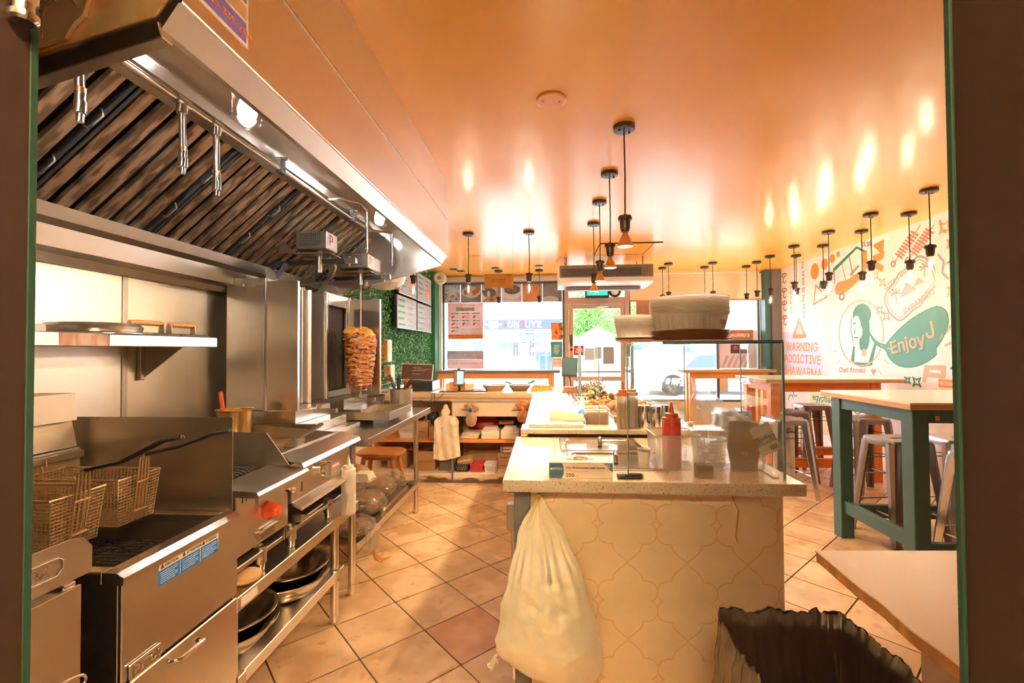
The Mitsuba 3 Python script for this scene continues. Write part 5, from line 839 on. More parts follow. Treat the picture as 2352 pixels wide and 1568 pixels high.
S('black_bag', rough(sphere((-1.25, 5.05, .64), .075, 3, (.9, .8, .9)), .03, 14, 3), 'black', 'dark crumpled bag behind the top of the carrier bag', 'bag', smooth=True)
S('red_bag', rough(sphere((-.70, 5.15, .56), .14, 3, (1.35, .6, .6)), .05, 12), 'red_dark', 'crumpled red bag at the back of the upper shelf', 'bag', smooth=True)
S('navy_bag', rough(sphere((-.40, 5.20, .60), .14, 3, (1.2, .5, .7)), .05, 12, 4), 'navy', 'crumpled navy bag at the back of the upper shelf', 'bag', smooth=True)
# stacks of foam boxes: each hinged box is a thing
def clam(x, y, z, w, d, lab, grp):
    o = rrect(w, d, .012, 3); c = (x, y)
    S('foam_box', cat(loft([ring(o*.86, z, c), ring(o, z+.010, c), ring(o*1.02, z+.012, c), ring(o, z+.014, c), ring(o*.93, z+.020, c)]), fan(ring(o*.93, z+.020, c))), 'foam', lab, 'takeout box', grp, 30)
for s, (x, n, w) in enumerate(((-.585, 7, .195), (-.375, 7, .195))):
    for i in range(n): clam(x, 4.93, .4435+i*.0125, w, .19, f"{('bottom', 'second', 'third', 'fourth', 'fifth', 'sixth', 'top')[i]} white foam box of the {('middle', 'right')[s]} stack on the upper shelf", 'foam boxes on the upper shelf')
for i in range(4): clam(-.82+.01*i, 4.95, .4435+i*.0165, .20, .19, f"{('bottom', 'second', 'third', 'top')[i]} white foam box of the low left stack on the upper shelf", 'foam boxes on the upper shelf')
for s, x in enumerate((-.585, -.375)): S('foam_tray', cat(loft([ring(rrect(.165, .15, .01, 3), .538, (x, 4.93)), ring(rrect(.13, .12, .01, 3), .572, (x, 4.93))]), fan(ring(rrect(.13, .12, .01, 3), .572, (x, 4.93)))), 'foam', ('ridged foam lid on the middle stack of boxes', 'ridged foam lid on the right stack of boxes')[s], 'lid', smooth=30)
S('orange_pack', rough(box(-.51, -.34, 5.0, 5.1, .575, .615, .01), .003, 40), 'cardboard', 'soft brown pack lying behind the right stack of foam boxes', 'pack')
# little baskets
def cratelet(x0, x1, y0, y1, z0, z1, m, lab):
    a = thing('small_basket', lab, 'basket'); o = rrect(x1-x0, y1-y0, .012, 3); c = ((x0+x1)/2, (y0+y1)/2)
    P(a, 'body', cat(loft([ring(o*.88, z0, c), ring(o*.98, z1-.012, c), ring(o*1.04, z1-.012, c), ring(o*1.04, z1, c), ring(o*.97, z1, c), ring(o*.86, z0+.004, c)]), fan(ring(o*.86, z0+.004, c))), m, 30)
    P(a, 'slot', cat(*[box(x0+.018+.0125*i, x0+.0245+.0125*i, y0+.001+.002*(2-j), y0+.004+.002*(2-j), z0+.025+.022*j, z0+.037+.022*j, 0) for i in range(9) for j in range(3) if (i+j) % 2]), 'dark_slot' if m != 'black' else 'grey_print', kind='stuff')
cratelet(-.965, -.815, 4.80, 4.98, .10, .185, 'black', 'small black plastic basket with a paper pack in it'); cratelet(-.80, -.658, 4.79, 4.97, .10, .192, 'red_dark', 'small red plastic basket on the bottom shelf'); cratelet(-.648, -.515, 4.79, 4.97, .10, .187, 'white_plastic', 'small white plastic basket on the bottom shelf')
S('paper_pack', fr(rough(box(-.085, .085, -.06, .06, -.028, .028, .012), .002, 40), (-.862, 4.88, .212), (.95, 0, .16), (0, .94, .3)), 'kraft', 'wrapped brown pack lying in the black basket', 'pack')
# hanging bags
k = thing('carrier_bags', 'pad of white carrier bags hanging from a post of the till counter', 'carrier bag')
sil = [(-.125, 0), (-.128, .12), (-.118, .33), (-.122, .385), (-.085, .425), (-.03, .445), (-.024, .462), (-.038, .470), (-.042, .49), (-.028, .515), (-.016, .522), (-.020, .535), (-.012, .556), (0, .562), (.012, .556), (.020, .535), (.016, .522), (.028, .515), (.042, .49), (.038, .47), (.024, .462), (.03, .445), (.105, .43), (.135, .385), (.128, .33), (.148, .03), (.10, .012), (.0, -.012), (-.06, -.015)]
mb = trimesh.creation.extrude_polygon(sg.Polygon(sil).buffer(.004), .022, engine='earcut'); mb = mb.subdivide_to_size(.02); v = np.array(mb.vertices)
v[:, 2] += (meshkit.fbm(np.c_[v[:, :2]*11, v[:, 2]*0], 3, 2)-.5)*.05*(v[:, 2] > .011)*(v[:, 1] < .44)+np.sin(v[:, 0]*70+v[:, 1]*9)*.006*(v[:, 1] < .42)
P(k, 'bags', fr((v, np.array(mb.faces)), (-1.035, 4.715, .268), (1, 0, 0), (0, 0, 1)), 'carrier', 30); P(k, 'fold', ext(sg.Polygon([(-.045, .33), (-.005, .42), (.0, .33)]), .002, (-1.035, 4.668, .268), (1, 0, 0), (0, 0, 1)), 'paper')
for i, (x, z0, z1, w, m, lab) in enumerate(((-.765, .60, .87, .062, 'tan_film', 'knotted bag of tan rolls hanging on the left drawer handle'), (-.215, .64, .87, .07, 'orange_film', 'knotted bag with orange stuff hanging on the right drawer handle'))):
    a = thing('hanging_bag', lab, 'bag', 'bags on the drawer handles'); zk = (z0+z1)/2+.03
    P(a, 'sack', rough(lathe([(.014, zk), (w*.7, zk-.03), (w, zk-.08), (w*.8, z0+.02), (0, z0)], (x, 4.695, 0), 36, 1, .6), .012, 40, i), m, True); P(a, 'ears', rough(sphere((x, 4.70, zk+.045), .05, 3, (1.55, .45, .9)), .022, 30, i), m, True)
    P(a, 'tie', rough(sphere((x-.01, 4.683, zk+.012), .015, 2, (1.2, .6, 1.5)), .005, 60), 'blue_label' if i == 0 else 'orange_print', True)
for pts, lab in (([(-1.45, 4.735, .86), (-1.30, 4.73, .865), (-1.18, 4.73, .80), (-1.14, 4.735, .70), (-1.15, 4.80, .62)], 'thick black cable looping down behind the carrier bag'), ([(-1.18, 4.72, .952), (-1.19, 4.718, .90), (-1.20, 4.72, .86)], 'thin black cord hanging over the counter edge'), ([(-1.05, 4.72, .952), (-1.10, 4.715, .91), (-1.14, 4.72, .87)], 'second thin black cord slanting over the counter edge'), ([(-1.155, 4.72, .952), (-1.158, 4.715, .86), (-1.165, 4.73, .76), (-1.17, 4.80, .70)], 'pale cord hanging beside the black cable')):
    S('cable', tube(pts, .005 if 'thick' in lab else .0028, 6), 'black' if 'black' in lab else 'cream', lab, 'cable', smooth=True)
# till, screens and dishes on the counter
k = thing('cash_register', 'till screen standing on a black cash drawer', 'cash register')
P(k, 'drawer', box(-1.555, -1.235, 4.93, 5.28, .953, 1.058, .004), 'black'); P(k, 'drawer_front', cat(box(-1.548, -1.242, 4.924, 4.932, .962, 1.045, .002), box(-1.50, -1.32, 4.921, 4.926, .998, 1.003, .001)), 'dark_metal'); P(k, 'steel_side', box(-1.2352, -1.2335, 4.93, 5.28, .955, 1.057, 0), 'stool_silver')
o, xx, yy = (-1.625, 5.02, 1.075), (.362, .0, -.012), (.02, .05, .18)
P(k, 'screen_back', fr(box(0, .365, 0, .185, -.014, -.001, .002), o, xx, yy), 'white_plastic'); P(k, 'screen', fr(box(.006, .359, .006, .179, -.001, .001, 0), o, xx, yy), 'screen_brown'); P(k, 'screen_text', cat(*[fr(box(.13+.01*(i % 2), .13+.01*(i % 2)+w, .14-.018*i, .146-.018*i, .001, .0014, 0), o, xx, yy) for i, w in enumerate((.10, .19, .15, .0001, .09))]), 'grey_print', kind='stuff'); P(k, 'stand', bar((-1.42, 5.12, 1.055), (-1.42, 5.06, 1.13), .04), 'black')
k = thing('card_terminal', 'upright payment screen on a small stand at the till', 'payment terminal'); o, xx, yy = (-.992, 4.885, 1.015), (.118, .01, 0), (.012, .04, .175)
P(k, 'case', fr(box(0, .12, 0, .178, -.012, 0, .003), o, xx, yy), 'black'); P(k, 'screen', fr(box(.038, .110, .018, .16, 0, .0008, 0), o, xx, yy), 'screen_blue', emitter=lamp((.25, .5, .7), .12)); P(k, 'menu_strip', fr(box(.006, .034, .012, .165, 0, .0008, 0), o, xx, yy), 'brown_print'); P(k, 'clip', fr(box(.04, .075, .175, .19, -.012, .004, .002), o, xx, yy), 'black'); P(k, 'stand', cat(bar((-.93, 4.90, 1.03), (-.93, 4.93, .955), .022), lathe([(0, .9485), (.05, .9485), (.05, .955), (0, .957)], (-.93, 4.93, 0), 20)), 'dark_metal')
S('tablet', box(-1.14, -.93, 4.83, 4.96, .9485, .957, .003), 'black_gloss', 'black tablet lying flat at the till', 'tablet'); S('tablet', box(-.90, -.63, 4.88, 5.08, .9485, .958, .003), 'black_gloss', 'second black tablet lying flat beside the card terminal', 'tablet')
k = thing('receipt_tray', 'small paper tray with boxes behind the card terminal', 'tray'); P(k, 'tray', box(-1.13, -.80, 5.12, 5.30, .9485, 1.02, .004), 'foam'); P(k, 'boxes', rough(box(-1.08, -.90, 5.10, 5.12, .96, 1.04, .004), .002, 30), 'orange_light')
for i, (x0, x1, lab) in enumerate(((-.685, -.42, 'left salad tray with a clear lid on the till counter'), (-.392, -.15, 'right salad tray with green leaves on the till counter'))):
    a = thing('salad_tray', lab, 'tray', 'salad trays'); o = rrect(x1-x0, .20, .04, 5); c = ((x0+x1)/2, 5.02)
    P(a, 'bowl', cat(loft([ring(o*.62, .9485, c), ring(o*.97, 1.008, c), ring(o*1.02, 1.012, c), ring(o*.96, 1.012, c)]), fan(ring(o*.95, 1.005, c))), 'gunmetal' if i else 'kraft_shine', 30); P(a, 'clear_lid', loft([ring(o*1.02, 1.013, c), ring(o*.98, 1.028, c), ring(o*.5, 1.032, c)]), 'clear_plastic', 30)
    if i:
        for dx, an in ((-.10, 2.7), (.10, .5), (.13, .8)): P(a, 'leaf', ext(sg.Polygon([(0, 0), (.03, .018), (.075, .016), (.11, 0), (.075, -.016), (.03, -.014)]), .001, (c[0]+dx*.7, 5.0, 1.022), (math.cos(an), .1, abs(math.sin(an))*.6), (0, 1, .5)), 'leaf_green')
k = thing('pastry_tray', 'tray of orange pastries in paper beside the salad trays', 'tray'); P(k, 'tray', box(-.145, .085, 4.95, 5.12, .9485, .985, .004), 'orange_light'); P(k, 'pastry', cat(*[sphere((-.115+.035*i, 5.0+.03*(i % 2), .992), .018, 1) for i in range(6)]), 'orange_print'); P(k, 'paper', rough(box(-.12, .06, 5.06, 5.11, .985, 1.012, .004), .006, 30), 'paper')
# customer end of the island: books, screen, box
for i in range(4): S('menu_book', rz(box(.18+.008*i, .44+.004*i, 4.56, 4.74, .956+.017*i, .972+.017*i, .002), -4+2*i, (.3, 4.65, 0)), 'book', ('lowest', 'second', 'third', 'topmost')[i]+' brown menu book stacked at the far end of the island', 'book', 'brown menu books')
S('paper_carton', box(.45, .545, 4.56, 4.66, .956, 1.03, .004), 'foam', 'small cream carton beside the brown menu books', 'carton')
k = thing('customer_screen', 'slim dark order screen on a thin stand at the far end of the island', 'screen'); o, xx, yy = (.185, 4.84, 1.118), (.162, .02, -.012), (.006, .02, .20)
P(k, 'case', fr(box(0, .164, 0, .205, -.012, 0, .003), o, xx, yy), 'black'); P(k, 'screen', fr(box(.006, .158, .022, .198, 0, .001, 0), o, xx, yy), 'screen_teal'); P(k, 'stand', cat(tube([(.27, 4.85, 1.125), (.275, 4.86, 1.06), (.29, 4.88, .955)], .006, 8), tube([(.26, 4.85, 1.125), (.28, 4.87, 1.05), (.30, 4.89, .955)], .004, 8)), 'black', True)
k = thing('side_counter', 'low cabinet joining the island to the till counter', 'counter'); P(k, 'top', box(-.02, .86, 4.63, 5.42, .925, .9545, .003), 'quartz_tan'); P(k, 'body', box(-.01, .84, 4.63, 5.40, .0, .924, .003), 'cream_tan')
# stool and goods below the prep table
k = thing('wooden_stool', 'low orange brown wooden stool behind the prep table', 'stool'); so = rrect(.44, .34, .12, 8); sc = (-1.55, 4.22)
P(k, 'seat', cat(loft([ring(so*.93, .425, sc), ring(so, .432, sc), ring(so, .448, sc), ring(so*.95, .455, sc), ring(so*.6, .449, sc)]), fan(ring(so*.6, .449, sc)), fan(ring(so*.93, .425, sc), False)), 'stool_wood', 35)
for dx in (-.13, .13):
    for dy in (-.09, .09): P(k, 'leg', cyl((sc[0]+dx*1.5, sc[1]+dy*1.5, -.004), (sc[0]+dx, sc[1]+dy, .43), .017, .022, 12), 'stool_wood', 40)
P(k, 'apron', cat(box(sc[0]-.13, sc[0]+.13, sc[1]-.105, sc[1]-.09, .385, .425), box(sc[0]-.13, sc[0]+.13, sc[1]+.09, sc[1]+.105, .385, .425)), 'stool_wood')
k = thing('sheet_pan', 'steel sheet pan with bread on the shelf under the prep table', 'pan'); so = rrect(.44, .62, .03, 4); sc = (-1.33, 3.40)
P(k, 'pan', cat(loft([ring(so*.95, .28, sc), ring(so, .315, sc), ring(so*1.03, .317, sc)]), fan(ring(so*.95, .281, sc))), 'steel', 30)
for i in range(2):
    x, y = (-1.60, 3.50) if i == 0 else (-1.46, 3.58)
    S('foam_clamshell', cat(loft([ring(rrect(.15, .15, .015, 3)*s_, z, (x, y)) for s_, z in ((.9, .32), (1.05, .36), (1.08, .362), (1.0, .37), (.74, .42))]), fan(ring(rrect(.15, .15, .015, 3)*.74, .42, (x, y)))), 'foam', ('left', 'right')[i]+' closed white foam box on the pan under the prep table', 'takeout box', 'foam boxes under the prep table', 30)
def loaf_bag(x, y, z, n, lab, s):
    a = thing('bread_bag', lab, 'bread bag', 'bags of flatbread')
    for i in range(n): P(a, 'flatbread', rough(lathe([(0, z+i*.017), (.085, z+.001+i*.017), (.098, z+.007+i*.017), (.085, z+.015+i*.017), (0, z+.017+i*.017)], (x+.006*math.sin(i*2.1), y+.006*math.cos(i*1.7), 0), 26, 1.0, 1.15), .003, 30, i), 'bread', True)
    P(a, 'film', rough(sphere((x, y, z+n*.0085), .125, 4, (1.0, 1.2, .25+n*.075)), .020, 18, s), 'film', True)
    return a
loaf_bag(-1.22, 3.05, .318, 5, 'front clear bag of flatbread under the prep table', 3); loaf_bag(-1.27, 3.42, .320, 4, 'rear clear bag of flatbread under the prep table', 8)
b = loaf_bag(-1.18, 2.76, .282, 3, 'near clear bag of flatbread with its tied tail hanging over the shelf', 5)
P(b, 'tail', rough(lathe([(.06, .33), (.045, .28), (.030, .22), (.016, .18)], (-1.045, 2.70, 0), 24), .008, 40), 'film', True); P(b, 'tie', sphere((-1.045, 2.70, .178), .012, 2), 'red_knob', True); P(b, 'tail_end', cat(*[tube([(-1.045, 2.70, .178), (-1.02+.012*i, 2.68+.006*i, .150-.004*i), (-.975+.012*i, 2.66+.012*i, .14+.006*i)], [.006, .010, .003], 6) for i in range(4)]), 'orange_film', True)
S('brown_pan', cat(loft([ring(rrect(.36, .30, .03, 4)*.95, .28, (-1.36, 2.78)), ring(rrect(.36, .30, .03, 4), .318, (-1.36, 2.78))]), fan(ring(rrect(.36, .30, .03, 4)*.95, .281, (-1.36, 2.78)))), 'griddle_plate', 'dark baking pan at the near end of the prep table shelf', 'pan', smooth=30)
S('paper_bread_bag', rough(sphere((-1.62, 3.78, .36), .10, 3, (1.3, .8, .8)), .02, 16), 'kraft', 'brown paper bread bag at the far end under the prep table', 'bag', smooth=True)
S('crumpled_film', rough(sphere((-1.24, 3.66, .36), .075, 4, (1.1, .9, .8)), .03, 22, 6), 'film', 'crumpled clear film at the far end under the prep table', 'plastic film', smooth=True)
S('black_stopper', sphere((-1.13, 3.72, .292), .03, 2, (1.2, .8, .45)), 'black', 'small black knob lying at the corner of the prep table shelf', 'stopper', smooth=True)
# ================================================================ hedge wall, menu screens, window posters
k = thing('hedge_wall', 'artificial green leaf wall beyond the kitchen on the left', 'hedge wall'); g = np.random.default_rng(21)
P(k, 'backing', box(XL-.012, XL+.012, 3.60, 7.29, .95, 2.66, .002), 'hedge_dark')
def leaves(n, seed):
    g = np.random.default_rng(seed); y, z, x = g.uniform(3.62, 7.28, n), g.uniform(.97, 2.64, n), XL+.012+g.uniform(.0, .055, n)
    c = np.stack([x, y, z], 1); d = g.normal(0, 1, (n, 3))*np.array([.5, 1, 1])+np.array([.35, 0, -.1]); d /= np.linalg.norm(d, axis=1, keepdims=True)
    e = np.cross(d, g.normal(0, 1, (n, 3))); e /= np.linalg.norm(e, axis=1, keepdims=True); f = np.cross(d, e); L = g.uniform(.018, .034, n)[:, None]
    v = np.stack([c, c+d*L*.5+e*L*.30+f*L*.08, c+d*L, c+d*L*.5-e*L*.30+f*L*.08], 1).reshape(-1, 3); i = np.arange(n)*4
    return v, np.vstack([np.stack([i, i+1, i+2], 1), np.stack([i, i+2, i+3], 1)])
P(k, 'foliage', leaves(9000, 1), 'leaf_a', kind='stuff'); P(k, 'foliage_light', leaves(7000, 2), 'leaf_b', kind='stuff'); P(k, 'foliage_dark', leaves(4000, 3), 'leaf_c', kind='stuff')
for i, (y0, y1, z0, z1) in enumerate(((5.37, 6.13, 2.105, 2.50), (6.165, 6.94, 2.10, 2.50), (5.30, 6.13, 1.675, 2.085), (6.165, 6.94, 1.675, 2.075))):
    a = thing('menu_screen', ('upper left', 'upper right', 'lower left', 'lower right')[i]+' menu screen of the four before the leaf wall', 'menu screen', 'menu screens')
    P(a, 'case', box(-1.80, -1.755, y0, y1, z0, z1, .006), 'black'); P(a, 'screen', box(-1.755, -1.752, y0+.01, y1-.01, z0+.012, z1-.008, .0005), 'menu_grey', emitter=lamp((.30, .27, .27), .12)); P(a, 'lower_trim', box(-1.757, -1.748, y0, y1, z0, z0+.01, .001), 'white_plastic')
    pr_ = []
    for r in range(5 if i > 1 else 4):
        for c in range(2): pr_.append(box(-1.752, -1.7512, y0+.05+c*.36, y0+.05+c*.36+(.22 if r % 2 else .27), z1-.07-r*.075, z1-.05-r*.075, 0))
    P(a, 'menu_headings', cat(*pr_[::2]), 'green_print', kind='stuff'); P(a, 'menu_lines', cat(*pr_[1::2], *[box(-1.752, -1.7512, y0+.06+c*.36, y0+.34+c*.33, z1-.088-r*.037, z1-.081-r*.037, 0) for r in range(7) for c in range(2)]), 'grey_print', kind='stuff')
    if i < 2: P(a, 'dish_picture', ext(sa.scale(sg.Point(0, 0).buffer(1), .10, .085), .0008, (-1.752, y1-.22, z0+.16), (0, 1, 0), (0, 0, 1)), 'orange_light')
    P(a, 'wall_arm', box(XL+.09, -1.80, (y0+y1)/2-.05, (y0+y1)/2+.05, (z0+z1)/2-.05, (z0+z1)/2+.05), 'black')
for i, (y0, z0, z1) in enumerate(((5.10, 1.27, 1.53), (5.20, 1.02, 1.235))):
    a = thing('wall_dispenser', ('upper', 'lower')[i]+' white dispenser box on the leaf wall', 'dispenser', 'white dispensers')
    P(a, 'box', box(XL+.02, -1.79, y0, y0+.13, z0, z1, .008), 'white_plastic'); P(a, 'side', box(XL+.02, -1.80, y0-.012, y0-.001, z0+.02, z1-.01, .003), 'orange_light'); P(a, 'window', box(-1.79, -1.786, y0+.03, y0+.10, z0+.05, z1-.03, .001), 'foam')
S('round_speaker', (lambda m: (np.stack([-1.70+m[0][:, 0], 7.30-m[0][:, 2], 2.585+m[0][:, 1]], 1), m[1]))(lathe([(.03, .03), (.045, .012), (.075, .03), (.10, .01), (.10, -.06), (0, -.06)], n=28)), 'white_plastic', 'round white speaker high on the corner beside the menu screens', 'speaker', smooth=35)
k = thing('wall_light', 'white dish shaped wall light half hidden by the hood corner', 'wall light'); P(k, 'dish', lathe([(0, 2.03), (.10, 2.05), (.19, 2.10), (.22, 2.17), (.215, 2.17), (.18, 2.11), (0, 2.05)], (-1.66, 4.62, 0), 28), 'white_plastic', 35); P(k, 'straps', cat(bar((-1.85, 4.52, 2.10), (-1.47, 4.66, 2.045), .016), bar((-1.85, 4.66, 2.11), (-1.49, 4.60, 2.05), .016), bar((-1.89, 4.62, 2.15), (-1.80, 4.62, 2.12), .03)), 'white_paint')
k = thing('hanging_card', 'orange brown card with printed lines hung on two strings', 'card sign')
P(k, 'card', box(-.645, -.327, 4.90, 4.903, 2.075, 2.232, .0), 'kraft_orange'); P(k, 'string', cat(cyl((-.64, 4.9015, 2.23), (-.64, 4.9015, ZC), .0012, n=5), cyl((-.332, 4.9015, 2.23), (-.332, 4.9015, ZC), .0012, n=5)), 'paper')
P(k, 'print', cat(*[box(-.565+.026*c+.02*(r == 3), -.545+.026*c+.02*(r == 3), 4.8994, 4.90, 2.165-.021*r, 2.173-.021*r, 0) for r in range(4) for c in range(6 if r < 3 else 4)], *[box(-.40+.022*c, -.383+.022*c, 4.8994, 4.90, 2.20+.014*r, 2.207+.014*r, 0) for r in range(2) for c in range(3)]), 'brown_print', kind='stuff')
# posters: coordinates as measured on the glass
PYs = 7.945
def wx(x): return x*1.011
def wz(z): return 1.4+(z-1.4)*1.011
def pbox(x0, x1, z0, z1, d=0.): return box(wx(x0), wx(x1), PYs-d-.0008, PYs-d, wz(z0), wz(z1), 0)
def pshape(poly, d): return ext(sa.affine_transform(poly, [1.011, 0, 0, 1.011, 0, -.0154]), .0006, (0, PYs-d, 0), (1, 0, 0), (0, 0, 1))
xs = (-1.80, -1.459, -1.089, -.736, -.378, -.023, .318); cols = ('p_grey', 'p_brown', 'p_pale', 'p_pale', 'p_rust', 'p_brown'); g = np.random.default_rng(4)
lab = ('leftmost food photograph of shredded salad above the left window', 'food photograph of a long white dish above the left window', 'food photograph of salad on a board above the left window', 'food photograph of a white soup bowl above the left window', 'food photograph of orange drinks above the left window', 'food photograph of a hand over dough at the door end of the strip')
for i in range(6):
    a = thing('food_poster', lab[i], 'poster', 'food photographs along the left window'); x0, x1 = xs[i]+.004, xs[i+1]-.004; cx_, cz_ = (x0+x1)/2, 2.42
    P(a, 'sheet', pbox(x0, x1, 2.235, 2.625), cols[i]); clip = sg.box(x0, 2.237, x1, 2.62)
    def shp(nm, poly, m, d): 
        q = poly.intersection(clip)
        if not q.is_empty: P(a, nm, pshape(q, d), m)
    if i == 0:
        ln = shapely.union_all([sg.LineString([(x0+.34*u_+.10*math.sin(t_*3+q_), cz_-.18+.36*v_+.10*math.cos(t_*2+q_)) for t_ in np.linspace(0, 1.3, 12)]).buffer(.0055) for u_, v_, q_ in g.uniform(0, 1, (42, 3))*np.array([1, 1, 6])]); shp('shreds', ln, 'p_white', .0006)
        shp('carrots', shapely.union_all([sg.Point(x0+u_*.32, 2.25+v_*.14).buffer(.022) for u_, v_ in g.uniform(0, 1, (9, 2))]), 'p_orange', .0012)
    elif i == 1:
        shp('dish', sa.scale(sg.Point(cx_, cz_).buffer(1), .165, .105), 'p_white', .0006); shp('dish_food', shapely.union_all([sa.scale(sg.Point(cx_+dx, cz_+dz).buffer(1), .04, .045) for dx, dz in ((-.09, 0), (-.02, .02), (.06, -.01), (.11, .03))]), 'p_orange', .0012)
    elif i == 2:
        shp('board', sg.Polygon([(x0, 2.24), (x0+.22, 2.24), (x1, 2.42), (x1, 2.5), (x0+.1, 2.33)]), 'p_rust', .0006); shp('salad', shapely.union_all([sg.Point(x0+u_*.22, 2.27+v_*.24).buffer(.03) for u_, v_ in g.uniform(0, 1, (18, 2))]), 'p_brown', .0012); shp('lid_plate', sa.scale(sg.Point(x1-.03, 2.44).buffer(1), .07, .09), 'p_white', .0018)
    elif i == 3:
        shp('bowl', sa.scale(sg.Point(cx_, cz_).buffer(1), .17, .13), 'p_white', .0006); shp('soup', sa.scale(sg.Point(cx_+.01, cz_+.035).buffer(1), .14, .085), 'p_brown', .0012); shp('herbs', shapely.union_all([sg.Point(cx_+dx, cz_+.04+dz).buffer(.03) for dx, dz in ((-.06, 0), (0, .02), (.05, -.01))]), 'p_grey', .0018)
    elif i == 4:
        for dx, w in ((-.10, .03), (-.02, .035), (.07, .03)): shp('glass_shape', sg.box(cx_+dx-w, 2.26, cx_+dx+w, 2.52), 'p_orange', .0006)
        shp('highlight', shapely.union_all([sg.box(cx_+dx, 2.3, cx_+dx+.012, 2.5) for dx in (-.12, -.04, .05)]), 'p_white', .0012)
    else:
        shp('flour', sa.scale(sg.Point(cx_-.04, 2.27).buffer(1), .15, .06), 'p_white', .0006); shp('arm', sg.Polygon([(x1, 2.60), (x1, 2.50), (cx_-.02, 2.34), (cx_-.10, 2.32), (cx_-.09, 2.36), (cx_, 2.40), (x1-.06, 2.60)]), 'p_pale', .0012)
k = thing('daily_specials_poster', 'pink daily specials poster taped to the left window', 'poster'); x0, x1, z0, z1 = -1.685, -1.062, 1.60, 2.232
def ptext(s, h, x, z, m, d=.001, bold=True, nm='print', mirror=False, center=True, par=None):
    t = text(s, h, (wx(x), PYs-d, wz(z)), (-1 if mirror else 1, 0, 0), (0, 0, 1), bold, .0005, center); P(par, nm, t, m)
P(k, 'sheet', pbox(x0, x1, z0, z1), 'p_pink'); P(k, 'footer', pbox(x0, x1, z0, z0+.078, .0008), 'p_orange'); P(k, 'title_band', pbox(-1.54, -1.215, 2.095, 2.15, .0008), 'green_print')
ptext('DAILY SPECIALS', .030, -1.378, 2.108, 'white_print', .0018, par=k); ptext("CHEF'S DOOR", .026, -1.33, 2.178, 'grey_print', par=k); ptext('905-891-0001 | WWW.CHEFDOOR.CA', .017, -1.33, 1.648, 'brown_print', .0018, par=k); ptext('719 LAKESHORE RD E, MISSISSAUGA', .017, -1.33, 1.615, 'brown_print', .0018, par=k)
P(k, 'triangle_mark', pshape(sg.Polygon([(-1.515, 2.165), (-1.435, 2.165), (-1.475, 2.225)]).boundary.buffer(.004), .0008), 'orange_print')
for j, dname in enumerate(('MONDAY', 'TUESDAY', 'WEDNESDAY', 'THURSDAY', 'FRIDAY', 'SATURDAY', 'SUNDAY')):
    c, r = j % 3, j//3; xa, za = -1.648+c*.188, 2.035-r*.124
    P(k, 'day_tab', pbox(xa+.03, xa+.15, za, za+.02, .0008), 'green_print'); ptext(dname, .011, xa+.09, za+.005, 'white_print', .0018, par=k, nm='day_name')
    P(k, 'day_frame', pshape(sg.box(xa, za-.095, xa+.184, za+.012).boundary.buffer(.0012), .0004), 'grey_print'); P(k, 'dish_picture', pshape(shapely.union_all([sg.Point(xa+.045, za-.055).buffer(.022), sg.Point(xa+.065, za-.038).buffer(.018)]), .0008), 'pink_dark')
    P(k, 'price_lines', cat(*[pbox(xa+.09, xa+.165-.02*(q % 2), za-.03-.015*q, za-.025-.015*q, .0008) for q in range(4)]), 'pink_dark' if j % 2 else 'grey_print', kind='stuff')
P(k, 'small_print', cat(*[pbox(-1.455, -1.09, 1.775-.014*q, 1.779-.014*q, .0008) for q in range(7) if q != 3]), 'grey_print', kind='stuff')
k = thing('lunch_sign', 'sign with mirrored lunch special lettering at the foot of the left window', 'sign'); P(k, 'sheet', pbox(-1.695, -1.062, 1.08, 1.242), 'p_pink'); P(k, 'upper_half', pbox(-1.70, -1.062, 1.243, 1.388), 'p_dim')
ptext('Student Lunch Special', .048, -1.385, 1.15, 'grey_print', bold=False, mirror=True, par=k); P(k, 'triangle_mark', pshape(sg.Polygon([(-1.27, 1.275), (-1.165, 1.275), (-1.217, 1.36)]).boundary.buffer(.006), .0008), 'pink_print'); ptext('C  D', .05, -1.42, 1.29, 'pink_print', bold=False, mirror=True, par=k)
k = thing('chicken_poster', 'orange fried chicken poster at the right edge of the left window', 'poster'); P(k, 'sheet', pbox(.125, .318, 1.572, 1.868), 'p_orange'); g = np.random.default_rng(9)
for j in range(9): P(k, 'piece', pshape(sa.translate(sa.rotate(sg.Polygon([(0, 0), (.05, .01), (.065, .035), (.03, .055), (-.01, .03)]), float(g.uniform(0, 360)), origin=(0, 0)), float(g.uniform(.175, .268)), float(g.uniform(1.63, 1.81))), .0008+.0002*j), ('p_rust', 'orange_print')[j % 2])
P(k, 'price_dot', pshape(sg.Point(.285, 1.60).buffer(.02), .003), 'red')
k = thing('green_notice', 'green notice with white lines below the chicken poster', 'notice'); P(k, 'sheet', pbox(.115, .312, 1.27, 1.536), 'p_green'); P(k, 'lines', cat(*[pbox(.165+.01*(q % 2), .265-.01*(q % 3), 1.47-.028*q, 1.482-.028*q, .0008) for q in range(6)]), 'white_print', kind='stuff')
k = thing('hours_notice', 'white paper with two printed lines below the green notice', 'notice'); P(k, 'sheet', pbox(.135, .318, 1.10, 1.262), 'paper'); P(k, 'lines', cat(*[pbox(.155+.022*c, .17+.022*c, 1.222-.055*r, 1.236-.055*r, .0008) for r in range(2) for c in range(6)]), 'grey_print', kind='stuff')
k = thing('red_door_sign', 'small red sign on the glass of the door', 'sign'); P(k, 'sheet', box(.512, .68, 7.916, 7.918, 1.30, 1.47, 0), 'red'); P(k, 'lettering', text('SA', .075, (.535, 7.9158, 1.35), (1, 0, 0), (0, 0, 1), True, .0006, slant=.25), 'white_print')
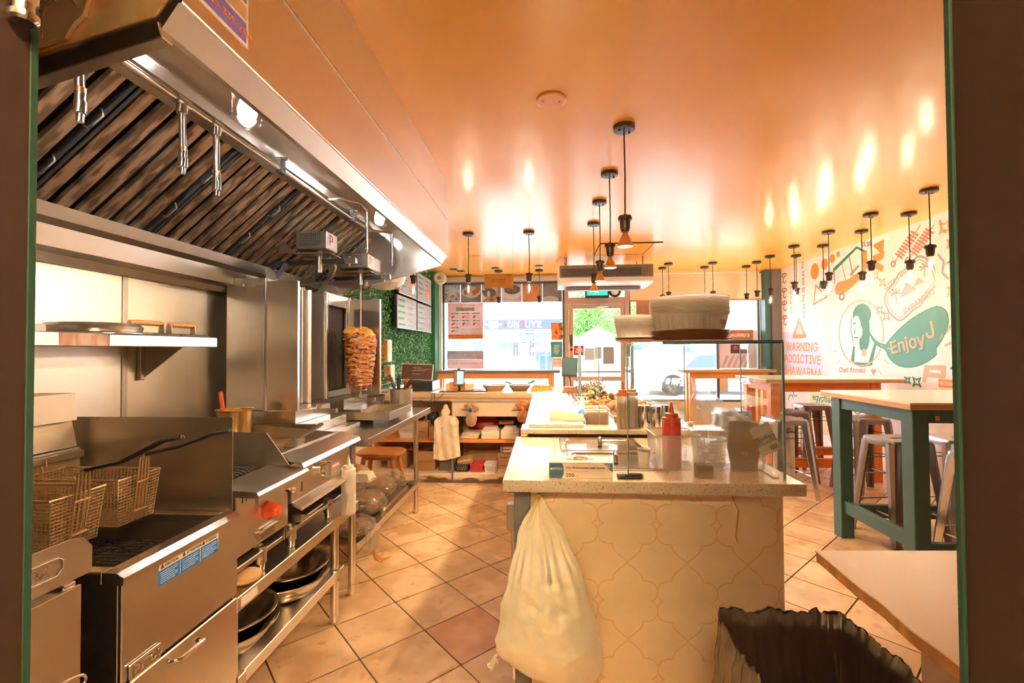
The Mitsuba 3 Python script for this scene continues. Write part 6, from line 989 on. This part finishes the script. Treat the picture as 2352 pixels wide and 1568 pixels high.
for i, (x0, x1, z0, z1, m) in enumerate(((.70, .86, 1.22, 1.42, 'p_white'), (.88, .99, 1.24, 1.44, 'p_white'), (1.02, 1.20, 1.15, 1.44, 'p_pale'))): S('door_notice', box(x0, x1, 7.916, 7.918, z0, z1, 0), m, ('left', 'middle', 'right')[i]+' pale paper notice on the lower door glass', 'notice', 'papers on the door glass')
S('window_board', box(1.585, 1.885, 7.90, 7.915, 1.92, 2.25, .003), 'book', 'brown board hanging in the right window beside the door', 'board')
k = thing('churros_poster', "large pink churro's poster in the right window", 'poster'); P(k, 'sheet', pbox(2.932, 3.556, 1.07, 1.70), 'p_pink'); P(k, 'header', pbox(3.13, 3.50, 1.50, 1.715, .0008), 'p_rust'); ptext('nutella', .045, 3.26, 1.665, 'red', .0018, par=k); ptext("CHURRO'S", .05, 3.27, 1.60, 'white_print', .0018, par=k)
P(k, 'photo', pbox(3.13, 3.43, 1.32, 1.47, .0008), 'navy'); P(k, 'photo_food', pshape(shapely.union_all([sg.Point(3.21, 1.41).buffer(.035), sg.Point(3.35, 1.38).buffer(.045)]), .0014), 'red'); P(k, 'churro_sticks', cat(*[pshape(sg.LineString([(3.0+.09*q, 1.10), (3.08+.09*q, 1.27)]).buffer(.022), .0008) for q in range(5)]), 'p_pale')
S('starburst_notice', pbox(2.90, 3.08, .67, .90), 'paper', 'white notice low in the right window', 'notice')
# ================================================================ the printed mural on the right wall (y to the left, z up)
W = 'wall_right'
def mural(name, poly, m, lift=.0004, par=None):
    for reg, X, w in ((sg.box(4.70, -1, 9, 4), XR, 'wall_right'), (sg.box(2, -1, 4.70, 4), XR-.055, 'wall_right_front')):
        q = poly.intersection(reg)
        if q.area > 1e-6: P(w, name, ext(sa.scale(q, -1, 1, origin=(0, 0)), .0005, (X-lift, 0, 0), (0, -1, 0), (0, 0, 1)), m)
def mtext(name, s, h, y, z, m, ang=0., bold=True, lift=.0010, center=True, slant=0.):
    a = math.radians(ang); x = (0, -math.cos(a), math.sin(a)); u = (0, math.sin(a), math.cos(a)); t = text(s, h, (XR-lift, y, z), x, u, bold, .0005, center, slant)
    P(W, name, t, m)
def ell(y, z, a, b, rot=0): return sa.rotate(sa.scale(sg.Point(y, z).buffer(1, 24), a, b), rot)
def soft(pts, n=3):                                       # round the corners of a drawn outline
    p = np.array(pts, float)
    for _ in range(n): q = np.roll(p, -1, 0); p = np.stack([.75*p+.25*q, .25*p+.75*q], 1).reshape(-1, 2)
    return sg.Polygon(p).buffer(0)
def line(pts, w): return sg.LineString(pts).buffer(w)
for z in (2.58, 2.34, 2.13, 1.90):                         # painted eyes
    mural('eye_shape', ell(7.59, z, .075, .035).difference(ell(7.59, z, .055, .022)), 'brown_print'); mural('eye_iris', ell(7.59, z, .022, .020), 'orange_print', .0008); mural('eye_curl', line([(7.60, z-.03), (7.62, z-.10), (7.57, z-.13), (7.54, z-.10)], .008), 'brown_print')
mtext('mural_words', 'HEALTH IS WEALTH', .062, 7.02, 2.28, 'grey_print', 90); mural('mural_lines', shapely.union_all([sg.box(7.37, 1.93+.08*i, 7.42, 1.98+.08*i) for i in range(7)]), 'grey_pale')
for y, z, a, b in ((6.76, 2.50, .10, .115), (6.53, 2.56, .075, .075), (6.36, 2.605, .055, .06), (6.24, 2.635, .035, .04)): mural('orange_ball', ell(y, z, a, b), 'orange_print')
mural('palm_small', shapely.union_all([line([(6.55, 2.12), (6.56, 2.28)], .01)]+[line([(6.56, 2.28), (6.56+.10*math.cos(t), 2.28+.07*math.sin(t))], .013) for t in (.2, .9, 1.6, 2.3, 3.0, -.3, 3.5)]), 'green_print'); mural('pyramid_outline', sg.Polygon([(6.80, 2.03), (6.50, 2.10), (6.74, 2.30)]).boundary.buffer(.012), 'orange_print')
# three wheeled cart
mural('cart_body', shapely.union_all([soft([(6.30, 2.27), (6.33, 2.10), (6.10, 2.10), (5.75, 2.29), (5.72, 2.37), (5.98, 2.30), (6.05, 2.27)]), sg.Polygon([(5.80, 2.56), (5.71, 2.58), (5.70, 2.36), (5.78, 2.33)])]), 'orange_print'); mural('cart_roof', shapely.union_all([sg.Polygon([(6.36, 2.42), (6.34, 2.47), (5.90, 2.655), (5.86, 2.64), (6.30, 2.43)]), line([(5.88, 2.645), (5.72, 2.55)], .014)]), 'green_print'); mural('cart_posts', shapely.union_all([line([(6.33, 2.44), (6.32, 2.27)], .012), line([(6.17, 2.50), (6.10, 2.28)], .007), line([(6.02, 2.55), (5.96, 2.31)], .01), line([(6.0, 2.33), (5.86, 2.41)], .018)]), 'grey_print'); mural('cart_wheel', ell(6.18, 2.07, .06, .055).difference(ell(6.18, 2.07, .03, .028)), 'brown_print')
def star(y, z, s, m, w=.009): mural('star_outline', sg.Polygon([(y-s, z-s*.9), (y, z-s*.45), (y+s, z-s*.9), (y+s*.5, z), (y+s, z+s*.9), (y, z+s*.45), (y-s, z+s*.9), (y-s*.5, z)]).boundary.buffer(w), m)
for y, z, s, m in ((5.76, 2.66, .035, 'grey_print'), (5.67, 2.64, .03, 'grey_print'), (5.57, 2.24, .045, 'pink_print'), (5.47, 2.15, .045, 'pink_print'), (5.52, 1.84, .045, 'grey_print'), (5.42, 1.76, .05, 'grey_print'), (4.58, 2.55, .06, 'pink_print'), (4.52, 2.38, .04, 'pink_print'), (4.52, 1.93, .05, 'pink_print'), (5.02, 1.04, .05, 'green_print'), (5.14, 1.05, .035, 'green_print')): star(y, z, s, m)
for pts in ([(5.58, 2.60), (5.44, 2.62), (5.47, 2.49)], [(5.60, 2.47), (5.44, 2.49), (5.46, 2.43), (5.58, 2.41)], [(5.62, 2.37), (5.47, 2.29), (5.46, 2.33), (5.60, 2.41)]): mural('food_shape', sg.Polygon(pts).buffer(.015), 'orange_print')
for dy in (0, .20):                                        # kebab skewers
    a_, b_ = np.array([5.30-dy, 2.33]), np.array([4.93-dy*.9, 2.66-dy*.15]); mural('skewer', shapely.union_all([line([a_, b_], .006)]+[line([a_+(b_-a_)*q+np.array([.04, .03]), a_+(b_-a_)*q-np.array([.04, .03])], .011) for q in np.linspace(.22, .80, 9)]+[ell(a_[0], a_[1], .03, .03).boundary.buffer(.008)]), 'red_line')
bd = sa.rotate(soft([(-.36, -.16), (-.30, -.22), (-.1, -.22), (0, -.26), (.1, -.22), (.30, -.22), (.36, -.16), (.40, 0), (.36, .16), (.30, .22), (.1, .22), (0, .26), (-.1, .22), (-.30, .22), (-.36, .16), (-.40, 0)]), -37, origin=(0, 0)); bd = sa.translate(sa.scale(bd, .92, .92, origin=(0, 0)), 5.09, 2.02)
mural('badge_rim', bd.boundary.buffer(.012), 'grey_print'); mural('badge_inner_rim', bd.buffer(-.035).boundary.buffer(.005), 'grey_print'); mtext('badge_words', 'GIZA · EGYPT', .055, 5.20, 2.16, 'grey_print', 27); mtext('badge_words', 'PYRAMIDS', .06, 4.96, 1.85, 'grey_print', 27)
mural('badge_pyramid', shapely.union_all([sg.Polygon([(5.22, 1.94), (4.99, 2.01), (5.13, 2.10)]), sg.Polygon([(5.05, 2.03), (4.90, 2.07), (4.97, 2.13)])]), 'grey_print'); mural('badge_palm', shapely.union_all([line([(5.26, 1.90), (5.28, 2.0)], .006), line([(4.90, 2.12), (4.88, 2.22)], .006)]+[line([(c, z), (c+.07*math.cos(t), z+.05*math.sin(t))], .008) for c, z in ((5.28, 2.0), (4.88, 2.22)) for t in (.2, 1, 1.8, 2.6, 3.3, -.4)]), 'grey_print')
# portrait in a ring: a bearded cook in an apron, drawn plainly
mural('portrait_ring', ell(5.86, 1.58, .39, .40).boundary.buffer(.010), 'pink_print'); mural('portrait_hair', shapely.union_all([ell(5.82, 1.80, .16, .14), soft([(5.70, 1.84), (5.68, 1.50), (5.74, 1.36), (5.86, 1.36), (5.88, 1.50), (5.80, 1.56), (5.84, 1.74)]), sg.Polygon([(6.03, 1.24), (5.98, 1.42), (5.95, 1.42), (5.97, 1.22), (5.72, 1.22), (5.62, 1.45), (5.58, 1.45), (5.66, 1.19), (5.86, 1.16)])]).difference(ell(5.92, 1.68, .08, .12)), 'green_print'); mural('portrait_face', shapely.union_all([line([(5.97, 1.70), (5.93, 1.71)], .008), line([(5.95, 1.62), (5.95, 1.58)], .008), line([(5.96, 1.53), (5.89, 1.525)], .008), line([(6.0, 1.78), (6.02, 1.62), (5.98, 1.48)], .005)]), 'green_print', .0008); mural('apron_mark', ell(5.79, 1.34, .04, .05), 'pink_print', .0012)
mural('sun_rays', shapely.union_all([line([(5.86+.47*math.cos(t), 1.5+.45*math.sin(t)), (5.86+.54*math.cos(t), 1.5+.52*math.sin(t))], .008) for t in np.linspace(-2.9, -.3, 9)]), 'grey_pale'); mtext('cook_name', 'Chef Ahmed', .062, 6.02, 1.09, 'red_line', 2, slant=.15); mural('heart', shapely.union_all([ell(5.62, 1.13, .022, .022), ell(5.66, 1.13, .022, .022), sg.Polygon([(5.60, 1.125), (5.68, 1.125), (5.64, 1.07)])]), 'orange_print')
bub = soft([(5.74, 1.66), (5.62, 1.49), (5.45, 1.42), (5.40, 1.47), (5.27, 1.58), (5.08, 1.70), (4.86, 1.79), (4.70, 1.81), (4.58, 1.76), (4.56, 1.62), (4.64, 1.47), (4.76, 1.33), (4.92, 1.23), (5.12, 1.18), (5.30, 1.21), (5.41, 1.30), (5.43, 1.38), (5.62, 1.44)])
mural('speech_bubble', bub, 'bubble_green'); mural('speech_bubble_rim', bub.boundary.buffer(.006), 'green_print', .0008)
mtext('bubble_word', 'Enjoy', .135, 5.105, 1.365, 'green_print', 12, lift=.0014); mtext('bubble_word', 'Enjoy', .135, 5.12, 1.38, 'pink_print', 12, lift=.0022); mtext('bubble_word', 'J', .16, 4.83, 1.50, 'pink_print', 12, lift=.0022)
mural('lilac_panel', sg.box(6.47, .98, 7.74, 1.66), 'lilac'); mural('pale_panel', sg.box(6.42, .98, 6.60, 1.88), 'paper')
mural('warning_triangle', sg.Polygon([(7.34, 1.58), (7.03, 1.58), (7.185, 1.83)]).buffer(.03).difference(sg.Polygon([(7.28, 1.615), (7.09, 1.615), (7.185, 1.77)])), 'neon_orange', .0012); mural('warning_bar', shapely.union_all([sg.box(7.17, 1.66, 7.20, 1.73), sg.box(7.17, 1.625, 7.20, 1.645)]), 'neon_orange', .0012)
for s, z in (('WARNING', 1.36), ('ADDICTIVE', 1.175), ('SHAWARMA', .985)): mtext('warning_word', s, .125, 7.14, z, 'neon_orange', -1, lift=.0014)
mural('chat_bubble', sg.Polygon([(4.90, 1.12), (4.63, 1.12), (4.62, 1.21), (4.90, 1.20), (4.93, 1.06)]).buffer(.02), 'pink_print'); mural('chat_print', sg.box(4.66, 1.15, 4.86, 1.175), 'white_print', .0008)
P('wall_right_front', 'saj_strip', box(XR-.0565, XR-.055, 4.42, 4.69, 1.015, 1.095, 0), 'orange_print'); P('wall_right_front', 'saj_words', text('Chicken Saj', .034, (XR-.0565, 4.715, 1.037), (0, -1, 0), (0, 0, 1), False, .0005), 'white_print')
for pts, m in (([(4.66, 2.30), (4.60, 2.22), (4.62, 2.12), (4.56, 2.05)], 'grey_print'), ([(4.56, 2.20), (4.50, 2.22), (4.44, 2.20)], 'grey_print'), ([(4.63, 2.62), (4.61, 2.52), (4.57, 2.50)], 'orange_print'), ([(4.60, 1.42), (4.50, 1.46), (4.44, 1.40)], 'pink_print'), ([(4.66, 1.48), (4.52, 1.62), (4.45, 1.60)], 'pink_print'), ([(4.55, 1.20), (4.48, 1.24), (4.46, 1.12), (4.52, 1.08)], 'green_print')): mural('doodle', line(pts, .012), m)
P(W, 'poster_card', box(XR-.0025, XR-.0005, 6.33, 6.93, .20, .77, 0), 'poster_cream'); mtext('poster_words', 'egyptian', .085, 6.63, .655, 'green_print', 0, lift=.0032); mtext('poster_words', 'musician', .085, 6.60, .545, 'green_print', 0, lift=.0032); mural('script_stroke', line([(6.20, .36), (6.14, .28), (6.0, .30), (5.95, .40), (5.92, .33), (5.84, .34)], .022), 'green_print')
g = np.random.default_rng(2)
for q in range(26):
    y, z = g.uniform(4.75, 7.5), g.uniform(.14, .90); th = g.uniform(0, 6.28); t = np.linspace(0, g.uniform(1.5, 4.5), 8); r = g.uniform(.03, .09)
    pts = np.stack([y+r*np.cos(th+t)*(1-.1*t), z+r*np.sin(th+t)*(1-.1*t)], 1)
    if pts[:, 1].min() > .12 and not (6.28 < y < 7.0 and .1 < z < .85): mural('doodle', line(pts, g.uniform(.006, .014)), ('green_print', 'orange_print', 'grey_print', 'pink_print', 'grey_print')[q % 5])
# ================================================================ the street
struct('street', box(-70, 70, 8.06, 110, -.25, -.02, 0), 'pavement')
k = thing('shop_across', 'white shop with a navy FUNGUYZ sign across the street', 'building'); FY = 30.
P(k, 'wall', box(-9., 2.4, FY, FY+8, -.1, 7.5, .01), 'facade'); P(k, 'sign_board', box(-3.97, 1.47, FY-.12, FY, 2.78, 3.42, .01), 'sign_navy')
def ft(s, h, x, z, m, nm='sign_words', d=.13, par=k): P(par, nm, text(s, h, (x, FY-d, z), (1, 0, 0), (0, 0, 1), True, .01, True), m)
ft('F', .40, -2.50, 2.90, 'sign_red'); ft('UN', .40, -2.02, 2.90, 'white_print'); ft('G', .40, -1.47, 2.90, 'sign_red'); ft('UYZ', .40, -.70, 2.90, 'white_print')
for i, w in enumerate(('MAGIC', 'MUSHROOM', 'STORE')): ft(w, .13, -3.35, 3.22-.19*i, 'white_print', 'small_words')
for x0, x1, z0, z1 in ((-3.76, -2.07, 1.5, 2.74), (-.56, .42, .62, 2.72), (-1.98, -1.70, 2.22, 2.72), (-1.66, -1.38, 2.22, 2.72)): w = P(k, 'window', box(x0-.05, x1+.05, FY-.03, FY, z0-.05, z1+.05, .004), 'white_paint'); P(w, 'pane', box(x0, x1, FY-.05, FY-.03, z0, z1, 0), 'street_glass')
ft('WWW.FUNGUYZ.NET', .17, -2.92, 2.50, 'white_print', 'window_words', .06); ft('+1 (437)', .17, -.05, 2.5, 'white_print', 'window_words', .06)
for x in (-1.88, -.81):
    P(k, 'side_banner', box(x-.17, x+.17, FY-.05, FY, 1.0, 2.14, .004), 'sign_navy')
    for i, c in enumerate('MUSHROOM'): ft(c, .085, x, 2.0-.135*i, 'sign_red' if i == 3 else 'white_print', 'banner_letter', .06)
P(k, 'door', box(-1.58, -1.10, FY-.03, FY, 0, 2.05, .01), 'facade'); P(k, 'door_badge', box(-1.52, -1.15, FY-.05, FY-.03, 1.85, 1.98, .004), 'sign_navy'); P(k, 'panel_badge', box(-1.28, -.62, FY-.04, FY, 2.42, 2.72, .004), 'sign_navy'); ft('FUNGUYZ', .12, -.95, 2.52, 'white_print', 'badge_words', .05); P(k, 'grey_panel', box(-1.28, -.62, FY-.04, FY, 2.22, 2.38, .004), 'street_glass')
for x0, x1 in ((-3.98, -2.40), (-1.33, .43)): w = P(k, 'upper_window', box(x0, x1, FY-.04, FY, 4.12, 5.4, .01), 'facade'); P(w, 'sill', box(x0-.1, x1+.1, FY-.12, FY, 4.06, 4.12, .01), 'street_grey'); P(w, 'pane', box(x0+.1, x1-.12, FY-.05, FY-.04, 4.2, 5.3, 0), 'street_pale')
P(k, 'brick_pilaster', box(-1.90, -1.68, FY-.05, FY, 3.44, 5.2, .01), 'street_brick')
for x0, x1, z0, z1 in ((-6.25, -5.45, 1.36, 2.12), (-4.76, -4.13, 1.36, 2.12), (-6.82, -6.42, .70, 1.84)): w = P(k, 'window', box(x0-.05, x1+.05, FY-.03, FY, z0-.05, z1+.05, .004), 'white_paint'); P(w, 'pane', box(x0, x1, FY-.05, FY-.03, z0, z1, 0), 'street_glass')
for i, (x, y, r, z) in enumerate(((-1.85, 23., 1.15, 2.25), (.52, 23., 1.1, 2.2), (-4.2, 22., .9, 1.65), (.1, 21.5, .75, 1.75))):
    a = thing('market_umbrella', ('middle left wide', 'right wide', 'low left', 'low right')[i]+' white market umbrella before the shop across the street', 'umbrella', 'white umbrellas across the street'); P(a, 'canopy', lathe([(r, z-.42), (r*.99, z-.36), (r*.5, z-.12), (0, z)], (x, y, 0), 8), 'facade'); P(a, 'pole', cyl((x, y, -.02), (x, y, z), .03), 'street_grey', 40)
S('dumpster', box(-.25, .5, 24., 24.8, -.02, 1.1, .03), 'bin_blue', 'blue bin in front of the shop across the street', 'bin')
k = thing('house_across', 'pale gabled house beyond the right window', 'building'); P(k, 'wall', box(4.2, 16., 27., 33., -.1, 3.4, .01), 'facade'); P(k, 'roof', ext(sg.Polygon([(26.4, 3.35), (33.6, 3.35), (30, 6.4)]), 12.6, (3.9, 0, 0), (0, 1, 0), (0, 0, 1)), 'street_pale')
for x in (5.6, 8.0, 10.8): w = P(k, 'window', box(x-.55, x+.55, 26.96, 27., 1.0, 2.5, .01), 'white_paint'); P(w, 'pane', box(x-.48, x+.48, 26.94, 26.96, 1.07, 2.43, 0), 'street_glass')
def tree(x, y, zc, r, n, seed, lab, th):
    a = thing('street_tree', lab, 'tree'); g = np.random.default_rng(seed); cl = g.normal(0, 1, (26, 3)); cl = cl/np.linalg.norm(cl, axis=1, keepdims=True)*r*g.uniform(.25, .95, (26, 1))
    c = cl[g.integers(0, 26, n)]+g.normal(0, r*.16, (n, 3))+np.array([x, y, zc]); d = g.normal(0, 1, (n, 3)); d /= np.linalg.norm(d, axis=1, keepdims=True); e = np.cross(d, g.normal(0, 1, (n, 3))); e /= np.linalg.norm(e, axis=1, keepdims=True); L = g.uniform(.09, .17, n)[:, None]
    v = np.stack([c, c+d*L*.5+e*L*.3, c+d*L, c+d*L*.5-e*L*.3], 1).reshape(-1, 3); i = np.arange(n)*4
    P(a, 'crown', (v, np.vstack([np.stack([i, i+1, i+2], 1), np.stack([i, i+2, i+3], 1)])), 'tree_leaf', kind='stuff'); P(a, 'trunk', cyl((x, y, -.1), (x, y, zc), th, th*.6, 10), 'brown_print', 40); P(a, 'branch', cat(*[cyl((x, y, zc-.3), (x+q[0]*.8, y+q[1]*.8, zc+abs(q[2])*.8), th*.4, th*.15, 6) for q in cl[:7]]), 'brown_print')
tree(2.3, 20.5, 2.9, 1.5, 7000, 5, 'light green leafy tree seen through the door glass', .10); tree(4.6, 24., 3.0, 1.6, 5000, 6, 'pale green tree right of the door across the street', .10)
k = thing('patio_umbrella', 'pale green patio umbrella outside the door', 'umbrella'); P(k, 'canopy', lathe([(.98, 1.42), (.97, 1.50), (.55, 2.02), (0, 2.30)], (2.05, 17.5, 0), 8), 'umbrella_green'); P(k, 'pole', cyl((2.05, 17.5, -.02), (2.05, 17.5, 2.32), .03), 'street_grey', 40)
k = thing('street_car', 'pale parked car beyond the shop window', 'car'); pf = sg.Polygon([(0, .25), (0, .62), (.35, .72), (.95, .80), (1.5, 1.28), (2.9, 1.30), (3.6, .84), (4.15, .75), (4.2, .3)]).buffer(.05).buffer(-.02, 4)
P(k, 'body', ext(pf, 1.7, (3.1, 15.8, -.02), (1, 0, 0), (0, 0, 1)), 'car_grey', 30); P(k, 'glass', ext(sg.Polygon([(1.15, .84), (1.56, 1.22), (2.85, 1.24), (3.3, .86)]), .02, (3.1, 14.085, -.02), (1, 0, 0), (0, 0, 1)), 'street_glass')
for x in (3.9, 6.5): P(k, 'wheel', cyl((x, 14.02, .30), (x, 14.3, .30), .32, n=24), 'black', 40)
